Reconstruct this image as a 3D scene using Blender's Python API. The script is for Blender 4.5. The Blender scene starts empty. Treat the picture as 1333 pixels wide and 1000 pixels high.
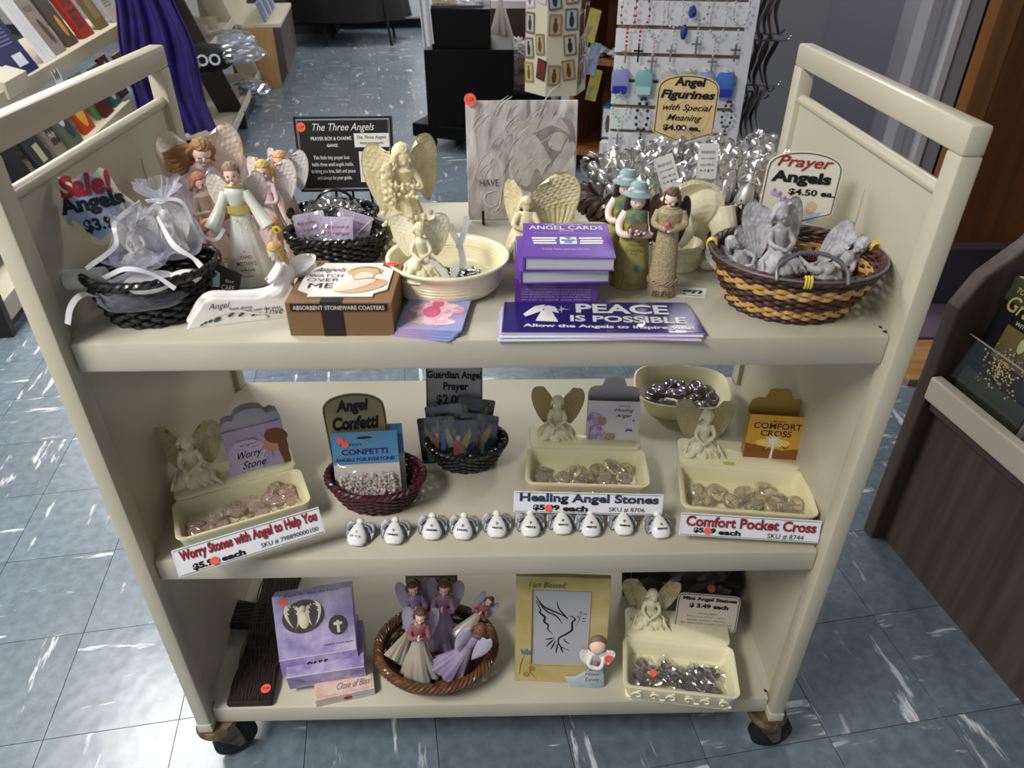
import bpy, math, random
import numpy as np
from mathutils import Vector, Matrix, Euler, noise
random.seed(7); RS = np.random.RandomState(5)
SC = bpy.context.scene; COL = SC.collection
PI = math.pi; R = math.radians
sin, cos = math.sin, math.cos
# ---------------------------------------------------------------- camera
CAM = Vector((.47324, -.70002, 1.23964)); FPX = 948.01
AX = Vector((.99977778, -.02105123, .00111176)); AY = Vector((.01077905, .55582427, .83122993)); AZ = Vector((.01811636, .83103323, -.55592766))
cd = bpy.data.cameras.new('camera'); cam = bpy.data.objects.new('camera', cd); COL.objects.link(cam)
cam.matrix_world = Matrix(((AX.x, AY.x, -AZ.x, CAM.x), (AX.y, AY.y, -AZ.y, CAM.y), (AX.z, AY.z, -AZ.z, CAM.z), (0, 0, 0, 1)))
cd.sensor_width = 36; cd.lens = FPX / 1333 * 36; cd.clip_start = .01; cd.clip_end = 60
cd.dof.use_dof = True; cd.dof.focus_distance = 1.25; cd.dof.aperture_fstop = 8.5
SC.camera = cam
# ---------------------------------------------------------------- light
w = bpy.data.worlds.new('room_air'); SC.world = w; w.use_nodes = True
w.node_tree.nodes['Background'].inputs[0].default_value = (.80, .86, 1, 1); w.node_tree.nodes['Background'].inputs[1].default_value = .35
LAMPS = [(-1.35, 1.5, 36), (-2.5, 4.4, 38), (1.5, 2.8, 26), (-1.1, -1.15, 52), (.2, 7.2, 40), (2.6, 6, 30)]
for i, (x, y, e) in enumerate(LAMPS):
    ld = bpy.data.lights.new('ceiling_lamp', 'AREA'); ld.shape = 'RECTANGLE'; ld.size = .55; ld.size_y = 1.15; ld.energy = e; ld.color = (1, .97, .93)
    lo = bpy.data.objects.new('ceiling_lamp', ld); lo.location = (x, y, 2.68); lo.rotation_euler = (0, 0, R(9)); COL.objects.link(lo); LAMPS[i] = (x, y, e, lo)
vs = SC.view_settings; vs.view_transform = 'Standard'; vs.look = 'None'; vs.exposure = 1.0; vs.gamma = 1; vs.use_curve_mapping = False
try: SC.cycles.use_denoising = True
except Exception: pass
# ---------------------------------------------------------------- pixels to points
def ray(x, y): return AZ + AX * ((x - 666.5) / FPX) - AY * ((y - 500) / FPX)
def G(x, y, z): d = ray(x, y); return CAM + d * ((z - CAM.z) / d.z)
def Hy(x, y, Y): d = ray(x, y); return CAM + d * ((Y - CAM.y) / d.y)
Z1, Z2, Z3 = .8306, .4865, .1415
def dep(p): return (Vector(p) - CAM).dot(AZ)
def px(n, p): return n * dep(p) / FPX
# ---------------------------------------------------------------- materials
def lin(h):
    h = h.lstrip('#'); o = []
    for i in (0, 2, 4):
        v = int(h[i:i + 2], 16) / 255; o.append(v / 12.92 if v < .04045 else ((v + .055) / 1.055) ** 2.4)
    return (*o, 1)
MATS = {}
def mat(name, hx='#888888', rough=.5, metal=0, n=None, bump=None, trans=0, alpha=1, coat=0, sss=0, ior=1.45, spec=.5, stretch=None):
    """n = (scale, second colour, low, high); bump = (scale, strength)"""
    if name in MATS: return MATS[name]
    m = bpy.data.materials.new(name); m.use_nodes = True; t = m.node_tree; b = t.nodes['Principled BSDF']; I = b.inputs
    I['Base Color'].default_value = lin(hx); I['Roughness'].default_value = rough; I['Metallic'].default_value = metal
    I['Transmission Weight'].default_value = trans; I['Alpha'].default_value = alpha; I['Coat Weight'].default_value = coat; I['IOR'].default_value = ior
    I['Specular IOR Level'].default_value = spec
    if sss: I['Subsurface Weight'].default_value = sss; I['Subsurface Radius'].default_value = (.01, .006, .004); I['Subsurface Scale'].default_value = .3
    tc = mp = None
    if n or bump:
        tc = t.nodes.new('ShaderNodeTexCoord'); mp = t.nodes.new('ShaderNodeMapping'); t.links.new(tc.outputs['Object'], mp.inputs[0])
        if stretch: mp.inputs['Scale'].default_value = stretch
    if n:
        nt = t.nodes.new('ShaderNodeTexNoise'); nt.inputs['Scale'].default_value = n[0]; nt.inputs['Detail'].default_value = 5
        cr = t.nodes.new('ShaderNodeValToRGB'); cr.color_ramp.elements[0].color = lin(hx); cr.color_ramp.elements[1].color = lin(n[1])
        cr.color_ramp.elements[0].position = n[2]; cr.color_ramp.elements[1].position = n[3]
        t.links.new(mp.outputs[0], nt.inputs['Vector']); t.links.new(nt.outputs[0], cr.inputs[0]); t.links.new(cr.outputs[0], I['Base Color'])
    if bump:
        nb = t.nodes.new('ShaderNodeTexNoise'); nb.inputs['Scale'].default_value = bump[0]; nb.inputs['Detail'].default_value = 4
        bp = t.nodes.new('ShaderNodeBump'); bp.inputs['Strength'].default_value = bump[1]; bp.inputs['Distance'].default_value = .002
        t.links.new(mp.outputs[0], nb.inputs['Vector']); t.links.new(nb.outputs[0], bp.inputs['Height']); t.links.new(bp.outputs[0], I['Normal'])
    m.diffuse_color = lin(hx); MATS[name] = m; return m
def film(name, hx, fac, gloss=True, rough=.12, edge=.35):
    if name in MATS: return MATS[name]
    m = bpy.data.materials.new(name); m.use_nodes = True; t = m.node_tree; t.nodes.clear()
    o = t.nodes.new('ShaderNodeOutputMaterial'); mx = t.nodes.new('ShaderNodeMixShader'); tr = t.nodes.new('ShaderNodeBsdfTransparent')
    if gloss: s = t.nodes.new('ShaderNodeBsdfGlossy'); s.inputs['Roughness'].default_value = rough; s.inputs['Color'].default_value = lin(hx); so = s.outputs[0]
    else:
        a = t.nodes.new('ShaderNodeBsdfDiffuse'); b = t.nodes.new('ShaderNodeBsdfTranslucent'); a.inputs[0].default_value = lin(hx); b.inputs[0].default_value = lin(hx)
        ad = t.nodes.new('ShaderNodeMixShader'); ad.inputs[0].default_value = .45; t.links.new(a.outputs[0], ad.inputs[1]); t.links.new(b.outputs[0], ad.inputs[2]); so = ad.outputs[0]
    lw = t.nodes.new('ShaderNodeLayerWeight'); lw.inputs[0].default_value = .5
    ma = t.nodes.new('ShaderNodeMath'); ma.operation = 'MULTIPLY_ADD'; ma.inputs[1].default_value = edge; ma.inputs[2].default_value = fac; ma.use_clamp = True
    t.links.new(lw.outputs['Facing'], ma.inputs[0]); t.links.new(ma.outputs[0], mx.inputs[0]); t.links.new(tr.outputs[0], mx.inputs[1]); t.links.new(so, mx.inputs[2]); t.links.new(mx.outputs[0], o.inputs[0])
    m.diffuse_color = lin(hx); MATS[name] = m; return m
# ---------------------------------------------------------------- mesh building
class M:
    def __init__(s): s.v = []; s.f = []
    def add(s, vf, T=None):
        V, F = vf; k = len(s.v)
        if T is not None: V = [T @ Vector(p) for p in V]
        s.v += [tuple(p) for p in V]; s.f += [tuple(i + k for i in q) for q in F]; return s
def box(a, b):
    (x0, y0, z0), (x1, y1, z1) = a, b
    return [(x0, y0, z0), (x1, y0, z0), (x1, y1, z0), (x0, y1, z0), (x0, y0, z1), (x1, y0, z1), (x1, y1, z1), (x0, y1, z1)], [(0, 3, 2, 1), (4, 5, 6, 7), (0, 1, 5, 4), (1, 2, 6, 5), (2, 3, 7, 6), (3, 0, 4, 7)]
def cbox(c, s): return box([c[i] - s[i] / 2 for i in range(3)], [c[i] + s[i] / 2 for i in range(3)])
def tube(pts, rad, n=6, closed=False, flat=1.0, cap=True):
    P = np.array([tuple(p) for p in pts], float); N = len(P)
    r = np.full(N, rad) if np.isscalar(rad) else np.interp(np.linspace(0, 1, N), np.linspace(0, 1, len(rad)), rad)
    if closed: T = np.roll(P, -1, 0) - np.roll(P, 1, 0)
    else: T = np.gradient(P, axis=0)
    T /= np.linalg.norm(T, axis=1)[:, None] + 1e-12
    u = np.cross(T[0], (0, 0, 1.)); u = u if np.linalg.norm(u) > .1 else np.cross(T[0], (0, 1., 0)); u /= np.linalg.norm(u)
    V = []; a = np.linspace(0, 2 * PI, n, endpoint=False)
    for i in range(N):
        u = u - T[i] * (u @ T[i]); u /= np.linalg.norm(u) + 1e-12; w_ = np.cross(T[i], u)
        V += list(P[i] + r[i] * (np.cos(a)[:, None] * u * flat + np.sin(a)[:, None] * w_))
    F = []
    for i in range(N if closed else N - 1):
        j = (i + 1) % N
        for k in range(n): l = (k + 1) % n; F.append((i * n + k, i * n + l, j * n + l, j * n + k))
    if cap and not closed: F.append(tuple(range(n))[::-1]); F.append(tuple(range((N - 1) * n, N * n)))
    return V, F
def spline(pts, k=8):
    """Catmull-Rom through points"""
    p = [Vector(q) for q in pts]; p = [p[0] * 2 - p[1]] + p + [p[-1] * 2 - p[-2]]; o = []
    for i in range(1, len(p) - 2):
        a, b, c_, d = p[i - 1:i + 3]
        for j in range(k):
            t = j / k; o.append(.5 * ((2 * b) + (c_ - a) * t + (2 * a - 5 * b + 4 * c_ - d) * t * t + (3 * b - a - 3 * c_ + d) * t ** 3))
    o.append(p[-2]); return o
def lathe(prof, n=32, fold=None, sx=1, sy=1, cx=0, cy=0, capb=True, capt=True):
    """prof: (r, z) pairs; fold(theta, t, z) -> radius factor; t runs 0..1 along the profile"""
    V = []; F = []; N = len(prof)
    for i, q in enumerate(prof):
        r, z = q[0], q[1]; ox = q[2] if len(q) > 2 else 0; oy = q[3] if len(q) > 3 else 0
        for k in range(n):
            th = 2 * PI * k / n; rr = r * (fold(th, i / (N - 1), z) if fold else 1)
            V.append((cx + ox + rr * cos(th) * sx, cy + oy + rr * sin(th) * sy, z))
    for i in range(N - 1):
        for k in range(n): l = (k + 1) % n; F.append((i * n + k, i * n + l, (i + 1) * n + l, (i + 1) * n + k))
    if capb: F.append(tuple(range(n))[::-1])
    if capt: F.append(tuple(range((N - 1) * n, N * n)))
    return V, F
def ell(c, r, nu=14, nv=9, rot=None, disp=None):
    V = []; F = []; r = (r, r, r) if np.isscalar(r) else r; Q = rot.to_matrix() if rot is not None else None
    for i in range(nv + 1):
        ph = PI * i / nv
        for k in range(nu):
            th = 2 * PI * k / nu; d = Vector((sin(ph) * cos(th), sin(ph) * sin(th), -cos(ph))); s = disp(d) if disp else 1
            p = Vector((d.x * r[0] * s, d.y * r[1] * s, d.z * r[2] * s)); p = Q @ p if Q else p; V.append((p.x + c[0], p.y + c[1], p.z + c[2]))
    for i in range(nv):
        for k in range(nu): l = (k + 1) % nu; F.append((i * nu + k, i * nu + l, (i + 1) * nu + l, (i + 1) * nu + k))
    return V, F
def prism(poly, y0, y1):
    n = len(poly); V = [(x, y0, z) for x, z in poly] + [(x, y1, z) for x, z in poly]
    return V, [tuple(range(n)), tuple(range(2 * n - 1, n - 1, -1))] + [(i, i + n, (i + 1) % n + n, (i + 1) % n) for i in range(n)]
def slab(poly, z0, z1):
    n = len(poly); V = [(x, y, z0) for x, y in poly] + [(x, y, z1) for x, y in poly]
    return V, [tuple(range(n))[::-1], tuple(range(n, 2 * n))] + [(i, (i + 1) % n, (i + 1) % n + n, i + n) for i in range(n)]
def sheet(fn, nu, nv):
    V = [fn(i / nu, j / nv) for j in range(nv + 1) for i in range(nu + 1)]
    return V, [(j * (nu + 1) + i, j * (nu + 1) + i + 1, (j + 1) * (nu + 1) + i + 1, (j + 1) * (nu + 1) + i) for j in range(nv) for i in range(nu)]
def rrect(w_, h, r, n=4, x0=0, y0=0):
    o = []
    for cx, cy, a in ((w_ / 2 - r, h / 2 - r, 0), (-w_ / 2 + r, h / 2 - r, 90), (-w_ / 2 + r, -h / 2 + r, 180), (w_ / 2 - r, -h / 2 + r, 270)):
        for k in range(n + 1): t = R(a + 90 * k / n); o.append((x0 + cx + r * cos(t), y0 + cy + r * sin(t)))
    return o
def obj(name, m, ma, parent=None, loc=None, rot=None, smooth=True, fuse=None, bevel=None, solid=None, label=None, sub=0, ang=35, kind=None, relax=2):
    me = bpy.data.meshes.new(name)
    if isinstance(m, tuple): m = M().add(m)
    me.from_pydata(m.v, [], m.f); o = bpy.data.objects.new(name, me); COL.objects.link(o)
    mods = False
    if fuse:
        d = o.modifiers.new('a', 'REMESH'); d.mode = 'VOXEL'; d.voxel_size = fuse; mods = True
        if relax: d = o.modifiers.new('b', 'SMOOTH'); d.iterations = relax; d.factor = .5
    if solid: d = o.modifiers.new('s', 'SOLIDIFY'); d.thickness = solid; d.offset = 0; mods = True
    if bevel: d = o.modifiers.new('v', 'BEVEL'); d.width = bevel; d.segments = 2; d.limit_method = 'ANGLE'; d.angle_limit = R(40); mods = True
    if sub: d = o.modifiers.new('u', 'SUBSURF'); d.levels = sub; mods = True
    if mods:
        dg = bpy.context.evaluated_depsgraph_get(); m2 = bpy.data.meshes.new_from_object(o.evaluated_get(dg)); o.modifiers.clear(); o.data = m2; bpy.data.meshes.remove(me); me = m2; me.name = name
    if smooth:
        me.polygons.foreach_set('use_smooth', [True] * len(me.polygons))
        if not fuse:
            try: me.set_sharp_from_angle(angle=R(ang))
            except Exception: pass
    me.materials.clear(); me.materials.append(ma)
    if parent is not None: o.parent = parent
    if loc is not None: o.location = loc
    if rot is not None: o.rotation_euler = rot
    if label: o['label'] = label
    if kind: o['kind'] = kind
    return o
def tag(o, label, cat, group=None):
    o['label'] = label; o['category'] = cat
    if group: o['group'] = group
    return o
def thing(name, label, cat, loc=(0, 0, 0), rot=(0, 0, 0), group=None, scale=1):
    o = bpy.data.objects.new(name, None); COL.objects.link(o); o.location = loc; o.rotation_euler = rot if not np.isscalar(rot) else (0, 0, rot); o.scale = (scale,) * 3
    o.empty_display_size = .02; return tag(o, label, cat, group)
def struct(o): o['kind'] = 'structure'; return o
def dup(root, loc, rot=None, label=None, group=None, scale=None):
    r = root.copy(); COL.objects.link(r); r.location = loc
    if rot is not None: r.rotation_euler = rot if not np.isscalar(rot) else (0, 0, rot)
    if scale: r.scale = (scale,) * 3
    if label: r['label'] = label
    if group: r['group'] = group
    for ch in list(root.children):
        q = ch.copy(); COL.objects.link(q); q.parent = r
        for g in ch.children: d = g.copy(); COL.objects.link(d); d.parent = q
    return r
# lettering: fits the glyphs into the rectangle x0..x1, z0..z1 of the card's local XZ plane, facing -Y
def letters(parent, s, x0, x1, z0, z1, ma, y=-.0008, shear=0, bold=0.0, rot=0, name='lettering', arc=0, thick=0):
    cu = bpy.data.curves.new('t', 'FONT'); cu.body = s; cu.shear = shear; cu.offset = bold; cu.align_x = 'CENTER'; cu.resolution_u = 3; cu.fill_mode = 'FRONT'
    if thick: cu.extrude = thick; cu.fill_mode = 'BOTH'
    t = bpy.data.objects.new('t', cu); me = bpy.data.meshes.new_from_object(t); n = len(me.vertices)
    co = np.empty(n * 3); me.vertices.foreach_get('co', co); co = co.reshape(-1, 3); mn = co.min(0); mx = co.max(0)
    sx = (x1 - x0) / max(mx[0] - mn[0], 1e-6); sz = (z1 - z0) / max(mx[1] - mn[1], 1e-6); cx = (x0 + x1) / 2; cz = (z0 + z1) / 2
    X = (co[:, 0] - (mn[0] + mx[0]) / 2) * sx; Z = (co[:, 1] - (mn[1] + mx[1]) / 2) * sz
    if arc: Z = Z - arc * (X / ((x1 - x0) / 2)) ** 2
    c_, s_ = cos(rot), sin(rot); out = np.stack([cx + X * c_ - Z * s_, y - co[:, 2] * .01, cz + X * s_ + Z * c_], 1)
    me.vertices.foreach_set('co', out.ravel()); me.update(); bpy.data.objects.remove(t); bpy.data.curves.remove(cu)
    me.materials.clear(); me.materials.append(ma); me.name = name
    o = bpy.data.objects.new(name, me); COL.objects.link(o); o.parent = parent; return o
def strip(poly, wd, y=-.0007):
    """flat outline of a closed polygon in XZ"""
    n = len(poly); V = []; F = []
    cx = sum(p[0] for p in poly) / n; cz = sum(p[1] for p in poly) / n
    for i, p in enumerate(poly):
        a = Vector(poly[i - 1]); b = Vector(poly[(i + 1) % n]); t = (b - a).normalized(); nn = Vector((-t.y, t.x))
        if nn.dot(Vector((cx - p[0], cz - p[1]))) < 0: nn = -nn
        V += [(p[0], y, p[1]), (p[0] + nn.x * wd, y, p[1] + nn.y * wd)]
    for i in range(n): j = (i + 1) % n; F.append((2 * i, 2 * j, 2 * j + 1, 2 * i + 1))
    return V, F
def inset(poly, f):
    cx = sum(p[0] for p in poly) / len(poly); cz = (min(p[1] for p in poly) + max(p[1] for p in poly)) / 2
    return [(cx + (p[0] - cx) * f, cz + (p[1] - cz) * f) for p in poly]
INK = mat('black_ink', '#0c0b0d', .6); RED = mat('dark_red_ink', '#96222c', .5); WHT = mat('white_card', '#dcdcda', .5); STK = mat('orange_sticker', '#f0604c', .55)
def sticker(parent, x, z, r, y=-.001, s='1.29'):
    o = obj('price_sticker', prism([(x + r * cos(a * PI / 8), z + r * sin(a * PI / 8)) for a in range(16)], y - .0003, y + .0002), STK, parent, smooth=False)
    if s: letters(o, s, x - r * .6, x + r * .6, z - r * .28, z + r * .28, INK, y - .0006, name='handwriting', shear=.3); return o
# curves and figures of print: flat coloured shapes on a card
def decal(parent, name, polys, ma, y=-.0006):
    m = M()
    for i, p in enumerate(polys): n = len(p); m.add(([(x, y - i * 2e-6, z) for x, z in p], [tuple(range(n))]))
    return obj(name, m, ma, parent, smooth=False)
def oval(x, z, a, b, n=16, rot=0):
    return [(x + a * cos(t) * cos(rot) - b * sin(t) * sin(rot), z + a * cos(t) * sin(rot) + b * sin(t) * cos(rot)) for t in [2 * PI * k / n for k in range(n)]]
def stroke(pts, wd, y=-.0009):
    """a flat pen stroke through XZ points, tapering"""
    q = spline([(p[0], 0, p[1]) for p in pts], 6); n = len(q); V = []; F = []
    for i, p in enumerate(q):
        a = q[max(i - 1, 0)]; b = q[min(i + 1, n - 1)]; t = (b - a).normalized(); s = wd * (.25 + .75 * sin(PI * min(max(i / (n - 1), .05), .95))); V += [(p.x - t.z * s, y, p.z + t.x * s), (p.x + t.z * s, y, p.z - t.x * s)]
        if i: F.append((2 * i - 2, 2 * i, 2 * i + 1, 2 * i - 1))
    return V, F
# ================================================================ room
TH = R(10.0)
def RM(u, v, z=0):
    return Vector((u * cos(TH) - v * sin(TH), u * sin(TH) + v * cos(TH), z))
def floor_mat():
    m = bpy.data.materials.new('blue_vinyl_tile'); m.use_nodes = True; t = m.node_tree; N = t.nodes.new; L = t.links.new; b = t.nodes['Principled BSDF']
    tc = N('ShaderNodeTexCoord'); rt = N('ShaderNodeMapping'); L(tc.outputs['Object'], rt.inputs[0])
    sp = N('ShaderNodeSeparateXYZ'); L(rt.outputs[0], sp.inputs[0])
    def ma(op, a, b_=None, c_=None):
        q = N('ShaderNodeMath'); q.operation = op
        for i, x in enumerate((a, b_, c_)):
            if x is None: continue
            if isinstance(x, (int, float)): q.inputs[i].default_value = x
            else: L(x, q.inputs[i])
        return q.outputs[0]
    S = .2286
    tx = ma('FLOOR', ma('DIVIDE', sp.outputs[0], S)); ty = ma('FLOOR', ma('DIVIDE', sp.outputs[1], S))
    par = ma('FLOORED_MODULO', ma('ADD', tx, ty), 2)
    def streak(sx, sy, sc, lo, hi, off):
        mp = N('ShaderNodeMapping'); mp.inputs['Scale'].default_value = (sx, sy, 1); L(rt.outputs[0], mp.inputs[0])
        cb = N('ShaderNodeCombineXYZ'); L(ma('MULTIPLY', tx, 3.7), cb.inputs[0]); L(ma('MULTIPLY', ty, 5.3), cb.inputs[1]); cb.inputs[2].default_value = off
        ad = N('ShaderNodeVectorMath'); L(mp.outputs[0], ad.inputs[0]); L(cb.outputs[0], ad.inputs[1])
        nz = N('ShaderNodeTexNoise'); nz.inputs['Scale'].default_value = sc; nz.inputs['Detail'].default_value = 6; nz.inputs['Roughness'].default_value = .62; L(ad.outputs[0], nz.inputs['Vector'])
        mr = N('ShaderNodeMapRange'); mr.inputs[1].default_value = lo; mr.inputs[2].default_value = hi; L(nz.outputs[0], mr.inputs[0]); return mr.outputs[0]
    a = streak(1, .16, 34, .60, .66, 1.1); c_ = streak(.16, 1, 34, .60, .66, 7.7)
    mx = N('ShaderNodeMix'); mx.data_type = 'FLOAT'; L(par, mx.inputs[0]); L(a, mx.inputs[2]); L(c_, mx.inputs[3])
    big = N('ShaderNodeTexNoise'); big.inputs['Scale'].default_value = 6; L(rt.outputs[0], big.inputs['Vector'])
    thin = ma('MULTIPLY', mx.outputs[0], ma('MULTIPLY_ADD', big.outputs[0], 1.7, -.15))
    base = N('ShaderNodeValToRGB'); n2 = N('ShaderNodeTexNoise'); n2.inputs['Scale'].default_value = 45; L(rt.outputs[0], n2.inputs['Vector']); L(n2.outputs[0], base.inputs[0])
    base.color_ramp.elements[0].color = lin('#58656f'); base.color_ramp.elements[1].color = lin('#6b7a86'); base.color_ramp.elements[0].position = .3; base.color_ramp.elements[1].position = .7
    wn = N('ShaderNodeTexWhiteNoise'); cc = N('ShaderNodeCombineXYZ'); L(tx, cc.inputs[0]); L(ty, cc.inputs[1]); L(cc.outputs[0], wn.inputs['Vector'])
    hv = N('ShaderNodeHueSaturation'); L(base.outputs[0], hv.inputs['Color']); L(ma('MULTIPLY_ADD', wn.outputs[0], .16, .92), hv.inputs['Value'])
    c1 = N('ShaderNodeMix'); c1.data_type = 'RGBA'; L(thin, c1.inputs[0]); L(hv.outputs[0], c1.inputs[6]); c1.inputs[7].default_value = lin('#dfe3e4')
    L(c1.outputs[2], b.inputs['Base Color']); b.inputs['Roughness'].default_value = .3; b.inputs['Coat Weight'].default_value = .25; b.inputs['Coat Roughness'].default_value = .18
    nb = N('ShaderNodeTexNoise'); nb.inputs['Scale'].default_value = 12; L(rt.outputs[0], nb.inputs['Vector']); bp = N('ShaderNodeBump'); bp.inputs['Strength'].default_value = .12; bp.inputs['Distance'].default_value = .01; L(nb.outputs[0], bp.inputs['Height']); L(bp.outputs[0], b.inputs['Normal']); L(bp.outputs[0], b.inputs['Coat Normal'])
    m.diffuse_color = lin('#6f8598'); return m
FM = floor_mat(); TSZ = .2286
FO = G(109, 824, 0); FA = R(8.5)
fl = obj('floor', box((-3.4, -2.6, -.05), (3.4, 9.4, -.002)), mat('tile_joint', '#2e3740', .8), smooth=False); struct(fl); fl.location = (FO.x, FO.y, 0); fl.rotation_euler = (0, 0, FA)
# tiles: those near enough to be told apart are single pieces, the others one joined field
tile_me = None; nt_ = 0; far = M(); g_ = .0007
Rf = Matrix.Rotation(FA, 4, 'Z'); Ri = Matrix.Rotation(-FA, 4, 'Z')
for i in range(-14, 14):
    for j in range(-11, 40):
        x0, y0 = i * TSZ, j * TSZ; wc = Rf @ Vector((x0 + TSZ / 2, y0 + TSZ / 2, 0)) + Vector((FO.x, FO.y, 0)); d = wc - CAM; zc = d.dot(AZ); inv = False
        if zc > .2:
            X = 666.5 + FPX * d.dot(AX) / zc; Y = 500 - FPX * d.dot(AY) / zc; inv = -150 < X < 1483 and -60 < Y < 1150
        q = box((x0 + g_, y0 + g_, -.004), (x0 + TSZ - g_, y0 + TSZ - g_, 0))
        if inv and nt_ < 290 and wc.y < 4.6: obj('tile', q, FM, fl, smooth=False); nt_ += 1
        else: far.add(q)
obj('tile_field', far, FM, fl, smooth=False, kind='stuff')
wallm = mat('cool_white_paint', '#c3c4c8', .7, bump=(60, .15)); greym = mat('grey_wall_paint', '#a3a4ad', .7, bump=(60, .1))
def rbox(name, u0, u1, v0, v1, z0, z1, ma, parent=None, bevel=None, **k):
    """box laid along the room's axes, as a mesh of its own with the origin at its base"""
    c_ = RM((u0 + u1) / 2, (v0 + v1) / 2, z0); o = obj(name, cbox((0, 0, (z1 - z0) / 2), (u1 - u0, v1 - v0, z1 - z0)), ma, parent, smooth=bool(bevel), bevel=bevel, **k); o.location = c_; o.rotation_euler = (0, 0, TH); return o
struct(rbox('ceiling', -3.4, 4.2, -2.6, 9.6, 2.72, 2.8, mat('ceiling_white', '#d8d8d4', .8)))
struct(rbox('wall_back', -3.4, 4.2, 8.75, 8.85, 0, 2.72, wallm)); struct(rbox('wall_left', -3.5, -3.4, -2.6, 9.6, 0, 2.72, wallm)); struct(rbox('wall_front', -3.4, 4.2, -2.7, -2.6, 0, 2.72, wallm))
struct(rbox('baseboard_back', -3.4, 4.2, 8.72, 8.75, 0, .1, mat('dark_base', '#3b3a38', .5)))
# cooler / white cabinet low at the back wall
wc_ = thing('storage_cabinet', 'white low cabinet with rounded door against the far back wall', 'cabinet', RM(.55, 8.55), TH)
obj('body', box((-.22, -.2, .1), (.75, .16, .9)), mat('white_enamel', '#c4c6c8', .4), wc_, bevel=.02); obj('door', box((-.2, -.225, .12), (.0, -.205, .88)), MATS['white_enamel'], wc_, bevel=.008); obj('door', box((.02, -.225, .12), (.72, -.205, .88)), MATS['white_enamel'], wc_, bevel=.008)
# far counter, brown front with black kick
fc = thing('counter', 'dark brown far counter with black plinth by the back wall', 'counter', (-1.55, 8.0, 0), R(4))
obj('front_panel', box((-.6, -.02, .13), (.32, .45, .95)), mat('brown_laminate', '#4b3d38', .45, n=(3, '#3d312d', .4, .7), stretch=(8, 8, .6)), fc, smooth=False); obj('plinth', box((-.58, .04, 0), (.3, .42, .13)), mat('black_plinth', '#0b0b0c', .5), fc, smooth=False)
# black draped table with thin legs
bt = thing('draped_table', 'black cloth covered table on thin black legs at the far end of the aisle', 'table', (-1.02, 7.6, 0), R(3))
BLK = mat('black_cloth', '#08080a', .9)
obj('cloth', lathe([(.62, .22), (.58, .5), (.55, .8), (.2, .82)], 48, lambda t, s, z: 1 + .05 * (1 - s) * sin(9 * t), sy=.7, capb=False), BLK, bt)
for sx in (-1, 1):
    for sy in (-1, 1): obj('leg', tube([(sx * .3 + .05, sy * .2 - .05, .75), (sx * .32 + .12, sy * .24 - .1, 0)], .014, 8), BLK, bt)
rc = obj('red_cloth', sheet(lambda u, v: (-.2 + .3 * u, -.42 - .03 * sin(9 * u) + .15 * (v), .62 + .2 * v), 20, 8), mat('red_fabric', '#b32430', .8), None, loc=(-1.0, 7.6, 0), solid=.006); tag(rc, 'bright red cloth folded over the black draped table', 'cloth')
# light wood and brown base cabinet with a tray of cassettes on it
cb = thing('base_cabinet', 'low cabinet with light wood end panel and dark brown front', 'cabinet', (-1.2, 5.38, 0), R(9.5))
WOODL = mat('light_wood', '#ad8a5b', .5, n=(4, '#9a7748', .35, .7), stretch=(6, 6, .7)); DBR = mat('dark_walnut', '#3f352f', .5, n=(5, '#52463e', .35, .65), bump=(20, .2), stretch=(9, 9, .5))
obj('end_panel', box((-.34, 0, .0), (0, .02, .42)), WOODL, cb, smooth=False); obj('front_panel', box((-.0, .0, .09), (.06, 1.25, .42)), mat('brown_front', '#41342f', .5, n=(5, '#4d4039', .4, .6)), cb, smooth=False)
obj('plinth', box((-.33, .03, 0), (.0, 1.24, .09)), MATS['black_plinth'], cb, smooth=False); obj('top', box((-.4, .0, .42), (.06, 1.3, .45)), mat('cream_metal_far', '#b9b2a0', .45), cb, smooth=False, bevel=.004); obj('upright', box((-.5, .0, .45), (-.32, 1.3, 1.25)), MATS['cream_metal_far'], cb, smooth=False)
for k in range(6):
    q = obj('media_case', cbox((0, 0, .07), (.02, .11, .14)), mat('blue_case_%d' % (k % 2), ['#6d7f9b', '#9aa4ad'][k % 2], .25), None, loc=cb.matrix_basis @ Vector((-.05 - .012 * k % 1 * 0, .1 + .16 * k, .455)), rot=(0, R(-18), R(9.5)), smooth=False, bevel=.002)
    tag(q, 'clear blue plastic media case on the low cabinet, ' + ('nearest its light wood end', 'second from the light wood end', 'third from the light wood end', 'third from the far end', 'second from the far end', 'at the far end')[k], 'case', 'media cases on the low cabinet')
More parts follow.
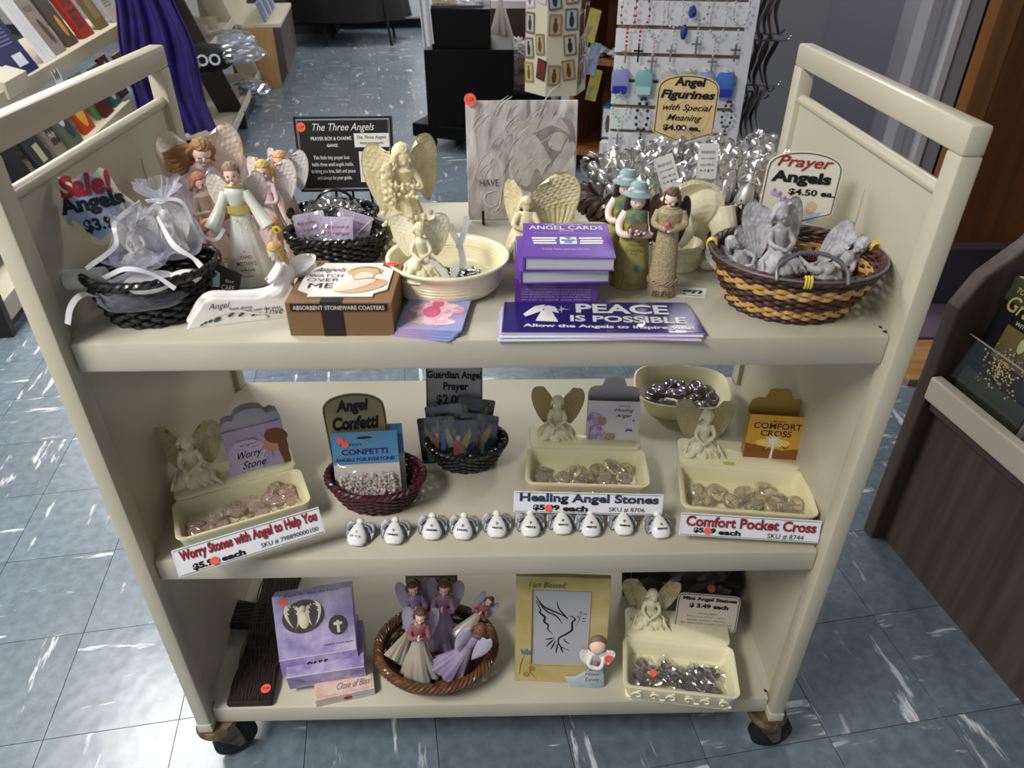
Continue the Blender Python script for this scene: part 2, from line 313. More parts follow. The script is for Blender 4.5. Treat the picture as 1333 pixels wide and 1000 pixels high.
# left gondola (slanted dark end panel, cream shelves, dark kick)
CRM = mat('cream_shelf_paint', '#b5ad9b', .42, bump=(40, .1)); DRK = mat('near_black_laminate', '#1d1412', .45)
def slanted_unit(name, label, base, length, rz, deep_b=.5, deep_t=.22, ht=1.5, near_panel=True, shelves=((.1, .02), (.42, .1))):
    t = thing(name, label, 'shelving', base, rz)
    obj('plinth', box((-.42, .02, 0), (-.02, length - .02, .09)), MATS['black_plinth'], t, smooth=False)
    obj('back_panel', box((-.52, 0, .05), (-.49, length, ht)), CRM, t, smooth=False)
    for y0, nm in ((0, 'end_panel'), (length - .02, 'far_panel')):
        if nm == 'end_panel' and not near_panel: continue
        p = [(0, .0), (-.14, .0), (-.14, .06), (-.60, ht), (-.47, ht), (.0, .1)]
        obj(nm, prism(p, y0, y0 + .025), DRK if nm == 'end_panel' else CRM, t, smooth=False)
    for z, bk in shelves:
        s_ = obj('shelf', box((-.5, -.55, z), (-bk, length - .02, z + .018)), CRM, t, smooth=False, bevel=.003); obj('lip', box((-bk - .004, -.55, z), (-bk + .006, length - .02, z + .05)), CRM, s_, smooth=False, bevel=.002)
        for y_ in (length * .33, length * .66): obj('bracket', box((-.5, y_, z + .018), (-bk - .06, y_ + .004, z + .1)), CRM, s_, smooth=False)
    return t
su = slanted_unit('display_gondola', 'sloping cream shelving unit with near-black end panel beyond the purple cloth', (-1.12, 4.13, 0), 1.2, R(10), shelves=((.09, .01), (.46, .12), (.84, .28)))
gb = thing('garment_bag', 'black printed shirt in a shiny clear bag on the sloping shelf', 'shirt', Hy(264, 76, 3.75), R(20))
obj('shirt', ell((0, 0, 0), (.16, .12, .075), 20, 12, disp=lambda d: 1 + .2 * noise.noise(d * 3)), BLK, gb); letters(gb, 'LOO', -.07, .09, -.02, .04, mat('pale_print', '#c9ccd4', .6), -.125, bold=.02)
def crinkle(c_, r, seed=0, amp=.25, nu=26, nv=18, fr=2.6):
    o = Vector((seed * 3.1, seed * 1.7, seed * 2.3))
    return ell(c_, r, nu, nv, disp=lambda d: 1 + amp * (abs(noise.noise(d * fr + o)) * 2 - .4) + amp * .5 * noise.noise(d * fr * 2.6 + o))
BAG = film('clear_cellophane', '#ffffff', .10, rough=.07, edge=.55)
obj('bag', crinkle((.17, 0, .01), (.17, .10, .05), 3, .16), film('milky_cellophane', '#d8dce6', .30, rough=.2, edge=.5), gb, smooth=False)
for k, (qx, qy, Y, hx, lb) in enumerate(((322, 118, 4.75, '#3a3f5c', 'dark clothing in clear bag on lowest sloping shelf'), (300, 55, 4.5, '#a8adb8', 'white item wrapped in crinkled bag on the middle sloping shelf'))):
    t = thing('wrapped_bundle', lb, 'bundle', Hy(qx, qy, Y), R(20)); obj('bundle', ell((0, 0, 0), (.14, .16, .05), 20, 10, disp=lambda d: 1 + .3 * noise.noise(d * 2.5)), mat('bundle_%d' % k, hx, .6), t); obj('bag', crinkle((0, 0, .01), (.16, .18, .06), 5 + k, .16), MATS['milky_cellophane'], t, smooth=False)
# near left bookcase
LBO = Vector((-1.17, 1.50, 0)); LB = Matrix.Translation(LBO) @ Matrix.Rotation(R(10), 4, 'Z'); LBI = LB.inverted()
def lhit(qx, qy, xl):
    a = LBI @ CAM; d = LBI.to_3x3() @ ray(qx, qy); return a + d * ((xl - a.x) / d.x)
UX, LX = -.28, -.13; UZ = lhit(49, 91, UX).z; LZ = lhit(83, 212, LX).z
lb = thing('book_gondola', 'cream metal bookshelf full of face-out books left of the cart', 'bookshelf', LBO, R(10))
obj('plinth', box((-.6, .03, 0), (-.03, 2.5, .09)), DRK, lb, smooth=False); obj('end_panel', prism([(0, 0), (-.75, 0), (-.75, 1.5), (-.55, 1.5), (-.28, .66), (0, .16)], -.03, 0), DRK, lb, smooth=False); obj('back_panel', box((-.75, 0, .05), (-.72, 2.5, 1.5)), CRM, lb, smooth=False)
for z, x in ((UZ - .03, UX), (LZ - .03, LX), (.09, -.01)):
    s_ = obj('shelf', box((-.72, 0, z), (x, lhit(172, 27, UX).y if x == UX else 2.5, z + .02)), CRM, lb, smooth=False, bevel=.004); obj('lip', box((x - .008, 0, z - .045), (x + .008, lhit(172, 27, UX).y if x == UX else 2.5, z + .03)), CRM, s_, smooth=False, bevel=.004)
yd = lhit(30, 105, UX).y; obj('shelf_divider', prism([(-.66, UZ), (UX + .02, UZ - .04), (UX + .02, UZ + .03), (UX - .1, UZ + .07), (-.66, UZ + .12)], yd - .25, yd + .02), CRM, lb, smooth=False)
tg = thing('shelf_tag', 'small black and white picture tag clipped on the cream shelf edge', 'tag', LB @ Vector((UX + .012, lhit(68, 92, UX).y, UZ - .055)), (R(-10), 0, R(100)))
obj('card', prism(rrect(.10, .085, .003), 0, .001), WHT, tg, smooth=False); decal(tg, 'picture', [oval(-.025, 0, .009, .026), oval(.0, -.008, .009, .018), oval(.022, .0, .009, .026)], INK)
def cover(name, label, group, M4, w_, h, th, hx, deco=(), cat='book', sp=None):
    t = thing(name, label, cat, group=group); t.matrix_basis = M4
    obj('cover', box((-w_ / 2, 0, 0), (w_ / 2, th, h)), mat('cover_' + hx, hx, .55, spec=.25), t, smooth=False); obj('pages', box((-w_ / 2 + .003, .002, .003), (w_ / 2 + .001, th - .002, h + .001)), mat('paper_edge', '#cfc8b8', .8), t, smooth=False)
    for i, d in enumerate(deco):
        if d[0] == 'o': decal(t, 'print', [oval(d[2] * w_, d[3] * h, d[4] * w_, d[5] * h, rot=d[6] if len(d) > 6 else 0)], mat('print_' + d[1], d[1], .5), -.0006 - .0003 * i)
        elif d[0] == 'r': decal(t, 'print', [[(d[2] * w_, d[3] * h), (d[4] * w_, d[3] * h), (d[4] * w_, d[5] * h), (d[2] * w_, d[5] * h)]], mat('print_' + d[1], d[1], .5), -.0006 - .0003 * i)
        elif d[0] == 't': letters(t, d[6], d[2] * w_, d[4] * w_, d[3] * h, d[5] * h, mat('print_' + d[1], d[1], .5), -.0006 - .0003 * i, bold=.01, shear=.2)
    return t
def onleft(qx, dx, up=True, lean=-24, yaw=0, qy=None):
    X = (UX if up else LX) - .03 + dx; y = lhit(qx, qy if qy is not None else (91 - (qx - 49) * .52), X).y
    return LB @ Matrix.Translation((X, y, (UZ if up else LZ) - .008)) @ Matrix.Rotation(R(90 + yaw), 4, 'Z') @ Matrix.Rotation(R(lean), 4, 'X')
GB = 'face-out books on the upper left shelf'
cover('paperback', 'dark book with gold lettering, leftmost on the upper left shelf', GB, onleft(2, -.02), .16, .22, .02, '#1b1a20', [('t', '#c9a85a', -.4, .1, .4, .2, 'Guide')])
cover('paperback', 'large navy blue book showing white text lines and a barcode label', GB, onleft(36, 0), .34, .46, .03, '#1a2150', [('r', '#c8cdd8', -.05, .08, .3, .2)] + [('r', '#66709c', -.35, .3 + .035 * k, .3, .310 + .035 * k) for k in range(16)])
for k in range(3): cover('booklet', 'white booklet seen on its edge between the navy and grey books, %s from left' % ('first', 'second', 'third')[k], GB, onleft(63 + 5 * k, -.01), .04, .44, .01, '#cfd1d6')
cover('paperback', 'pale grey book with brown feather on its cover', GB, onleft(82, -.02), .185, .29, .02, '#857b76', [('o', '#4b342d', .1, .4, .16, .24, .25), ('r', '#6b625f', -.35, .78, .3, .86)])
cover('paperback', 'dark grey book with an orange hand on its cover', GB, onleft(99, -.03), .185, .30, .02, '#46413a', [('o', '#c98426', .1, .35, .17, .2), ('r', '#c98426', -.05, .3, .22, .45)])
cover('paperback', 'bright red book with black title on the upper left shelf', GB, onleft(119, -.03), .23, .36, .03, '#8f2520', [('t', '#2a1512', -.35, .15, .35, .45, 'BEST'), ('t', '#2a1512', -.35, .5, .35, .8, 'LOVED')])
cover('paperback', 'tan and brown book beside the red book', GB, onleft(139, -.03), .22, .30, .02, '#6b5838', [('r', '#7d6d4c', -.3, .2, .3, .6)])
cover('leaflet', 'white printed leaflet at the far end of the upper left shelf', GB, onleft(157, -.02), .24, .34, .006, '#a8a59e', [('r', '#5f5c58', -.35, .3 + .05 * k, .35, .315 + .05 * k) for k in range(12)], cat='leaflet')
GL = 'books on the lower left shelf'
lows = [(26, 258, '#100e14', 'black book widened as dark stand-in for the shadowed shelf end, seen through the left handle opening', [('r', '#2a2b36', -.3, .6, .2, .8)]), (58, 232, '#1d2227', 'charcoal book with cream label on the lower left shelf', [('r', '#9d9a76', -.1, .15, .25, .5)]), (78, 217, '#6e6656', 'grey beige book on the lower left shelf', [('r', '#1c1c19', -.25, .2, .3, .55), ('t', '#b9b9a8', -.2, .3, .25, .45, 'Holy')]), (96, 204, '#49523f', 'busy grey green book beside a black title block', [('o', '#1a1a19', .1, .4, .25, .25), ('o', '#b3b3b6', -.1, .6, .2, .15)]), (114, 192, '#a5360f', 'orange book with yellow oval on the lower left shelf', [('o', '#cf9418', 0, .5, .34, .40)]), (132, 179, '#50703d', 'green book with pale oval on the lower left shelf', [('o', '#aaa6b2', .05, .5, .32, .38)]), (140, 174, '#4c1216', 'maroon book between two oval-titled books', []), (152, 166, '#1e5355', 'teal book with white oval on the lower left shelf', [('o', '#b5b8be', 0, .5, .32, .38)]), (162, 158, '#421015', 'wine red book with white oval on the lower left shelf', [('o', '#adaaac', 0, .5, .3, .38)]), (178, 148, '#50351b', 'brown book standing near the rear handle post', []), (196, 136, '#6b5c55', 'greyish book farthest back on the lower left shelf', [])]
for k, (qx, qy, hx, lb_, dc) in enumerate(lows): cover('paperback', lb_, GL, onleft(qx + 10 * (k > 0), -.012 * (k % 3), False, -20, 0, qy - 6), .17 if k else .42, .22 + .01 * (k % 3), .018, hx, dc)  # first black book is widened to stand in for the shadowed shelf end
# purple cloth hanging over the far end of the bookshelf
cb0 = Hy(233, 176, 3.05); ctop = Hy(200, 0, 3.05).z + .12 - cb0.z
pc = obj('purple_cloth', sheet(lambda u, v: ((.30 - .05 * v) * (u - .5) + .012 * sin(9 * v + 3 * u) - .03 * (1 - v) * cos(PI * u), .022 * sin(26 * u + 2 * v) + .012 * sin(47 * u) - .05 * v, ctop * v + .05 * (1 - v) * abs(u - .55)), 90, 30), mat('purple_velvet', '#2c1b6c', .75, n=(14, '#20144f', .4, .65)), None, solid=.006)
pc.location = cb0; pc.rotation_euler = (0, 0, R(10)); tag(pc, 'deep purple cloth draped down the end of the left bookshelf', 'cloth')
# ---------------- middle of the room
bs = thing('display_stand', 'tall black wheeled display stand with a narrower black box on top', 'stand', (.33, 3.85, 0), 0)
BK = mat('black_laminate', '#030303', .5, spec=.15)
obj('body', box((-.245, -.25, .12), (.245, .25, .55)), BK, bs, smooth=False, bevel=.003); obj('upper_box', box((-.2, -.22, .55), (.12, .2, .745)), BK, bs, smooth=False, bevel=.003)
b_ = obj('base_tray', box((-.25, -.30, .075), (.32, .31, .15)), BK, bs, smooth=False, bevel=.004); b_.rotation_euler = (0, 0, R(-22))
for x, y in ((-.24, -.17), (.24, -.33), (-.1, .3), (.3, .12)):
    q = obj('caster', lathe([(.012, -.014), (.036, -.012), (.036, .012), (.012, .014)], 20), mat('black_rubber', '#101012', .6), bs, loc=(x, y, .036), rot=(R(90), 0, R(30))); obj('bracket', box((-.018, .02, -.02), (.018, .06, .02)), mat('dark_steel', '#303236', .35, 1), q, smooth=False)
tr = thing('cellophane_tray', 'clear tray of wrapped trinkets on top of the black stand', 'tray', (.29, 3.82, .745), 0)
obj('tray', box((-.16, -.14, 0), (.12, .14, .012)), mat('smoky_tray', '#3a3d44', .15), tr, smooth=False); obj('wrapping', crinkle((-.02, 0, .03), (.14, .13, .04), 9, .5), BAG, tr, smooth=False)
cdn = thing('price_card', 'cream folded notice standing in the tray on the black stand', 'card', (.2, 3.78, .757), 0); obj('card', box((-.07, 0, 0), (.07, .006, .12)), mat('cream_card', '#c2baa0', .7), cdn, smooth=False)
for k in range(5): decal(cdn, 'print_line', [[(-.05, .03 + .016 * k), (.05, .03 + .016 * k), (.05, .034 + .016 * k), (-.05, .034 + .016 * k)]], INK)
tw = thing('hanging_towel', 'narrow white cloth hanging beside the black upper box', 'cloth', (.09, 3.62, .56), 0)
obj('cloth', sheet(lambda u, v: (.05 * u - .03 * v, -.02 + .015 * sin(9 * u), .5 * v + .02 * u), 14, 10), mat('white_fabric', '#b9bbc2', .8), tw, solid=.006)
# heaped merchandise behind the black stand
for k, (qx, qy, Y, s, hx, nm, lb_) in enumerate(((652, 22, 4.3, .1, '#8b8580', 'wrapped_bouquet', 'pale wrapped bouquet leaning behind the black stand'), (672, 62, 4.2, .07, '#c9c7c2', 'white_ornament', 'white ornament cluster between black stand and card spinner'), (675, 95, 4.4, .09, '#7d6a5b', 'picture_box', 'small boxed picture low beside the card spinner'))):
    p = Hy(qx, qy, 4.66 if k == 2 else Y); PBZ = p.z; t = thing(nm, lb_, 'merchandise', p)
    if k == 0:
        for j in range(9): obj('stem', tube([(0, 0, .12), ((j - 4) * .016, -.01 * (j % 3), -.12)], [.006, .016], 6), mat('stem_wrap', '#a39b97', .4), t)
    elif k == 1: obj('ornament', crinkle((0, 0, 0), (.06, .05, .055), 14, .45), mat('white_ornament', hx, .5), t, smooth=False)
    else: obj('box', cbox((0, 0, 0), (.13, .08, .2)), mat('picture_box', hx, .4, n=(20, '#3b3029', .4, .6)), t, smooth=False); obj('lid', cbox((0, 0, .13), (.16, .1, .05)), mat('silver_lid', '#9a9da5', .3), t, smooth=False)
dk = thing('low_shelving', 'dark low shelving crowded with goods behind the black stand', 'shelving', (.62, 4.75, 0)); obj('cabinet', box((-.35, 0, 0), (.32, .4, .62)), mat('dark_brown_wood', '#2a1d18', .5), dk, smooth=False); obj('shelf', box((-.35, -.17, PBZ - .12), (.32, .0, PBZ - .101)), MATS['dark_brown_wood'], dk, smooth=False)
# card spinner
SPP = Vector((.725, 2.55, 0))
sp = thing('card_spinner', 'cream six-sided spinner rack of holy cards on a pole', 'rack', SPP, R(8))
SPM = mat('spinner_cream', '#c4bba6', .5); hexa = [(.13 * cos(R(a)), .13 * sin(R(a))) for a in range(0, 360, 60)]
obj('tower', slab(hexa, .56, 1.6), SPM, sp, smooth=False); obj('pole', tube([(0, 0, .03), (0, 0, .56)], .018, 12), mat('spinner_pole', '#b9b9b8', .4, .6), sp)
for k in range(4): obj('foot', tube([(0, 0, .03), (.2 * cos(PI / 2 * k), .2 * sin(PI / 2 * k), .015)], .012, 8), MATS['spinner_pole'], sp)
cc_ = ['#6f675d', '#b8a9ad', '#7d7264', '#57606c', '#3d2a24', '#8f8350']; dk_ = ['#2b2622', '#7b6878', '#4a3a22', '#23262c', '#6a1d1a', '#5f4a2c']
for f in range(3):
    a = R(-90 + 60 * (f - 1)); ap = .13 * cos(R(30)) + .001
    for col in range(2):
        for row in range(9):
            if RS.rand() < .1: continue
            z = .60 + row * .092 + (.02 if col else 0); i = RS.randint(6)
            cd_ = thing('holy_card', '%s holy card, %s, %s column, %s face of the spinner' % (('grey', 'pink', 'gold', 'blue grey', 'dark brown', 'yellow')[i], ('lowest', 'second up', 'third up', 'fourth up', 'fifth up', 'sixth up', 'seventh up', 'eighth up', 'highest')[row], 'right' if col else 'left', ('left', 'front', 'right')[f]), 'card', group='holy cards on the spinner')
            cd_.matrix_basis = Matrix.Translation(SPP) @ Matrix.Rotation(R(8), 4, 'Z') @ Matrix.Rotation(a + PI / 2, 4, 'Z') @ Matrix.Translation(((-.033 if col == 0 else .033), -ap, z)) @ Matrix.Rotation(R(RS.uniform(-9, 9)), 4, 'Y')
            obj('card', prism(rrect(.052, .078, .004, 2, 0, .04), -.003, 0), mat('holy_%d' % i, cc_[i], .35), cd_, smooth=False); decal(cd_, 'picture', [rrect(.04, .062, .003, 2, 0, .04)], mat('holyp_%d' % i, ['#b0a89e', '#d0c4cc', '#a8946a', '#9aa3ae', '#5a3226', '#b5a46a'][i], .4), -.0034); decal(cd_, 'saint', [oval(0, .034, .010, .022), oval(0, .060, .006, .007)], mat('holyd_%d' % i, dk_[i], .5), -.0038)
# yellow and blue cards hanging off the spinner side
for k, (hx, z) in enumerate((('#b8b05c', .78), ('#8fa0b4', .66), ('#b0a24c', .56))):
    q = obj('hanging_bookmark', prism(rrect(.05, .12, .004, 2), -.001, .001), mat('bookmark_%d' % k, hx, .4, n=(30, '#5d6b88', .5, .7)), None, loc=(.855 + .01 * k, 2.45, z + .04), rot=(R(-5), R(15), R(20)), smooth=False); tag(q, ('yellow bookmark hanging highest off the right of the spinner', 'blue bookmark hanging in the middle off the spinner', 'ochre bookmark hanging lowest off the spinner')[k], 'bookmark', 'bookmarks on the spinner side')
# wooden bookcase
wb = thing('wooden_bookcase', 'orange brown wooden bookcase between the card spinner and the rosary tower', 'bookcase', (1.03, 3.15, 0), R(-28))
WD = mat('orange_wood', '#84542a', .45, n=(3, '#6b4220', .35, .7), bump=(30, .1), stretch=(7, 7, .6))
for nm, a, b in (('side_panel', (-.2, 0, 0), (-.175, .45, 1.5)), ('side_panel', (.42, 0, 0), (.445, .45, 1.5)), ('back_panel', (-.2, .43, 0), (.445, .45, 1.5)), ('shelf', (-.2, -.02, .1), (.445, .45, .125)), ('shelf', (-.2, -.02, .55), (.445, .45, .575)), ('shelf', (-.2, -.02, .95), (.445, .45, .975))): obj(nm, box(a, b), WD, wb, smooth=False)
WBm = Matrix.Translation((1.03, 3.15, 0)) @ Matrix.Rotation(R(-28), 4, 'Z')
q = thing('blue_box', 'blue boxed figurine set on the lower wooden shelf', 'box', WBm @ Vector((-.02, .02, .19)), R(-20)); obj('box', box((0, 0, 0), (.2, .15, .16)), mat('blue_carton', '#3d6f9e', .35), q, smooth=False); obj('front_picture', box((.005, -.002, .01), (.09, 0, .15)), WHT, q, smooth=False)
for k in range(2): decal(q, 'picture', [oval(.03 + .035 * k, .075, .012, .045)], mat('brown_print', '#6f4f3c', .5), -.003)
q = obj('white_box', box((-.03, -.03, 0), (.2, .12, .06)), WHT, None, loc=WBm @ Vector((.02, .0, .125)), rot=(0, 0, R(-20)), smooth=False, bevel=.002); tag(q, 'flat white box beneath the blue figurine box', 'box')
for k in range(3): q = obj('wrapped_packet', crinkle((0, 0, .02), (.06, .05, .02), 20 + k, .4), mat('packet_grey', '#a7adb4', .3), None, loc=WBm @ Vector((-.08 + .12 * k, .06, .58)), smooth=False); tag(q, 'grey wrapped packet on the upper wooden shelf, %s' % ('left', 'middle', 'right')[k], 'packet', 'packets on the wooden shelf')
# white slatwall tower with rosaries
TM = Matrix.Translation(Hy(884, 80, 1.78) - Vector((0, 0, Hy(884, 80, 1.78).z))) @ Matrix.Rotation(R(-10), 4, 'Z')
tow = thing('slatwall_tower', 'white slatwall tower hung with rosaries and packets behind the cart', 'display', group=None); tow.matrix_basis = TM
SLW = mat('slatwall_white', '#dddee3', .4); TW = .205
obj('core', box((-TW + .004, .012, 0), (TW - .004, .40, 1.5)), mat('slat_groove', '#7d6b58', .7), tow, smooth=False)
zs = .81; pitch = .0795
for k in range(-9, 7):
    z = zs + k * pitch + .018; obj('slat', box((-TW, 0, z), (TW - .02, .013, z + pitch - .011)), SLW, tow, smooth=False, bevel=.0015)
obj('corner_post', box((TW - .02, -.004, 0), (TW + .012, .03, 1.5)), SLW, tow, smooth=False); obj('side_panel', box((TW, .03, 0), (TW + .008, .41, 1.5)), mat('side_grey', '#57585e', .5), tow, smooth=False)
MET = mat('chrome', '#c4c4c4', .2, 1); AS = mat('silver_metal', '#a9a9a6', .28, 1)
def toww(x, z, y=0): return TM @ Vector((x, y, z))
def rosary(x, ztop, drop, hx, label, n=16, cross='#9a958c', loop=.022, br=.0042):
    t = thing('rosary', label, 'rosary', toww(x, ztop), R(-10), group='rosaries on the slatwall')
    bm = mat('bead_' + hx, hx, .15, coat=.5); m = M(); ch = []
    for k in range(n):
        a = 2 * PI * k / n; p = (loop * sin(a) * (1 - .3 * cos(a)), -.03 + .002 * sin(3 * a), -drop * .35 + drop * .35 * cos(a)); ch.append(p); m.add(ell(p, br, 8, 5))
    for k in range(4): p = (0, -.028, -drop * .7 - .012 * (k + 1)); m.add(ell(p, br, 8, 5))
    obj('beads', m, bm, t, kind='stuff'); obj('chain', tube(ch, .0007, 4, closed=True), AS, t); z0 = -drop * .7 - .055
    cm = mat('crucifix_' + cross, cross, .3, .8); k_ = M().add(cbox((0, -.028, z0 - .02), (.006, .004, .05))).add(cbox((0, -.028, z0 - .012), (.03, .004, .006))); obj('crucifix', k_, cm, t, smooth=False, bevel=.001)
    obj('hook', tube(spline([(0, .0, .0), (0, -.03, 0), (0, -.045, .008)], 5), .002, 6), MET, t)
for a in ((-.17, 1.02, .17, '#c22b3d', 'red beaded rosary hanging top left on the slatwall', 16, '#b8a27a'), (-.13, 1.01, .15, '#a03a4a', 'pink and red rosary with dark cross second from left', 16, '#3a3632'), (-.085, 1.03, .22, '#c9a4ac', 'pale pink rosary with large silver crucifix', 16, '#9a9a90'), (-.03, 1.02, .16, '#c9c9c6', 'clear rosary with silver medal in the middle of the slatwall', 16, '#a9a9a9'), (.045, 1.02, .13, '#8e9199', 'grey beaded rosary with small silver cross', 14, '#8a8a86'), (.10, 1.02, .2, '#b9b7ad', 'crystal rosary with gold medal near the slatwall right edge', 16, '#9b9b99'), (.165, 1.02, .15, '#aab0b0', 'rightmost clear rosary on the slatwall', 14, '#777777'),
          (-.175, .71, .11, '#a9c9a2', 'pale green bracelet rosary hanging under the lilac packet', 14, '#a9a9a9'), (-.10, .70, .15, '#23302a', 'black green rosary hanging under the teal packet', 14, '#5b5b55', .018, .006), (.17, .70, .12, '#2b2024', 'dark bead rosary hanging under the blue packet', 14, '#555555', .014, .005)): rosary(*a)
q = thing('blue_charm', 'deep blue jewelled charm with oval pendant on the slatwall', 'charm', toww(.02, .95), R(-10)); obj('jewel', crinkle((0, -.03, -.0), (.014, .008, .016), 31, .3, 10, 8), mat('cobalt', '#26338a', .15, coat=1), q, smooth=False); obj('pendant', ell((-.018, -.03, -.055), (.011, .005, .022)), MATS['cobalt'], q); obj('chain', tube([(0, -.03, .08), (-.004, -.03, 0), (-.018, -.03, -.04)], .001, 5), AS, q)
for x, hx, h2, lb_ in ((-.18, '#8c8fc0', '#2a2f9a', 'lilac plastic packet with dark blue base on the slatwall'), (-.105, '#7fb0b4', '#a9d0d0', 'teal bottle shaped packet on the slatwall'), (-.03, '#b9b6ae', '#5c6f5a', 'pair of small cream boxes tied with green on the slatwall'), (.035, '#8fa090', '#d0d4d0', 'pale green carded packet behind the figurines sign'), (.085, '#8c9cc8', '#c9cfe0', 'pale blue carded packet behind the figurines sign'), (.15, '#3f6cba', '#2038a8', 'bright blue carded packet at the slatwall right side')):
    t = thing('carded_packet', lb_, 'packet', toww(x, .745), R(-10), 'carded packets on the slatwall'); obj('packet', prism(rrect(.056, .075, .012, 3), -.03, -.018), mat('pk_' + hx, hx, .25, coat=.4), t, bevel=.003); obj('label_panel', prism(rrect(.046, .024, .003, 2, 0, -.024), -.0325, -.03), mat('pk2_' + h2, h2, .3), t, smooth=False); obj('hanger', prism(rrect(.028, .014, .003, 2, 0, .044), -.026, -.024), WHT, t, smooth=False); obj('hook', tube([(0, 0, .046), (0, -.045, .046)], .002, 6), MET, t)
# hooks with hanging dark bagged goods on the tower side
for k in range(7):
    z = (1.03, 1.0, .86, .86, .72, .68, .64)[k]; y = (.09, .2, .1, .24, .12, .22, .3)[k]
    t = thing('hanging_packet', ('grey foil packet on the upper side hook of the tower', 'pinkish grey packet behind the upper side hook', 'black packet on the front middle side hook', 'dark packet on the rear middle side hook', 'black cords on the low front side hook', 'dark packet on the low middle side hook', 'smoky packet on the lowest rear side hook')[k], 'packet', TM @ Vector((TW + .01, y, z)), R(-10), 'packets on the tower side hooks')
    obj('hook', tube(spline([(0, 0, 0), (.11, 0, 0), (.13, 0, .015)], 5), .003, 6), mat('hook_steel', '#8a8a8e', .25, 1), t)
    for j in range(3): obj('packet', sheet(lambda u, v, j=j: (.02 + .03 * j + .012 * sin(5 * v + j), -.03 + .06 * u + .01 * sin(4 * v), -.15 * v), 4, 8), mat('foil_%d' % (k % 3), ['#3a3a3e', '#8e8a8c', '#1c1c20'][k % 3], .3), t, smooth=False, solid=.003)
# grey wall, trims and the wooden door on the right
gw0 = Hy(1100, 60, 2.9)
struct(rbox('wall_right', 1.95, 4.2, 2.9, 3.0, 0, 2.72, greym)); struct(rbox('wall_side', 3.1, 3.2, -2.6, 2.9, 0, 2.72, greym))
def vbar(name, x0, x1, yref, Y, z0, z1, th, ma, parent=None, bevel=.002):
    a = Hy(x0, yref, Y).x; b = Hy(x1, yref, Y).x; return obj(name, box((a, Y, z0), (b, Y + th, z1)), ma, parent, smooth=False, bevel=bevel)
struct(vbar('wall_middle', 968, 1084, 0, 2.75, 0, 2.7, .1, mat('grey_partition', '#8f9199', .7)))
for k, (a, b, hx, y) in enumerate(((1216, 1238, '#b0b0b6', 2.0), (1238, 1256, '#9a9aa2', 1.96), (1253, 1264, '#cfcfd4', 1.92), (1264, 1286, '#a3a3aa', 1.94))):
    o = vbar('trim_%d' % (k + 1), a, b, 0, y, 0, 2.7, .08, mat('trim_' + hx, hx, .5)); struct(o)
dg_ = vbar('door_gap_strip', 1286, 1302, 0, 1.98, 0, 2.4, .06, mat('dark_gap', '#24232a', .7)); tag(dg_, 'solid dark strip for the shaded door jamb between the pale trim and the wooden door', 'gap')  # dark strip fills the black gap, its shade put into the colour
OW = mat('door_wood', '#6a3f17', .45, n=(2.2, '#4d2a0d', .35, .68), bump=(25, .15), stretch=(9, 9, .5))
dr = thing('wooden_door', 'large orange brown wooden door at the right edge', 'door', (0, 0, 0))
xa = Hy(1302, 0, 1.65).x
obj('door_leaf', box((xa + .05, 1.65, .10), (2.6, 1.69, 2.3)), OW, dr, smooth=False); obj('door_frame', box((xa, 1.642, .10), (xa + .07, 1.70, 2.3)), mat('frame_wood', '#86592a', .45, n=(3, '#6d4520', .35, .7), stretch=(9, 9, .5)), dr, smooth=False, bevel=.004)
pz = G(1200, 415, 0)
db = thing('dark_bin', 'low dark purple grey box standing below the wooden door', 'box', (0, 0, 0)); obj('box', box((pz.x - .12, 1.60, .0), (2.6, 1.64, Hy(1230, 322, 1.60).z)), mat('dark_purple_panel', '#33303a', .6, n=(4, '#2a272f', .4, .6)), db, smooth=False, bevel=.004); obj('top_rim', box((pz.x - .125, 1.595, Hy(1230, 322, 1.60).z - .012), (2.6, 1.642, Hy(1230, 322, 1.60).z + .001)), mat('bin_rim', '#413d49', .5), db, smooth=False, bevel=.003)
cp = thing('platform', 'purple carpeted low platform with a light wood edge behind the right cart post', 'platform', (0, 0, 0)); obj('carpet', box((1.78, 1.36, 0), (2.6, 1.595, .03)), mat('purple_carpet', '#574858', .95, bump=(400, .6)), cp, smooth=False)
obj('wood_edge', box((1.72, 1.12, 0), (2.6, 1.36, .022)), mat('oak_edge', '#a07a4c', .5, n=(5, '#8a6238', .35, .65), stretch=(.6, 8, 8)), cp, smooth=False, bevel=.003)
# ---------------- right hand walnut gondola
GX = Vector((1.335, .49, 0)); gr = R(9.5)
rg = thing('card_gondola', 'dark walnut display unit with cream shelf lip right of the cart', 'shelving', GX, gr)
# local: y runs away along the front, x outwards into the unit
obj('front_panel', box((.03, -1.5, .0), (.05, 0, .395)), DBR, rg, smooth=False); obj('panel_rail', box((.012, -1.5, .372), (.05, -.005, .395)), mat('walnut_edge', '#4a3f38', .45), rg, smooth=False, bevel=.002)
obj('end_panel', prism([(0, .0), (.7, .0), (.7, 1.15), (.42, 1.15), (.1, .72), (.03, .66), (0, .6)], 0, .035), DBR, rg, smooth=False, bevel=.005)
obj('back_panel', box((.68, -1.5, .0), (.7, .0, 1.15)), DBR, rg, smooth=False)
sh = obj('shelf', box((.01, -1.5, .405), (.66, -.005, .415)), CRM, rg, smooth=False); obj('shelf_lip', box((-.012, -1.5, .405), (.012, -.006, .456)), mat('cream_lip', '#c6bfae', .42), sh, smooth=False, bevel=.004)
for z, x in ((.60, .3), (.8, .45)): obj('shelf', box((x, -1.5, z), (.68, -.005, z + .012)), DBR, rg, smooth=False)
GM = Matrix.Translation(GX) @ Matrix.Rotation(gr, 4, 'Z')
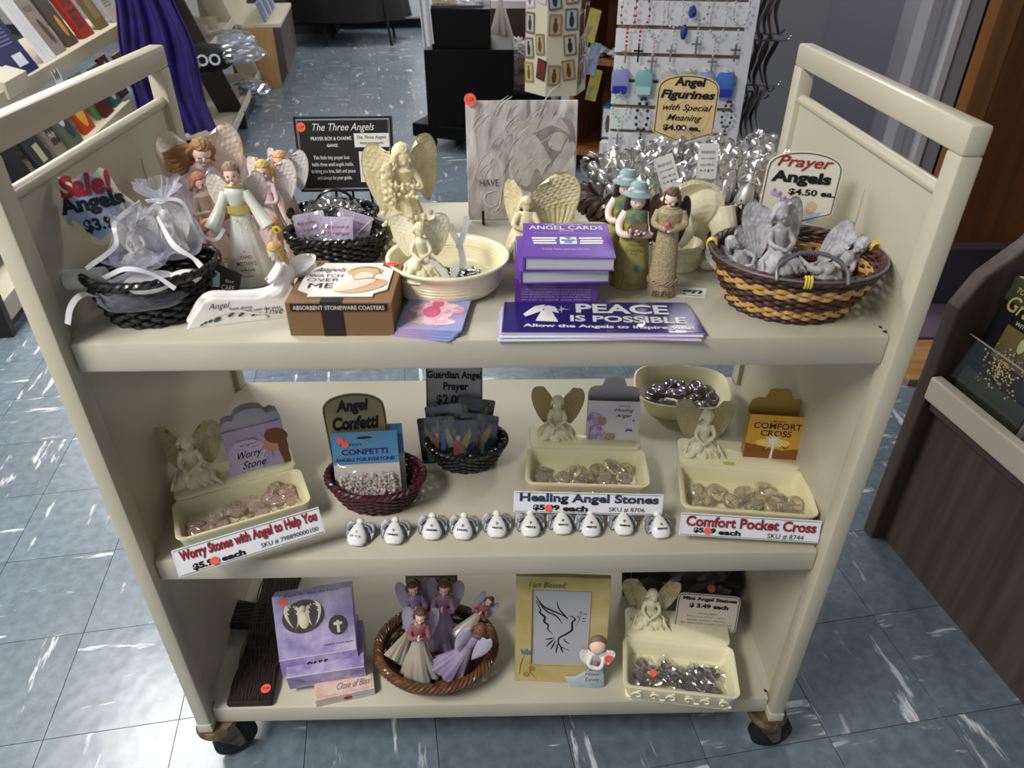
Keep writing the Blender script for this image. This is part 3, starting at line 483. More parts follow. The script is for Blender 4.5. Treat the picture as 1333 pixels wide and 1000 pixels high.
def onright(y, x, z, lean=-22): return GM @ Matrix.Translation((x, y, z)) @ Matrix.Rotation(R(-90), 4, 'Z') @ Matrix.Rotation(R(lean), 4, 'X')
GRB = 'face-out books on the right unit'
t = cover('gift_book', 'black gift book with green band and autumn leaf path, nearest the walnut end panel', GRB, onright(-.100, .035, .425, -9), .16, .25, .02, '#0e0f12', [('r', '#2f3a20', -.5, .82, .5, 1.0), ('t', '#b7a255', -.4, .90, .3, .94, 'TO A WONDERFUL'), ('t', '#b7a255', -.42, .76, .45, .88, 'Grandson'), ('t', '#c9c6b8', -.2, .70, .4, .73, 'WITH MUCH LOVE'), ('r', '#6a5a2a', -.28, .42, .22, .68), ('o', '#3b4218', .1, .62, .1, .05), ('o', '#b8b489', .02, .60, .05, .06), ('o', '#5c564c', -.03, .48, .2, .06), ('r', '#2a301c', -.5, .0, .5, .25)])
mm = M()
for k in range(170): mm.add(([(lambda a, b, s, r: (a + s * cos(r + q * PI / 2), -.0048, b + s * .8 * sin(r + q * PI / 2)))(RS.normal(-.01, .03), RS.normal(.095, .022), RS.uniform(.0015, .004), RS.rand() * 3) for q in range(4)], [(0, 1, 2, 3)])) if False else None
for k in range(170):
    a, b, s, r = RS.normal(-.006, .020), RS.normal(.092, .020), RS.uniform(.0012, .0032), RS.rand() * 3; mm.add(([(a + s * cos(r + q * PI / 2), -.0048, b + s * .8 * sin(r + q * PI / 2)) for q in range(4)], [(0, 1, 2, 3)]))
obj('leaf_print', mm, mat('leaf_gold', '#c08a3c', .5, n=(60, '#e0c27a', .4, .6)), t, smooth=False, kind='stuff')
cover('gift_book', 'white and blue book behind the black gift book', GRB, onright(-.2, .22, .5, -20), .14, .2, .02, '#22255a', [('r', '#b9bcd0', -.2, .7, .5, .95)])
cover('gift_book', 'pink and teal striped book at the right edge', GRB, onright(-.325, .035, .42, -9), .17, .22, .02, '#7c9ba0', [('r', '#c9a9c0', -.45, .3 + .14 * k, .45, .37 + .14 * k) for k in range(4)])
AC = thing('acrylic_holder', 'clear acrylic book holder in front of the black gift book', 'holder'); AC.matrix_basis = onright(-.118, .02, .42, -9); ACM = film('acrylic', '#dfe6ea', .03, rough=.04, edge=.06)
obj('front_pane', box((-.11, -.004, 0), (.11, -.001, .13)), ACM, AC, smooth=False, bevel=.0008); obj('edge_strip', box((.108, -.005, 0), (.114, .03, .13)), mat('acrylic_edge', '#b9b3a4', .2), AC, smooth=False)
obj('top_edge', box((-.11, -.0045, .129), (.11, -.0005, .1305)), MATS['acrylic_edge'], AC, smooth=False)
# ================================================================ the cart
CM = mat('cart_enamel', '#bcb6a1', .38, coat=.15, n=(3, '#b3ad98', .35, .7), bump=(18, .06))
SM = mat('shelf_enamel', '#bdb8a6', .5, n=(5, '#b0ab99', .3, .7), bump=(14, .08))
W, D, PW, PF, ZT, ZB = .914, .4436, .0223, -.0159, 1.0642, .104
cart = thing('book_cart', 'cream metal three-shelf book cart on casters filled with angel gifts', 'cart')
for z in (Z1, Z2, Z3):
    obj('shelf', box((0, 0, z - .0385), (W, D, z)), SM, cart, bevel=.004)
    for a, b in ((-.0085, .004), (W - .004, W + .0085)): obj('shelf_end', box((a, .014, z - .038), (b, D - .028, z - .0002)), SM, cart, smooth=False)
for sx, x0, x1 in ((-1, -PW, 0), (1, W, W + PW)):
    for y0, y1 in ((PF, PF + .028), (D - .028, D + .002)):
        obj('post', box((x0, y0, ZB), (x1, y1, ZT - .029)), CM, cart, bevel=.003)
    a = x0 + .004 if sx < 0 else x0 + .008; b = a + .010
    obj('end_panel', box((a, PF + .02, ZB + .02), (b, D - .02, ZT - .073)), CM, cart, smooth=False)
    xm = x0 if sx > 0 else x1
    for yy in (.16, .30): obj('embossed_seam', box((a - (.001 if sx > 0 else 0), yy, Z1 + .01), (b + (.001 if sx < 0 else 0), yy + .0025, ZT - .12)), CM, cart, smooth=False)
    obj('top_rail', box((x0, PF, ZT - .0295), (x1, D + .002, ZT)), CM, cart, bevel=.0035)
    xr = (x0 + x1) / 2; obj('rod', tube([(xr, PF + .01, ZT - .072), (xr, D - .01, ZT - .072)], .0075, 16), CM, cart)
    for y0, hx in ((PF - .0008, 0),): obj('foot_collar', box((x0 - .001, y0 - .001, ZB), (x1 + .001, y0 + .03, ZB + .02)), CM, cart, bevel=.002)
GRM = mat('caster_bronze', '#8a7a62', .35, .7, n=(60, '#5a4c38', .4, .65)); RUB = mat('caster_rubber', '#141418', .6)
for x, y, rz in ((-.003, .0, R(35)), (W + .006, .0, R(4)), (0, D - .01, R(20)), (W, D - .01, R(-30))):
    t = obj('caster', lathe([(.012, .104), (.03, .102), (.034, .094), (.03, .086), (.018, .083)], 24), GRM, cart, loc=(x, y + .008, 0)); t.rotation_euler = (0, 0, rz)
    for s_ in (-1, 1): obj('fork', prism([(-.022, .088), (.022, .088), (.012 + .018, .036), (.03, .028), (.018, .026), (.012, .036)], s_ * .017 - .0015, s_ * .017 + .0015), GRM, t, smooth=False, bevel=.0008)
    obj('wheel', M().add(([(p[0] + .018, p[2], p[1] + .037) for p in lathe([(.012, -.0125), (.03, -.0125), (.0365, -.008), (.0365, .008), (.03, .0125), (.012, .0125)], 28)[0]], [q[::-1] for q in lathe([(1, 0)] * 6, 28)[1]])), RUB, t)
# chipped paint
for (qx, qy, z) in ((1157, 432, Z1), (1155, 426, Z1), (1134, 383, Z1), (996, 899, Z3)):
    p = G(qx, qy, z); obj('paint_chip', slab([(RS.uniform(.6, 1.2) * .0022 * cos(a), RS.uniform(.6, 1.2) * .0032 * sin(a)) for a in np.linspace(0, 2 * PI, 8)[:-1]], 0, .0004), INK, cart, loc=(min(p.x, W - .003), max(p.y, .003), z), smooth=False)
# ================================================================ makers of figures, baskets, trays
RES = mat('cream_resin', '#e4dab4', .5, sss=.0, n=(70, '#cbbd90', .42, .75), bump=(260, .5))
RESL = mat('pale_cream_resin', '#e9e2c6', .5, n=(60, '#d8cea8', .4, .75), bump=(240, .3))
CER = mat('cream_ceramic', '#e9e2be', .3, coat=.3); IVT = mat('ivory_tray', '#ddd6b0', .4, coat=.1)
WRS = mat('white_resin', '#e8e5e0', .4, bump=(200, .2)); LAV = mat('lavender_white', '#cbbccb', .5); SKN = mat('figurine_skin', '#f0cbb6', .5); EYE = mat('dark_eye', '#1c1614', .4); LIP = mat('painted_lips', '#a4473f', .5)
def wing(side, w_, h, rows=7, cols=5, relief=1.0, cup=.12, nu=26, nv=44, lean=.12, top=.5):
    V = []; F = []
    def pt(s, t, back):
        hw = w_ * .5 * (max(sin(PI * min(t, 1) ** .60), 0) ** .62); cx = w_ * (.50 - .06 * t + .05 * sin(PI * t)); cz = h * (top - t) + h * .06 * s * (1 - t)
        x = cx + s * hw; ed = (1 - s * s) * min(1, 12 * t, 8 * (1 - t)); th = .03 * w_ * ed
        if back: y = th + cup * w_ * (s * s) * -1 + cup * w_ * t * .4
        else:
            if t < .52: v = t / .52 * rows; r_ = int(v); fv = v - r_; fu = ((s + 1) / 2 * cols + .5 * (r_ % 2)) % 1
            else: fv = .5 + .5 * (t - .52) / .48; fu = ((s + 1) / 2 * (cols + 1)) % 1
            b = relief * .045 * w_ * (.35 + .65 * fv) * (1 - (2 * fu - 1) ** 2) ** .6 * min(1, ed * 2.5)
            y = -th - b - cup * w_ * (s * s) + cup * w_ * t * .4
        return (side * x, y, cz)
    for back in (0, 1):
        for j in range(nv + 1):
            for i in range(nu + 1): V.append(pt(-1 + 2 * i / nu, .001 + .998 * j / nv, back))
    n = nu + 1; o = n * (nv + 1)
    for j in range(nv):
        for i in range(nu):
            a = j * n + i; q = (a, a + 1, a + n + 1, a + n); F.append(q if side > 0 else q[::-1]); q = (a + o, a + n + o, a + n + 1 + o, a + 1 + o); F.append(q if side > 0 else q[::-1])
    for j in range(nv):
        for i in (0, nu): a = j * n + i; F.append((a, a + n, a + n + o, a + o))
    for i in range(nu):
        for j in (0, nv): a = j * n + i; F.append((a, a + 1, a + 1 + o, a + o))
    return V, F
def put_wing(t, side, w_, h, ma, at=(0, .02, 0), yaw=25, roll=0, **k):
    return obj('wing', wing(side, w_, h, **k), ma, t, loc=(side * at[0], at[1], at[2]), rot=(0, R(-side * roll), R(side * yaw)), ang=180)
def head(m, c_, r, yaw=0, pitch=0, roll=0):
    Q = Matrix.Translation(Vector(c_)) @ Euler((pitch, roll, yaw), 'XYZ').to_matrix().to_4x4()
    m.add(ell((0, 0, 0), (.80 * r, .92 * r, 1.1 * r), 18, 14, disp=lambda d: 1 - .10 * max(0, -d.z) * (1 - max(0, -d.y))), Q)
    m.add(ell((0, -.90 * r, -.12 * r), (.12 * r, .20 * r, .26 * r), 8, 6), Q); m.add(ell((0, -.70 * r, -.80 * r), (.28 * r, .22 * r, .22 * r), 8, 6), Q)
    for s in (-1, 1): m.add(ell((s * .42 * r, -.62 * r, -.38 * r), (.25 * r, .22 * r, .25 * r), 8, 6), Q); m.add(ell((s * .80 * r, .02 * r, -.05 * r), (.10 * r, .18 * r, .24 * r), 8, 6), Q)
    return Q
def face(t, Q, r, closed=False, blush=True):
    for s in (-1, 1):
        if closed: m = M().add(tube([(s * r * (.36 + .15 * k), -r * (.87 - .05 * abs(k)), .07 * r - .06 * r * (1 - k * k)) for k in (-1, -.5, 0, .5, 1)], .035 * r, 5), Q)
        else: m = M().add(ell((s * .34 * r, -.86 * r, .08 * r), (.11 * r, .06 * r, .10 * r), 8, 6), Q)
        obj('eye', m, EYE, t)
    obj('mouth', M().add(ell((0, -.90 * r, -.47 * r), (.15 * r, .04 * r, .04 * r), 8, 5), Q), LIP, t)
def hairm(m, Q, r, style='long', L=2.2, seed=0, locks=14):
    rs = np.random.RandomState(seed)
    m.add(ell((0, .16 * r, .22 * r), (.95 * r, .98 * r, 1.08 * r), 24, 14, disp=lambda d: (1 if not (d.y < -.35 and d.z < .42) else .72) + .05 * sin(14 * math.atan2(d.x, d.z + .01))), Q)
    if style == 'bun': m.add(ell((0, .95 * r, .35 * r), .45 * r, 12, 8), Q)
    if style in ('long', 'curly'):
        for k in range(locks):
            a = PI * (k / (locks - 1)); x = cos(a) * .88 * r; y = (.10 + .75 * sin(a)) * r; p = []
            for j in range(9): q = j / 8; wv = (.16 if style == 'curly' else .07) * r * sin(8 * q + k * 1.7); p.append((x * (1 + .25 * q) + wv, y + wv * .5 + .15 * r * q, (.35 - L * q) * r))
            m.add(tube(p, [.2 * r, .24 * r, .2 * r, .07 * r], 6), Q)
def hand(m, p, d, s, up=(0, 0, 1)):
    """small hand: palm, four bent fingers and a thumb; p wrist, d direction, s palm length"""
    d = Vector(d).normalized(); u = Vector(up); sd = d.cross(u).normalized(); u = sd.cross(d); p = Vector(p)
    m.add(tube([p, p + d * s * .55, p + d * s], [.30 * s, .42 * s, .36 * s], 8, flat=1))
    for k, l in enumerate((.75, .9, .85, .65)):
        b = p + d * s * .9 + sd * s * (.28 - .19 * k); m.add(tube([b, b + d * s * l * .55, b + d * s * l * .85 - u * s * .2], [.13 * s, .12 * s, .08 * s], 6))
    b = p + d * s * .3 + sd * s * .36; m.add(tube([b, b + (d + sd * .5) * s * .45, b + (d * 1.2 + sd * .3) * s * .6], [.14 * s, .12 * s, .09 * s], 6))
def robe(m, H, rb, folds=9, amp=.09, sx=1, sy=.8, waist=.60, train=0, wr=.062, flare=1.6, sh=.082):
    pr = []
    for k in range(15):
        q = k / 14; z = q * waist * H; r = wr * H + (rb - wr * H) * (1 - q) ** flare; pr.append((r * (1 if k else .97), z, train * (1 - q) ** 2, 0))
    pr += [(.068 * H, .66 * H), (.078 * H, .72 * H), (sh * H, .775 * H), (.074 * H, .80 * H), (.045 * H, .825 * H), (.028 * H, .84 * H), (.026 * H, .875 * H)]
    m.add(lathe(pr, 72, lambda th, t, z: 1 + amp * max(0, 1 - z / (waist * H)) ** .8 * (sin(folds * th + 1.5 * sin(2 * th) + 3 * z / H) + .4 * sin((folds * 2 + 1) * th)), sx=sx, sy=sy))
def arm(m, H, s, el, wr_, hd=True, r=.030, sh_=None, hs=.034):
    a = Vector(sh_ or (s * .078 * H, 0, .775 * H)); p = spline([a, Vector(el) * H, Vector(wr_) * H], 7); m.add(tube(p, [r * H, r * .9 * H, r * .75 * H, r * .6 * H], 10))
    if hd: hand(m, p[-1], (p[-1] - p[-4]), hs * H)
def sit_angel(name, label, loc, H, rot, ma, group=None, glit=None, parent=None, tilt=(.25, .2), wing_w=.42, wing_h=.78, wz=.62, cat='figurine', knees=1, fz=90):
    """angel seated on its gathered robe, arms round one knee; H is the height to the head's top"""
    t = thing(name, label, cat, loc, rot, group) if parent is None else parent
    m = M(); m.add(lathe([(.34 * H, 0), (.37 * H, .04 * H), (.34 * H, .12 * H), (.27 * H, .20 * H), (.19 * H, .28 * H), (.13 * H, .36 * H)], 64, lambda th, q, z: 1 + .10 * sin(7 * th + 2 * z / H) + .05 * sin(17 * th + 9 * z / H), sy=.72))
    m.add(ell((-.10 * H, -.14 * H, .22 * H), (.10 * H, .15 * H, .13 * H), 14, 10)); m.add(ell((.13 * H, -.12 * H, .15 * H), (.16 * H, .13 * H, .10 * H), 14, 10))
    m.add(tube(spline([(-.12 * H, -.10 * H, .26 * H), (-.22 * H, -.22 * H, .10 * H), (-.36 * H, -.2 * H, .03 * H)], 6), [.09 * H, .08 * H, .05 * H], 10))
    m.add(tube(spline([(0, .06 * H, .2 * H), (0, .05 * H, .42 * H), (0, .01 * H, .60 * H), (0, .0, .70 * H)], 5), [.15 * H, .115 * H, .12 * H, .12 * H, .04 * H], 16))
    m.add(tube([(0, 0, .64 * H), (0, -.01 * H, .76 * H)], .04 * H, 10))
    for s in (-1, 1): m.add(tube(spline([(s * .105 * H, .0, .635 * H), (s * .17 * H, -.09 * H, .45 * H), (s * .02 * H - .03 * H, -.24 * H, .36 * H)], 6), [.05 * H, .042 * H, .034 * H, .028 * H], 10))
    m.add(ell((-.03 * H, -.25 * H, .355 * H), (.05 * H, .035 * H, .03 * H), 8, 6))
    Q = head(m, (0, -.03 * H, .845 * H), .115 * H, tilt[0], tilt[1]); hairm(m, Q, .118 * H, 'long', 1.6, locks=9)
    for k in range(7): a = -.9 + .3 * k; m.add(tube(spline([(a * .30 * H, -.05 * H, .26 * H), (a * .38 * H, -.21 * H, .12 * H), (a * .46 * H + .03 * H, -.235 * H, .02 * H)], 5), [.015 * H, .03 * H, .02 * H], 6))
    obj('body', m, ma, t, fuse=H / fz, relax=1)
    for s in (-1, 1): put_wing(t, s, wing_w * H, wing_h * H, glit or ma, at=(.05 * H, .09 * H, wz * H), yaw=22, cup=.15, rows=6, cols=5)
    return t
def loops(L, capb=True, capt=True):
    V = []; F = []; n = len(L[0][0])
    for p, z in L: V += [(q[0], q[1], z) for q in p]
    for i in range(len(L) - 1):
        for k in range(n): l = (k + 1) % n; F.append((i * n + k, i * n + l, (i + 1) * n + l, (i + 1) * n + k))
    if capb: F.append(tuple(range(n))[::-1])
    if capt: F.append(tuple(range((len(L) - 1) * n, len(L) * n)))
    return V, F
def basket(t, at, bt, ab, bb, h, rows, stakes, ma, rows_m=None, strand=None, rimr=.0035, rim_m=None, stake_m=None, floor_m=None, belly=.0, wave=None, rim_n=3, flatn=None, rimamp=.6, wobble=0):
    """woven oval basket as parts of t: weave rows by colour, stakes, twisted rim, base"""
    st = strand or h / rows * .56; amp = wave or st * .8
    def sc(q): return q ** .8
    groups = {}
    for i in range(rows):
        q = (i + .5) / rows; a = ab + (at - ab) * sc(q) + belly * sin(PI * q); b = bb + (bt - bb) * sc(q) + belly * sin(PI * q); z = q * h; n = stakes * 4; P = []
        for k in range(n): th = 2 * PI * k / n; o = amp * cos(stakes * th / 2 * 1.0 + PI * (i % 2)) if stakes % 2 == 0 else amp * cos(stakes * th + PI * (i % 2)); P.append(((a + o) * cos(th), (b + o) * sin(th), z + wobble * sin(3 * th + i)))
        mt = (rows_m[i] if rows_m else ma); fl_ = flatn[i] if flatn else 1; groups.setdefault(mt.name, (mt, M()))[1].add(tube(P, st, 6, closed=True, flat=fl_))
    for mt, m in groups.values(): obj('weave', m, mt, t, kind='stuff')
    m = M()
    for k in range(stakes // (2 if stakes % 2 == 0 else 1)):
        for off in ((0, PI) if False else (0,)):
            th = 2 * PI * (k + 0) / (stakes // (2 if stakes % 2 == 0 else 1)) + PI / stakes * 0
            m.add(tube([((ab + (at - ab) * sc(q) + belly * sin(PI * q)) * cos(th), (bb + (bt - bb) * sc(q) + belly * sin(PI * q)) * sin(th), q * h) for q in (0, .25, .5, .75, 1)], st * .8, 5))
    obj('stakes', m, stake_m or ma, t, kind='stuff'); m = M()
    for j in range(rim_n):
        P = []
        for k in range(120): th = 2 * PI * k / 120; ph = 14 * th + 2 * PI * j / rim_n; P.append(((at + rimr * rimamp * cos(ph)) * cos(th), (bt + rimr * rimamp * cos(ph)) * sin(th), h + rimr * rimamp * sin(ph)))
        m.add(tube(P, rimr * .75, 6, closed=True))
    obj('rim', m, rim_m or ma, t); obj('base', slab([(ab * cos(a), bb * sin(a)) for a in np.linspace(0, 2 * PI, 40)[:-1]], 0, .003), floor_m or ma, t, smooth=False)
def card(name, label, cat, M4, poly, hx, border=True, th=.0012, group=None, fm=None):
    t = thing(name, label, cat, group=group)
    if isinstance(M4, Matrix): t.matrix_basis = M4
    obj('card', prism(poly, 0, th), fm or mat('card_' + hx, hx, .45), t, smooth=False)
    if border: obj('border_line', strip(inset(poly, .965), .0011 if border is True else border), INK, t, smooth=False)
    return t
def arch(w_, h, r, cut=0):
    """arched top card; cut = depth by which the bottom point hangs"""
    o = [(-w_ / 2, cut), (0, 0), (w_ / 2, cut)] if cut else [(-w_ / 2, 0), (w_ / 2, 0)]
    for k in range(13): a = PI * k / 12; o.append((w_ / 2 * cos(a), h - r + r * sin(a) ** .8))
    return o
def place(x, y, z, rz=0, rx=0, ry=0): return Matrix.Translation((x, y, z)) @ Euler((rx, ry, rz), 'XYZ').to_matrix().to_4x4()
FLAT = Matrix.Rotation(-PI / 2, 4, 'X')
# ================================================================ TOP SHELF
# ---- cardboard coaster box
KR = mat('kraft_card', '#7f6040', .8, bump=(300, .15)); BND = mat('black_band', '#231c1a', .5)
t = thing('coaster_box', 'brown cardboard box of stoneware coasters with a black band', 'box', (.300, .064, Z1), R(-1))
w_, d_, h_ = .117, .104, .042
obj('box', box((-w_ / 2, -d_ / 2, 0), (w_ / 2, d_ / 2, h_)), KR, t, smooth=False, bevel=.001)
obj('band', box((-.020, -d_ / 2 - .0006, -.0002), (.004, d_ / 2 + .0006, h_ + .0006)), BND, t, smooth=False)
ti = obj('coaster_face', prism([(x * 1, z) for x, z in [(-.036, -.043), (.036, -.043), (.036, -.036), (.050, -.026), (.050, .026), (.036, .036), (.036, .044), (-.036, .044), (-.036, .036), (-.050, .026), (-.050, -.026), (-.036, -.036)]], -.0012, 0), mat('white_stone', '#dedbd4', .7), t, loc=(0, .002, h_ + .0008), rot=(-PI / 2, 0, 0), smooth=False)
letters(ti, 'Angels', -.043, -.004, .016, .030, mat('grey_print', '#5d5a58', .6), -.002, shear=.5); letters(ti, 'WATCH', -.045, -.006, .004, .012, MATS['grey_print'], -.002); letters(ti, 'OVER', -.045, -.008, -.007, .001, MATS['grey_print'], -.002); letters(ti, 'ME', -.040, -.012, -.024, -.012, mat('dark_print', '#2f2d2d', .6), -.002)
decal(ti, 'angel_print', [oval(.018, .02, .021, .012, rot=.1), oval(.018, .008, .013, .014), oval(.02, -.018, .03, .016, rot=.4)], mat('tan_print', '#c9a87d', .6), -.0018); decal(ti, 'angel_print', [oval(.019, .006, .011, .011), oval(.012, -.016, .026, .010, rot=.6)], mat('pale_skin_print', '#e6cdbd', .6), -.0022)
obj('stroke', M().add(stroke([(-.0, .02), (.01, .03), (.03, .028), (.038, .01)], .0008, -.0026)).add(stroke([(.005, -.008), (.016, -.002), (.03, .0), (.038, -.006)], .0007, -.0026)), mat('sepia_line', '#7a6150', .6), ti, smooth=False)
letters(t, 'ABSORBENT STONEWARE COASTERS', -.05, .05, .0335, .0385, mat('cream_print', '#dcd6c8', .5), -d_ / 2 - .0012, bold=.01); obj('title_bar', box((-.053, -d_ / 2 - .0009, .0315), (.053, -d_ / 2 + .001, .0405)), BND, t, smooth=False)
q = obj('price_sticker', prism([(.0075 * cos(a), .0055 * sin(a)) for a in np.linspace(0, 2 * PI, 17)[:-1]], -.0005, 0), STK, t, loc=(.046, .045, h_ + .001), rot=(-PI / 2, 0, 0), smooth=False); letters(q, '18.99', -.005, .005, -.002, .002, INK, -.001)
letters(obj('corner_tab', prism(rrect(.03, .02, .002), -.0004, 0), KR, t, loc=(-.046, .044, h_ + .0012), rot=(-PI / 2, 0, 0), smooth=False), 'SET OF 4', -.012, .012, -.004, .004, BND, -.001)
# ---- pale blue prayer cards, a fanned pile
PCB = mat('prayer_card_blue', '#8e9bd0', .3, coat=.3, n=(28, '#b9a3cc', .42, .66))
for k in range(7):
    t = thing('prayer_card', 'blue and pink angel prayer card, %s of the fanned pile' % ('lowest', 'second', 'third', 'fourth', 'fifth', 'sixth', 'topmost')[k], 'card', group='fanned angel prayer cards')
    t.matrix_basis = place(.402 - .0012 * (6 - k) + .001 * (k % 2), .066 - .0012 * (6 - k), Z1 + .0012 * k + .0006, R(-7 - (6 - k) * .7 + 1.0 * (k % 2))) @ FLAT
    obj('card', prism(rrect(.074, .112, .004), 0, .0009), PCB, t, smooth=False)
    if k == 6:
        decal(t, 'angel_print', [oval(.0, -.012, .022, .026), oval(-.016, -.006, .016, .010, rot=.6), oval(.018, -.004, .017, .011, rot=-.5), oval(.0, -.036, .028, .010)], mat('pink_print', '#e0a2b8', .5, n=(90, '#f0d6df', .4, .6)), -.0004)
        decal(t, 'angel_print', [oval(.0, .005, .007, .008), oval(-.004, -.014, .010, .014)], mat('rose_print', '#cf5f86', .5), -.0008)
        letters(t, 'A Prayer for You', -.033, -.0, .044, .051, INK, -.001, shear=.3); letters(t, 'PROTECT US', .004, .034, .042, .049, WHT, -.001, bold=.01); letters(t, 'WATCH OVER ME AND GUIDE ME', -.01, .03, .033, .036, INK, -.001); letters(t, 'PROTECTED BY', -.026, .012, -.05, -.044, WHT, -.001)
        sticker(t, -.016, .036, .0075, -.001, '50')
# ---- 'The Three Angels' sign board
t = card('notice_board', 'black framed sign about the three angels prayer box, standing at the back', 'sign', place(.2545, .362, Z1 + .046, R(2), R(-12)), [(-.07, 0), (.068, -.001), (.070, .104), (-.0705, .1045)], '#060607', border=False, th=.004)
SIL = mat('silver_line', '#b9bcc2', .3, .4)
for f, wd in ((.94, .0009), (.915, .0005)): obj('frame_line', strip(inset([(-.07, 0), (.068, 0), (.070, .104), (-.0705, .104)], f), wd), SIL, t, smooth=False)
WI = mat('white_ink', '#d8d8d8', .5)
letters(t, 'The Three Angels', -.044, .044, .082, .095, WI, shear=.35); letters(t, 'PRAYER BOX & CHARMS', -.048, .010, .072, .077, WI, bold=.01); letters(t, 'GANZ', -.026, -.010, .063, .067, WI, bold=.03)
for k, (s, a, b) in enumerate((('This little tiny prayer box', -.047, .005), ('holds three small angels inside,', -.050, .010), ('to bring you love, faith and peace', -.052, .012), ('and always be your guide.', -.044, .006))): letters(t, s, a, b, .044 - .0095 * k, .051 - .0095 * k, WI, bold=.005)
obj('photo_card', prism([(.014, .062), (.064, .062), (.064, .081), (.014, .081)], -.0016, -.0008), WHT, t, smooth=False); letters(t, 'The Three Angels', .018, .060, .072, .078, INK, -.002, shear=.3); letters(t, 'PRAYER BOX & CHARMS', .022, .056, .066, .069, INK, -.002)
obj('photo_card', prism([(.019, .013), (.064, .013), (.064, .056), (.019, .056)], -.0016, -.0008), WHT, t, smooth=False)
m = M()
for k in range(3):
    x = .030 + .011 * k
    for ln in ([(x, .044), (x - .004, .024)], [(x, .044), (x + .004, .024)], [(x - .004, .024), (x + .004, .024)], [(x, .038), (x + .005, .043)], [(x, .038), (x - .005, .043)]): m.add(stroke([ln[0], ((ln[0][0] + ln[1][0]) / 2, (ln[0][1] + ln[1][1]) / 2), ln[1]], .0004, -.002))
    m.add(strip(oval(x, .047, .0022, .0025), .0005, -.002))
m.add(stroke([(.022, .023), (.040, .019), (.062, .023)], .0005, -.002)); obj('angel_sketch', m, INK, t, smooth=False); sticker(t, -.060, .0905, .0065, -.0012, '1.29')
obj('easel', M().add(tube([(-.02, .005, .002), (-.025, .03, -.056)], .002, 6)).add(tube([(.03, .005, .002), (.035, .03, -.056)], .002, 6)).add(tube([(0, .005, .06), (0, .05, -.045)], .002, 6)), mat('black_wire', '#0a0a0a', .3, .5), t)
# ---- grey picture
PT = bpy.data.materials.new('grey_picture_print'); PT.use_nodes = True; nt = PT.node_tree; b = nt.nodes['Principled BSDF']; tc = nt.nodes.new('ShaderNodeTexCoord'); mp = nt.nodes.new('ShaderNodeMapping'); mp.inputs['Rotation'].default_value = (0, R(35), 0); mp.inputs['Scale'].default_value = (26, 1, 9)
nz = nt.nodes.new('ShaderNodeTexNoise'); nz.inputs['Scale'].default_value = 1.5; nz.inputs['Detail'].default_value = 4; nz.inputs['Distortion'].default_value = 1.6; cr = nt.nodes.new('ShaderNodeValToRGB')
for e, (p_, hx) in zip([cr.color_ramp.elements[0], cr.color_ramp.elements[1], cr.color_ramp.elements.new(.5)], ((.30, '#7d7370'), (.68, '#d6d4d0'), (.48, '#b3adaa'))): e.position = p_; e.color = lin(hx)
nt.links.new(tc.outputs['Object'], mp.inputs[0]); nt.links.new(mp.outputs[0], nz.inputs['Vector']); nt.links.new(nz.outputs[0], cr.inputs[0]); nt.links.new(cr.outputs[0], b.inputs['Base Color']); b.inputs['Roughness'].default_value = .35; b.inputs['Coat Weight'].default_value = .5; b.inputs['Coat Roughness'].default_value = .08
w_, h_ = .160, .168
t = thing('picture_plaque', 'grey shrink-wrapped picture of an embracing angel on a small black easel', 'picture'); t.matrix_basis = place(.5105, .352, Z1 + .004, R(1), R(-9))
obj('picture', box((-w_ / 2, 0, 0), (w_ / 2, .008, h_)), PT, t, smooth=False, bevel=.001)
LT = mat('pale_grey_print', '#cbc7c2', .4, n=(50, '#b3ada8', .4, .65)); DKP = mat('brown_grey_print', '#7d726e', .4, n=(40, '#9a918c', .4, .7)); MD = mat('mid_grey_print', '#a8a09b', .4, n=(50, '#c2bcb7', .4, .7))
sm = lambda p: [(q.x, q.z) for q in spline([(a, 0, b) for a, b in p + p[:1]], 5)][:-1]
decal(t, 'dark_ground', [sm([(.0, .045), (.055, .03), (.075, .05), (.076, .13), (.05, .145), (.01, .135), (-.01, .10)])], DKP, -.0004)
decal(t, 'figure_print', [sm([(-.008, .055), (.010, .05), (.022, .075), (.040, .055), (.076, .095), (.074, .112), (.06, .102), (.045, .085), (.032, .105), (.018, .122), (-.002, .118), (-.012, .098)]), oval(.053, .112, .016, .013, rot=-.2), sm([(-.004, .118), (.02, .125), (.045, .134), (.07, .122), (.05, .148), (.01, .145), (-.02, .13)])], MD, -.0008)
decal(t, 'cloth_print', [sm([(.040, .03), (.050, .075), (.068, .09), (.077, .09), (.077, .02), (.05, .01)])], LT, -.0006)
m = M()
for k in range(34): a = RS.uniform(-.075, .03); z = RS.uniform(.06, .165); l = RS.uniform(.012, .03); m.add(stroke([(a, z), (a + l * .35, z + l * .6), (a + l * .9, z + l)], RS.uniform(.0004, .0013), -.0010 - .00001 * k))
obj('feather_strokes', m, LT, t, smooth=False, kind='stuff'); m = M()
for k in range(20): a = RS.uniform(-.06, .06); z = RS.uniform(.03, .15); l = RS.uniform(.01, .025); m.add(stroke([(a, z), (a + l * .3, z + l * .7), (a + l * .5, z + l)], RS.uniform(.0003, .001), -.0012 - .00001 * k))
obj('shade_strokes', m, DKP, t, smooth=False, kind='stuff')
letters(t, 'HAVE', -.062, -.034, .050, .060, mat('dark_grey_print', '#55504e', .5), -.0014); m = M().add(stroke([(-.035, .044), (-.052, .040), (-.056, .028), (-.046, .020), (-.035, .026)], .0011, -.0014)).add(stroke([(-.03, .045), (-.034, .02), (-.046, .012), (-.040, .008)], .0011, -.0014)); obj('swash_letter', m, mat('light_swash', '#d5d3d0', .4), t, smooth=False)
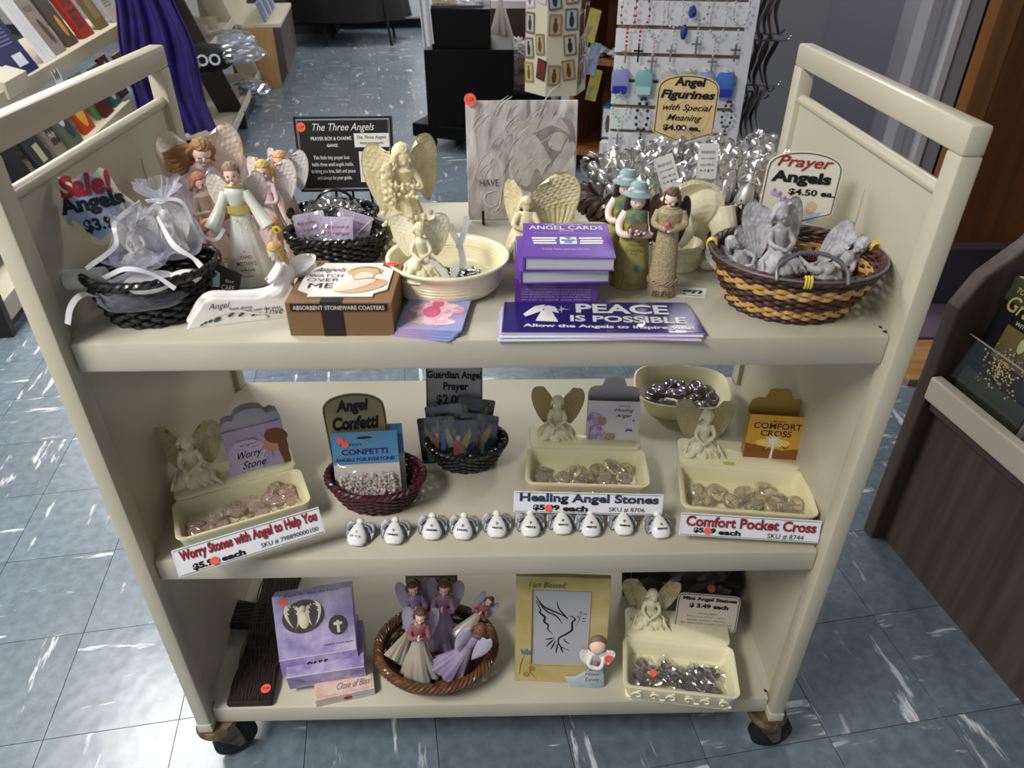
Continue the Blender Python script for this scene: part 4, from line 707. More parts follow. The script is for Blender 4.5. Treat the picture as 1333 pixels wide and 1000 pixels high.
wr = sheet(lambda u, v: (-w_ / 2 - .001 + (w_ + .002) * u, -.0032 - .0012 * noise.noise(Vector((u * 22, v * 14, .3))) - .0014 * abs(noise.noise(Vector((u * 50 - v * 30, v * 12, 4)))) * (1 if v > .75 or u > .85 or u < .06 else .25), -.001 + (h_ + .003) * v), 70, 70); obj('shrink_wrap', wr, film('shrink_film', '#ffffff', .015, rough=.1, edge=.3), t)
sticker(t, -.073, .170, .0085, -.005, '1.29'); obj('easel', M().add(tube([(-.058, .012, -.004), (-.058, -.012, -.003), (-.058, -.012, .016)], .0018, 6)).add(tube([(.05, .012, -.004), (.05, -.012, -.003), (.05, -.012, .016)], .0018, 6)).add(tube([(-.058, .012, -.002), (.05, .012, -.002)], .0018, 6)).add(tube([(0, .012, -.002), (0, .045, -.003)], .0018, 6)), MATS['black_wire'], t)
# ---- purple boxed set and books
PU = mat('purple_carton', '#5d3a8c', .35, coat=.3, n=(30, '#54337f', .4, .6)); PU2 = mat('violet_cover', '#6a3fa6', .28, coat=.4)
t = thing('card_set_box', 'purple boxed card set lying under two purple books', 'box', (.5445, .132, Z1), R(-1.5)); obj('box', box((-.050, -.055, 0), (.050, .055, .037)), PU, t, smooth=False, bevel=.001)
obj('lid_line', box((-.0503, -.0553, .029), (.0503, .0553, .0296)), mat('dark_purple', '#3b2263', .5), t, smooth=False)
for k in range(5): letters(t, ['a set of cards for angel meditation and play', 'with words of light, joy, hope and courage', 'one for each day, with love and laughter', 'and a small book to guide the way', 'draw a card and listen'][k], -.042, .040, .0225 - .0034 * k, .0246 - .0034 * k, mat('lilac_ink', '#b9a5d8', .5), -.0556)
for k in range(2):
    t = thing('card_book', ('lower purple book in the stack on the purple box' if k == 0 else 'purple book with white printed cards on top of the stack'), 'book', (.556 - .006 * (1 - k), .107 + .004 * (1 - k), Z1 + .0375 + .0175 * k), R(-2 + 3 * (1 - k)), 'purple books on the box')
    obj('cover', box((-.052, -.047, .0), (.052, .055, .0012)), PU2, t, smooth=False); obj('pages', box((-.049, -.0455, .0012), (.0505, .0535, .015)), mat('page_block', '#bfc0c6', .8, n=(3, '#aeb0b8', .45, .55), stretch=(1, 1, 900)), t, smooth=False); obj('spine', box((-.0525, -.047, .0), (-.0500, .055, .0165)), PU2, t, smooth=False)
    c_ = obj('cover', box((-.0525, -.0475, .0152), (.0525, .0555, .0166)), PU2, t, smooth=False)
    if k:
        f = obj('title_panel', prism([(-.05, -.049), (.05, -.049), (.05, .05), (-.05, .05)], 0, .0002), PU2, t, loc=(0, .004, .0169), rot=(-PI / 2, 0, 0), smooth=False)
        letters(f, 'THE ORIGINAL', -.026, .022, .044, .048, WI, -.0004); letters(f, 'ANGEL CARDS', -.045, .045, .030, .042, WI, -.0004, bold=.01); letters(f, 'BOOK', -.008, .010, .024, .028, WI, -.0004); letters(f, 'Inspirational Messages and Meditations', -.040, .040, .0165, .0195, mat('lilac_light', '#cdbbe8', .5), -.0004)
        decal(f, 'card_picture', [[(-.042, .0), (-.012, .0), (-.012, .005), (-.042, .005)], [(-.041, -.008), (-.014, -.007), (-.014, -.002), (-.041, -.003)], [(-.040, -.015), (-.013, -.015), (-.013, -.010), (-.040, -.010)], [(-.009, -.015), (.011, -.015), (.011, .006), (-.009, .006)], [(.014, .0), (.041, .001), (.041, .006), (.014, .005)], [(.015, -.008), (.042, -.007), (.042, -.002), (.015, -.003)], [(.014, -.015), (.041, -.014), (.041, -.009), (.014, -.010)]], WHT, -.0005)
        decal(f, 'angel_print', [[(-.004, -.012), (.006, -.012), (.001, .003)], oval(-.004, -.004, .004, .003), oval(.006, -.004, .004, .003)], mat('teal_print', '#4f86b8', .5), -.0009); decal(f, 'red_print', [oval(.001, .003, .004, .0015)], mat('red_print', '#b8404c', .5), -.001)
        letters(f, 'Kathy Tyler and Joy Drake', -.030, .024, -.032, -.0275, WI, -.0004)
# ---- bumper stickers
NVY = mat('starry_navy', '#251d66', .3, coat=.4, n=(420, '#c9c6e8', .70, .74))
for k in range(6):
    t = thing('bumper_sticker', 'navy starry peace bumper sticker, topmost of the pile' if k == 5 else 'bumper sticker under the navy one, %s from the bottom of the pile' % ('first', 'second', 'third', 'fourth', 'fifth')[k], 'sticker', group='bumper stickers')
    t.matrix_basis = place(.590 - .0012 * (5 - k), .038 - .0016 * (5 - k), Z1 + .0008 + .0011 * k, R(-1.6 - (5 - k) * .5 * (1 if k % 2 else -.7))) @ FLAT
    obj('sheet', prism([(-.112, -.034), (.115, -.034), (.108, .038), (-.110, .038)], 0, .0008), NVY if k == 5 else mat('sheet_%d' % (k % 3), ['#c4c8dc', '#b8a2c4', '#d8d8dc'][k % 3], .4), t, smooth=False)
    if k == 5:
        letters(t, 'PEACE', -.026, .082, .008, .031, WI, shear=0, bold=.03, rot=R(-2)); letters(t, 'IS POSSIBLE', -.034, .098, -.013, .002, WI, bold=.03, rot=R(-2)); letters(t, 'Allow the Angels to inspire you!', -.088, .104, -.028, -.019, WI, bold=.03, rot=R(-1.5))
        decal(t, 'angel_emblem', [[(-.066, .016), (-.055, .016), (-.048, -.012), (-.074, -.010)], oval(-.058, .021, .0065, .0065), [(-.066, .014), (-.085, .0), (-.088, .006), (-.074, .026), (-.062, .030)], [(-.056, .014), (-.046, .008), (-.050, .024), (-.058, .028)]], WI, -.0009)
        obj('star_rays', M().add(stroke([(-.052, .018), (-.042, .018), (-.034, .018)], .0006)).add(stroke([(-.043, .010), (-.043, .018), (-.043, .027)], .0006)).add(stroke([(-.048, .012), (-.043, .018), (-.038, .024)], .0004)), WI, t, smooth=False)
t = thing('small_note', 'small white note with a green letter lying by the believe figurine', 'note'); t.matrix_basis = place(.712, .112, Z1 + .0005, R(-8)) @ FLAT
obj('paper', prism([(-.022, -.013), (.018, -.013), (.022, .014), (-.018, .014)], 0, .0004), WHT, t, smooth=False); letters(t, 'gn', -.014, .016, -.009, .005, mat('dark_green_ink', '#1d4a26', .5), shear=.4, bold=.02)
obj('underline', stroke([(-.016, -.006), (.0, -.010), (.020, -.009)], .0008), mat('green_ink', '#4f9a52', .5), t, smooth=False)
# ---- cream bowl with charms
t = thing('ceramic_bowl', 'cream glazed ceramic bowl holding silver charms and ribbons', 'bowl', (.412, .136, Z1), 0)
A, B = .0765, .071
pr = [(.052, 0), (.056, .004), (.062, .006), (.065, .012), (.0655, .030), (.068, .040), (.0735, .044), (.0755, .0475), (.0745, .0500), (.0710, .0495), (.0685, .046), (.0655, .036), (.0640, .016), (.058, .009), (.03, .008)]
obj('bowl', lathe([(r / .0755, z * .86) for r, z in pr], 72, sx=A, sy=B), CER, t, ang=180)
obj('pedestal', lathe([(.028, .007), (.028, .026), (.031, .030), (.026, .032)], 40), CER, t, loc=(-.030, -.026, 0)); m = M()
for k in range(5): m.add(tube([(A * .862 * cos(a), B * .862 * sin(a), .014 + .004 * k) for a in np.linspace(0, 2 * PI, 60)[:-1]], .0006, 5, closed=True))
obj('throwing_rings', m, CER, t)
RIB = mat('sheer_ribbon', '#cfd0cc', .4, alpha=.85)
for k in range(22):
    a = RS.uniform(0, 6.28); rr = RS.uniform(0, .020); c0 = Vector((.432 + rr * 1.3 * cos(a), .120 + .9 * rr * sin(a), Z1 + .0125 + .003 * (k % 5)))
    q = thing('silver_charm', 'small silver angel charm in the cream ceramic bowl', 'charm', c0, (RS.uniform(-.4, .4), RS.uniform(-.4, .4), RS.uniform(0, 6)), 'silver charms in the cream bowl', scale=1.35)
    m = M().add(lathe([(.0045, 0), (.0035, .004), (.0015, .010)], 10)).add(ell((0, 0, .0115), .002, 8, 6)); obj('body', m, AS, q, rot=(PI / 2, 0, 0)); obj('wing', M().add(ell((-.004, -.008, 0), (.0045, .0025, .0008), 10, 6)).add(ell((.004, -.008, 0), (.0045, .0025, .0008), 10, 6)), AS, q)
def ribbon(pts, wd, label, up=(0, 1, 0)):
    P = spline(pts, 8); V = []; F = []
    for i, p in enumerate(P):
        a = P[max(i - 1, 0)]; b = P[min(i + 1, len(P) - 1)]; t_ = (b - a).normalized(); s = t_.cross(Vector(up)).normalized() * wd / 2; V += [p - s, p + s]
        if i: F.append((2 * i - 2, 2 * i - 1, 2 * i + 1, 2 * i))
    return tag(obj('ribbon', (V, F), RIB, solid=.0005), label, 'ribbon')
z0 = Z1
ribbon([(.421, .12, z0 + .015), (.430, .135, z0 + .03), (.427, .14, z0 + .052), (.420, .145, z0 + .066), (.416, .143, z0 + .080)], .008, 'sheer white ribbon standing up from the middle of the cream bowl')
ribbon([(.425, .138, z0 + .05), (.431, .14, z0 + .064), (.435, .142, z0 + .079), (.437, .142, z0 + .090)], .007, 'right tail of the ribbon bow standing in the cream bowl')
ribbon([(.392, .100, z0 + .050), (.402, .098, z0 + .044), (.411, .094, z0 + .034), (.415, .090, z0 + .024), (.405, .088, z0 + .014)], .008, 'sheer ribbon draped over the pedestal inside the cream bowl')
ribbon([(.424, .105, z0 + .042), (.422, .098, z0 + .036), (.416, .092, z0 + .026), (.408, .090, z0 + .016)], .008, 'short ribbon loop beside the seated angel in the bowl')
# ---- cream angels
t = sit_angel('seated_angel', 'cream angel seated with bowed head on the bowl pedestal', (.383, .110, Z1 + .032), .064, R(4), RESL, tilt=(.1, .55), wing_w=.50, wing_h=.80, wz=.66, fz=100)
t = thing('angel_statue', 'tall cream angel girl with braid and raised wing, behind the bowl', 'figurine', (.352, .250, Z1), R(6)); H = .146
m = M(); robe(m, H, .036, 9, .12, waist=.6, flare=1.1, sx=1.05, sh=.105, wr=.08); arm(m, H, -1, (-.14, -.05, .60), (-.03, -.13, .66)); arm(m, H, 1, (.15, -.04, .62), (.05, -.13, .62)); Q = head(m, (0, -.005, .90 * H), .088 * H, R(50), .15); hairm(m, Q, .092 * H, 'long', 1.3, locks=10)
m.add(tube([(-.022 + .002 * sin(k), -.016, .86 * H - .0042 * k) for k in range(13)], [.006, .0065, .004], 8))
for k in range(11): m.add(ell((-.022 + .003 * (-1) ** k, -.0185, .84 * H - .0048 * k), (.0048, .004, .0038), 8, 6))
for k in range(16): m.add(ell((RS.uniform(-.018, .018), -.024 - RS.uniform(0, .003), .60 * H + RS.uniform(-.004, .014)), .0033, 8, 6))
obj('body', m, RES, t, fuse=H / 150, relax=1)
put_wing(t, -1, .048, .092, RES, at=(.006, .014, .094), yaw=12, rows=8, cols=6); put_wing(t, 1, .050, .088, RES, at=(.006, .016, .098), yaw=40, roll=10, rows=8, cols=6)
m = M()
for k in range(60): a = RS.uniform(-2.9, -.2); z = RS.uniform(.0, .06); r_ = .036 * (1 - z * 4) + .008; m.add(ell((r_ * cos(a) * .93, r_ * sin(a) * .8, z), RS.uniform(.0028, .0042), 8, 5))
obj('flower_relief', m, RES, t, kind='stuff')
# reclining winged planter
t = thing('angel_planter', 'cream angel with one huge wing beside a scroll-edged planter', 'planter', (.530, .250, Z1), R(3), scale=.9); H = .085
m = M(); m.add(tube(spline([(-.035, -.02, .0), (-.032, -.022, .025), (-.022, -.016, .05), (-.02, -.012, .066)], 6), [.02, .017, .014, .012], 14)); Q = head(m, (-.020, -.015, .077), .0095, R(15), .35); hairm(m, Q, .0102, 'long', 2.2, locks=9)
m.add(tube(spline([(-.032, -.018, .064), (-.040, -.032, .052), (-.025, -.036, .046)], 5), [.006, .004, .003], 8)); m.add(tube(spline([(-.010, -.016, .064), (-.004, -.030, .050), (-.022, -.036, .046)], 5), [.006, .004, .003], 8))
for k in range(9): a = -.048 + .009 * k; m.add(tube(spline([(-.03 + (a + .03) * .3, -.034, .036), (a * .9 - .002, -.04, .02), (a - .004 + .006 * sin(k), -.042, .0)], 5), [.003, .006, .004], 6))
m.add(lathe([(.03, 0), (.034, .02), (.030, .034), (.026, .034)], 30, lambda th, q, z: 1 + .05 * sin(8 * th), sx=2.1, sy=.8, cx=.062, cy=.0))
for k in range(16): m.add(ell((-.01 + .0092 * k, -.022 + .004 * sin(k * 2), .036 + .003 * sin(k * 1.7)), (.0075, .005, .004), 10, 6, rot=Euler((0, .5 * sin(k * 2.2), 0))))
obj('body', m, RES, t, fuse=.0011, relax=1)
put_wing(t, -1, .034, .078, RES, at=(.022, -.004, .068), yaw=35, rows=7, cols=4); w2 = obj('wing', wing(1, .078, .095, rows=10, cols=7, nu=36, nv=60), RES, t, loc=(-.014, .0, .062), rot=(0, R(-8), R(8)), ang=180)
# garden boy bending over a bucket
t = thing('boy_angel_planter', 'cream winged boy bending over a wooden bucket planter', 'figurine', (.726, .196, Z1), R(-4), scale=.88); m = M()
m.add(tube(spline([(.035, .02, .082), (.01, .012, .088), (-.02, -.004, .082)], 6), [.024, .026, .022, .016], 16)); m.add(tube(spline([(.04, .015, .08), (.048, .0, .055), (.045, .0, .03), (.045, .002, .008)], 6), [.024, .019, .014, .013], 14)); m.add(tube(spline([(.028, .03, .07), (.02, .04, .04), (.02, .04, .01)], 6), [.02, .016, .013], 14))
m.add(ell((.036, -.012, .007), (.022, .012, .009), 14, 8, rot=Euler((0, 0, .5)))); m.add(ell((.045, -.002, .014), (.016, .015, .006), 14, 8)); m.add(tube(spline([(-.015, -.012, .082), (-.01, -.028, .06), (-.022, -.034, .044)], 6), [.011, .009, .007], 10))
m.add(ell((-.036, -.014, .092), (.021, .02, .021), 20, 14, disp=lambda d: 1 + .06 * noise.noise(d * 5)))
obj('body', m, RESL, t, fuse=.0012, relax=2)
for s, (x, y, yaw, tl) in enumerate(((-.0, .006, 10, 62), (.012, .022, -8, 48))): q = obj('wing', wing(1, .030, .062, rows=5, cols=4), RESL, t, loc=(x, y, .094), rot=(R(15), R(-tl - 40), R(yaw)), ang=180)
bk = lathe([(.034, 0), (.035, .004), (.0345, .016), (.0355, .017), (.0355, .021), (.0345, .022), (.0365, .034), (.0375, .035), (.0375, .039), (.0355, .040), (.033, .039), (.031, .006), (.01, .005)], 48, sy=.85); obj('bucket', bk, CER, t, loc=(-.018, -.006, 0), ang=180)
m = M()
for k in range(14): a = 2 * PI * k / 14; m.add(tube([((.0358) * cos(a) - .018, .0305 * sin(a) - .006, .001), (.0372 * cos(a) - .018, .0318 * sin(a) - .006, .034)], .0005, 4))
obj('stave_joint', m, IVT, t)
# ---- two aproned figures with turquoise hats
OLV = mat('olive_apron', '#8f8a4a', .55, n=(60, '#a89c5c', .35, .7), bump=(150, .2)); TEA = mat('turquoise_hat', '#86a5a6', .5, bump=(120, .3)); SKP = mat('pale_figurine_skin', '#efd6c8', .45); DBH = mat('dark_brown_hair', '#3b2a27', .4); WSL = mat('white_sleeve', '#d8c3b4', .5); TEAD = mat('teal_print_dress', '#57786a', .55, n=(120, '#7e8a4a', .4, .6))
def doll(loc, rz, label):
    t = thing('garden_figurine', label, 'figurine', loc, rz, 'figurines in turquoise hats', scale=.87); H = .148
    pr = [(.028, 0), (.0275, .004), (.025, .03), (.0215, .06), (.0175, .088), (.0165, .096)]; obj('apron', lathe(pr, 48, lambda th, q, z: 1 + .015 * sin(6 * th), sy=.8), OLV, t)
    obj('bodice', lathe([(.0165, .092), (.0175, .104), (.0165, .112), (.008, .1155), (.006, .12)], 32, sy=.75), TEAD, t)
    m = M()
    for s in (-1, 1): m.add(tube(spline([(s * .0145, 0, .110), (s * .0225, -.004, .094), (s * .019, -.014, .083), (-s * .004, -.020, .0845)], 6), [.0058, .0055, .005, .004], 10)); hand(m, (-s * .002, -.0205, .084), (-s, -.05, .1), .0055)
    obj('arm', m, SKP, t)
    m = M(); Q = Matrix.Translation((0, -.002, .127)) @ Euler((.12, 0, 0)).to_matrix().to_4x4(); m.add(ell((0, 0, 0), (.0112, .0105, .0128), 18, 14), Q); m.add(ell((0, -.0105, -.002), (.0013, .0016, .0015), 6, 5), Q); obj('head', m, SKP, t)
    for s in (-1, 1): obj('eye', M().add(ell((s * .0042, -.0098, .0012), .0009, 6, 5), Q), EYE, t)
    obj('mouth', M().add(tube([(-.002, -.0098, -.0050), (0, -.0102, -.0056), (.002, -.0098, -.0050)], .00035, 4), Q), LIP, t)
    m = M(); m.add(ell((0, .004, .004), (.0135, .0115, .0135), 20, 12), Q)
    for k in range(11): a = PI * (k / 10) * 1.15 - .2; x = cos(a) * .0125; y = .001 + .0095 * max(0, sin(a)); m.add(tube([(x, y - .003, .008), (x * 1.12, y - .002, -.004), (x * 1.15, y, -.014), (x * 1.0, y, -.024)], [.0034, .004, .0042, .0018], 7), Q)
    obj('hair', m, DBH, t)
    h = obj('hat', lathe([(.0205, -.0025), (.0208, -.001), (.0150, .0025), (.0128, .004), (.0122, .012), (.0085, .0165), (.002, .0178)], 36, lambda th, q, z: 1 + .03 * sin(3 * th + 1) * (1 - q)), TEA, t, loc=(0, .001, .135), rot=(R(-6), R(4), 0)); obj('hat_band', lathe([(.0135, .0038), (.0132, .0075)], 30, capb=False, capt=False), mat('white_band', '#d0cdd0', .5), h)
    for k in range(3): obj('bow', ell((-.012 + .004 * k, -.007 - .002 * (k % 2), .006 + .002 * k), (.0035, .003, .003), 8, 6), MATS['white_band'], h)
    m = obj('bouquet', lathe([(.005, 0), (.012, .006), (.013, .009)], 20), mat('bouquet_brown', '#6b5044', .6), t, loc=(-.001, -.021, .085), rot=(R(35), 0, 0))
    for k, (x, z, hx) in enumerate([(RS.uniform(-.010, .012), RS.uniform(-.002, .007), ['#d99aa0', '#e8d8cc', '#6f9fc9', '#8a6f9e', '#e6c9a8'][k % 5]) for k in range(16)]): obj('flower', ell((x, -.003 - .002 * (k % 3), .009 + z), .0022, 7, 5), mat('flower_' + hx, hx, .5), m)
    for s, x0, x1, z0, z1 in (('Grandmother', -.012, .010, .0745, .0775), ('Dearest', -.010, .010, .0685, .0725), ('Grandma', -.014, .013, .0600, .0665), ('heart', -.006, .007, .0555, .0585)): q = letters(t, s, x0, x1, z0, z1, mat('dark_olive_ink', '#35361c', .6), 0, shear=.1, rot=R(-6)); q.location = (0, -.0222 + (.0775 - z0) * -.09, 0)
    m = M(); m.add(stroke([(-.016, .006), (-.013, .02), (-.015, .038)], .0005, 0))
    for k in range(5): m.add(strip(oval(-.013 + .004 * (-1) ** k, .012 + .006 * k, .0035, .002, 10, .6 * (-1) ** k), .0004, 0))
    for k in range(4): m.add(strip(oval(-.004 + .006 * k, .009 + .001 * k, .004, .0022, 10, .4), .0004, 0))
    q = obj('vine_drawing', m, MATS['dark_olive_ink'], t, smooth=False); q.location = (0, -.0262, 0); q.rotation_euler = (R(-5), 0, 0)
    m = M()
    for k in range(6): a = PI / 3 * k; m.add(([(x, 0, z) for x, z in oval(.006 + .0035 * cos(a), .034 + .0035 * sin(a), .0026, .0026, 10)], [tuple(range(10))]))
    q = obj('blue_flower_print', m, mat('blue_flower_print', '#4b7a84', .6), t, smooth=False); q.location = (0, -.0238, 0); q.rotation_euler = (R(-5), 0, 0)
    return t
doll((.6405, .137, Z1), R(-3), 'front figurine in turquoise hat holding flowers, printed olive apron')
doll((.634, .182, Z1), R(-6), 'rear figurine in turquoise hat holding flowers, partly hidden')
# believe angel
LIN = mat('speckled_stone_dress', '#b3a682', .65, n=(500, '#8f8160', .4, .62), bump=(500, .5)); DW = mat('dark_brown_wing', '#38231d', .45, bump=(200, .5))
t = thing('believe_figurine', 'slim figurine in beige dress with dark wings, Believe on its hem', 'figurine', (.6745, .108, Z1), R(-8), scale=.92); H = .148
m = M(); m.add(lathe([(.0195, 0), (.0185, .02), (.0165, .05), (.014, .08), (.0125, .095), (.0155, .108), (.0165, .117), (.011, .1215), (.005, .124)], 40, sy=.78)); 
for s in (-1, 1): m.add(tube(spline([(s * .0145, .0, .117), (s * .019, -.006, .102), (s * .004, -.018, .098)], 6), [.005, .0046, .0036], 10))
obj('dress', m, LIN, t, fuse=.0009, relax=2)
m = M(); m.add(tube([(0, 0, .118), (0, -.001, .128)], .0042, 10)); Q = head(m, (-.001, -.003, .1345), .0098, R(-22), .25, R(6)); obj('skin', m, SKP, t)
for a_, b_ in (((.003, -.0185, .098), (-1, -.1, .4)), ((-.003, -.0185, .096), (1, -.1, .5))): m = M(); hand(m, a_, b_, .005); obj('hand', m, SKP, t)

face(t, Q, .0098, closed=True)
m = M(); hairm(m, Q, .0104, 'long', 3.2, locks=12); obj('hair', m, mat('brown_hair_figurine', '#5a4334', .45, bump=(300, .6)), t, fuse=.0007, relax=1)
obj('rose', crinkle((-.004, -.023, .106), .0042, 41, .3, 12, 8), mat('dusky_rose', '#a8625c', .5), t); obj('collar', tube([(.009 * cos(a), .007 * sin(a) - .001, .1215 - .001 * sin(a)) for a in np.linspace(0, 2 * PI, 24)[:-1]], .0018, 6, closed=True), LIN, t)
m = M()
for j in range(3): m.add(tube([((.0198) * cos(a), (.0198) * sin(a) * .8, .022 + .0025 * sin(7 * a + 2 * j) + .001 * j) for a in np.linspace(0, 2 * PI, 60)[:-1]], .0009, 5, closed=True))
obj('vine_band', m, mat('faded_rose_vine', '#a58a7a', .6), t); q = letters(t, 'BELIEVE', -.012, .012, .004, .012, EYE, 0); q.location = (0, -.0158, 0)
for s in (-1, 1): put_wing(t, s, .020, .062, DW, at=(.006, .010, .104), yaw=15, rows=4, cols=3, top=.42)
# ---- Grandmother angel
WD_ = mat('pearl_white_dress', '#e4e6de', .3, coat=.4, n=(20, '#c4c8b8', .4, .7)); PCH = mat('peach_shawl', '#d39b7e', .45, n=(60, '#c28666', .4, .7), bump=(120, .5)); GLD = mat('gold_sash', '#cdb968', .35, .3); GW = mat('grey_feather', '#cfc5bd', .55, bump=(150, .5))
t = thing('grandmother_figurine', 'angel in white gown and gold sash with peach shawl and yellow flower', 'figurine', (.160, .160, Z1), R(8), scale=.93); H = .160
m = M(); robe(m, H, .037, 7, .05, waist=.64, flare=1.25, sh=.083, sy=.75, wr=.075)
for s in (-1, 1): m.add(tube(spline([(s * .0125, 0, .124), (s * .024, -.006, .100), (s * .036, -.014, .080)], 6), [.0062, .007, .009, .0105], 12))
obj('gown', m, WD_, t, fuse=.0011, relax=2)
m = M(); m.add(tube([(0, 0, .128), (0, -.001, .140)], .0042, 10)); Q = head(m, (0, -.002, .1475), .0112, R(6), .12)
obj('skin', m, SKN, t)
for s in (-1, 1): m = M(); hand(m, (s * .037, -.016, .080), (s * .2, -.3, -1), .0075, up=(0, -1, 0)); obj('hand', m, SKN, t)

face(t, Q, .0112); m = M(); hairm(m, Q, .0119, 'bun', locks=8); obj('hair', m, mat('light_brown_hair', '#8e7462', .5, bump=(300, .8)), t)
obj('sash', M().add(lathe([(.0152, .098), (.0150, .102), (.0150, .106), (.0152, .109)], 36, lambda th, q, z: 1.06 + .03 * sin(12 * q * PI), sy=.80, capb=False, capt=False)), GLD, t); obj('neckline', tube([(.0105 * cos(a), .0085 * sin(a), .1325 - .0018 * sin(a)) for a in np.linspace(0, 2 * PI, 24)[:-1]], .0016, 6, closed=True), GLD, t)
m = M()
for k in range(26): a = RS.uniform(-2.6, -.5); z = RS.uniform(.068, .094); r_ = .0155 + (.096 - z) * .28; m.add(ell((r_ * cos(a), r_ * .78 * sin(a), z), .0008, 6, 4))
obj('pearls', m, mat('gold_pearl', '#c4bd9a', .2, .4), t)
m = M()
for s in (-1, 1):
    for j in range(4): m.add(tube(spline([(s * .030, -.010, .084 + .003 * j), (s * (.042 + .001 * j), -.010, .082 + .002 * j), (s * .046, -.004, .07), (s * (.040 if s < 0 else .044), -.002 - .004 * j, .04), (s * (.030 if s < 0 else .038), -.010 - .003 * j, .002 if s < 0 else .03)], 6), [.003, .0045, .004, .004, .0025], 7))
m.add(tube(spline([(-.030, -.008, .088), (0, .02, .094), (.03, -.006, .088)], 8), .0045, 8)); obj('shawl', m, PCH, t, fuse=.0010, relax=1)
fl_ = obj('flower', M().add(*[ell((0, 0, 0), .0001, 4, 3)]), mat('yellow_petals', '#ddc13a', .5), t, loc=(.046, -.022, .078))
mm = M()
for k in range(8): a = PI / 4 * k; mm.add(ell((.0036 * cos(a), 0, .0036 * sin(a)), (.0024, .0008, .0024), 8, 5))
f2 = obj('petals', mm, MATS['yellow_petals'], t, loc=(.046, -.022, .078)); bpy.data.objects.remove(fl_); obj('flower_centre', ell((0, -.001, 0), .0017, 8, 6), mat('brown_centre', '#3f2a18', .6), f2)
for s, x0, x1, z0, z1 in (('A', -.001, .002, .051, .055), ('GRAND-', -.010, .010, .043, .048), ('MOTHER\'S', -.012, .013, .034, .040), ('love lasts', -.009, .010, .026, .031), ('forever', -.008, .008, .018, .022)): q = letters(t, s, x0, x1, z0, z1, mat('rust_ink', '#8a3522', .5), 0, bold=.02); q.location = (.001, -.0278 - (.055 - z0) * .12, 0); 
for s in (-1, 1): put_wing(t, s, .031, .056, GW, at=(.007, .010, .118), yaw=18, rows=6, cols=5, top=.45)
# ---- large back angel
PW_ = mat('peach_white_wing', '#f2e8dc', .5, n=(30, '#e0cdb8', .42, .72), bump=(120, .5)); PK = mat('faded_pink_gown', '#dcc8c6', .5, n=(30, '#cfb8b4', .4, .7)); BH = mat('brown_curls', '#9a7347', .45, bump=(250, 1)); MOSS = mat('moss_base', '#8c9272', .7, n=(60, '#6f7a58', .4, .6))
t = thing('large_angel', 'largest angel with spread cream wings and brown windblown hair', 'figurine', (.078, .285, Z1), R(12), scale=.93); H = .150
m = M(); robe(m, H, .036, 8, .10, waist=.6, sh=.10, wr=.085); arm(m, H, -1, (-.14, -.08, .62), (-.08, -.18, .55), hd=False, r=.035); arm(m, H, 1, (.15, -.08, .62), (.10, -.18, .52), hd=False, r=.035); obj('gown', m, PK, t, fuse=.0012, relax=2)
m = M(); m.add(tube([(0, 0, .12), (.002, -.004, .13)], .006, 10)); Q = head(m, (.004, -.006, .137), .0155, R(20), .45, R(8)); obj('skin', m, SKP, t)
for a_, b_ in (((-.012, -.027, .082), (.3, -.2, -1)), ((.015, -.027, .078), (-.3, -.2, -1))): m = M(); hand(m, a_, b_, .008); obj('hand', m, SKP, t)

face(t, Q, .0155, closed=True)
m = M(); hairm(m, Q, .0165, 'curly', 1.6, locks=10)
for k in range(8): m.add(tube(spline([(-.004, .004, .142 - .003 * k), (-.02, .008, .142 - .004 * k), (-.036, .006, .139 - .005 * k + .003 * sin(k)), (-.05, .002, .137 - .003 * k)], 6), [.006, .006, .004, .0015], 7))
obj('hair', m, BH, t, fuse=.0010, relax=1)
obj('wing', wing(-1, .058, .105, rows=7, cols=6), PW_, t, loc=(-.006, .014, .104), rot=(0, R(4), R(-16)), ang=180); obj('wing', wing(1, .052, .098, rows=7, cols=6), PW_, t, loc=(.008, .016, .114), rot=(0, R(-6), R(22)), ang=180)
obj('rock_base', crinkle((.012, -.012, .006), (.04, .03, .012), 51, .12), MOSS, t)
# pink lavender angel in front, blowing to the right
def side_angel(loc, rz, H, label, gown, hairc, wingc, yaw=0, skin=SKN, ww=.24, wh=.5, base=None, tilt=.2, lean=0, group=None):
    t = thing('angel_figurine', label, 'figurine', loc, (0, lean, rz), group); m = M(); robe(m, H, .27 * H, 7, .13, waist=.58, sh=.095, wr=.08)
    arm(m, H, -1, (-.13, -.07, .60), (-.02, -.16, .62), r=.034); arm(m, H, 1, (.13, -.07, .60), (.03, -.16, .60), r=.034); obj('gown', m, gown, t, fuse=H / 110, relax=2)
    m = M(); m.add(tube([(0, 0, .82 * H), (0, 0, .9 * H)], .03 * H, 8)); Q = head(m, (0, -.01 * H, .925 * H), .088 * H, yaw, tilt); obj('head', m, skin, t)
    for s in (-1, 1): obj('eye', M().add(ell((s * .34 * .088 * H, -.86 * .088 * H, .006 * H), .009 * H, 6, 5), Q), EYE, t)
    m = M(); hairm(m, Q, .094 * H, 'curly', 1.5, locks=9); obj('hair', m, hairc, t, fuse=H / 110, relax=1)
    for s in (-1, 1): put_wing(t, s, ww * H, wh * H, wingc, at=(.05 * H, .09 * H, .76 * H), yaw=25, rows=6, cols=4)
    if base: obj('base', crinkle((0, 0, .03 * H), (.24 * H, .2 * H, .05 * H), 61, .15), base, t)
    return t
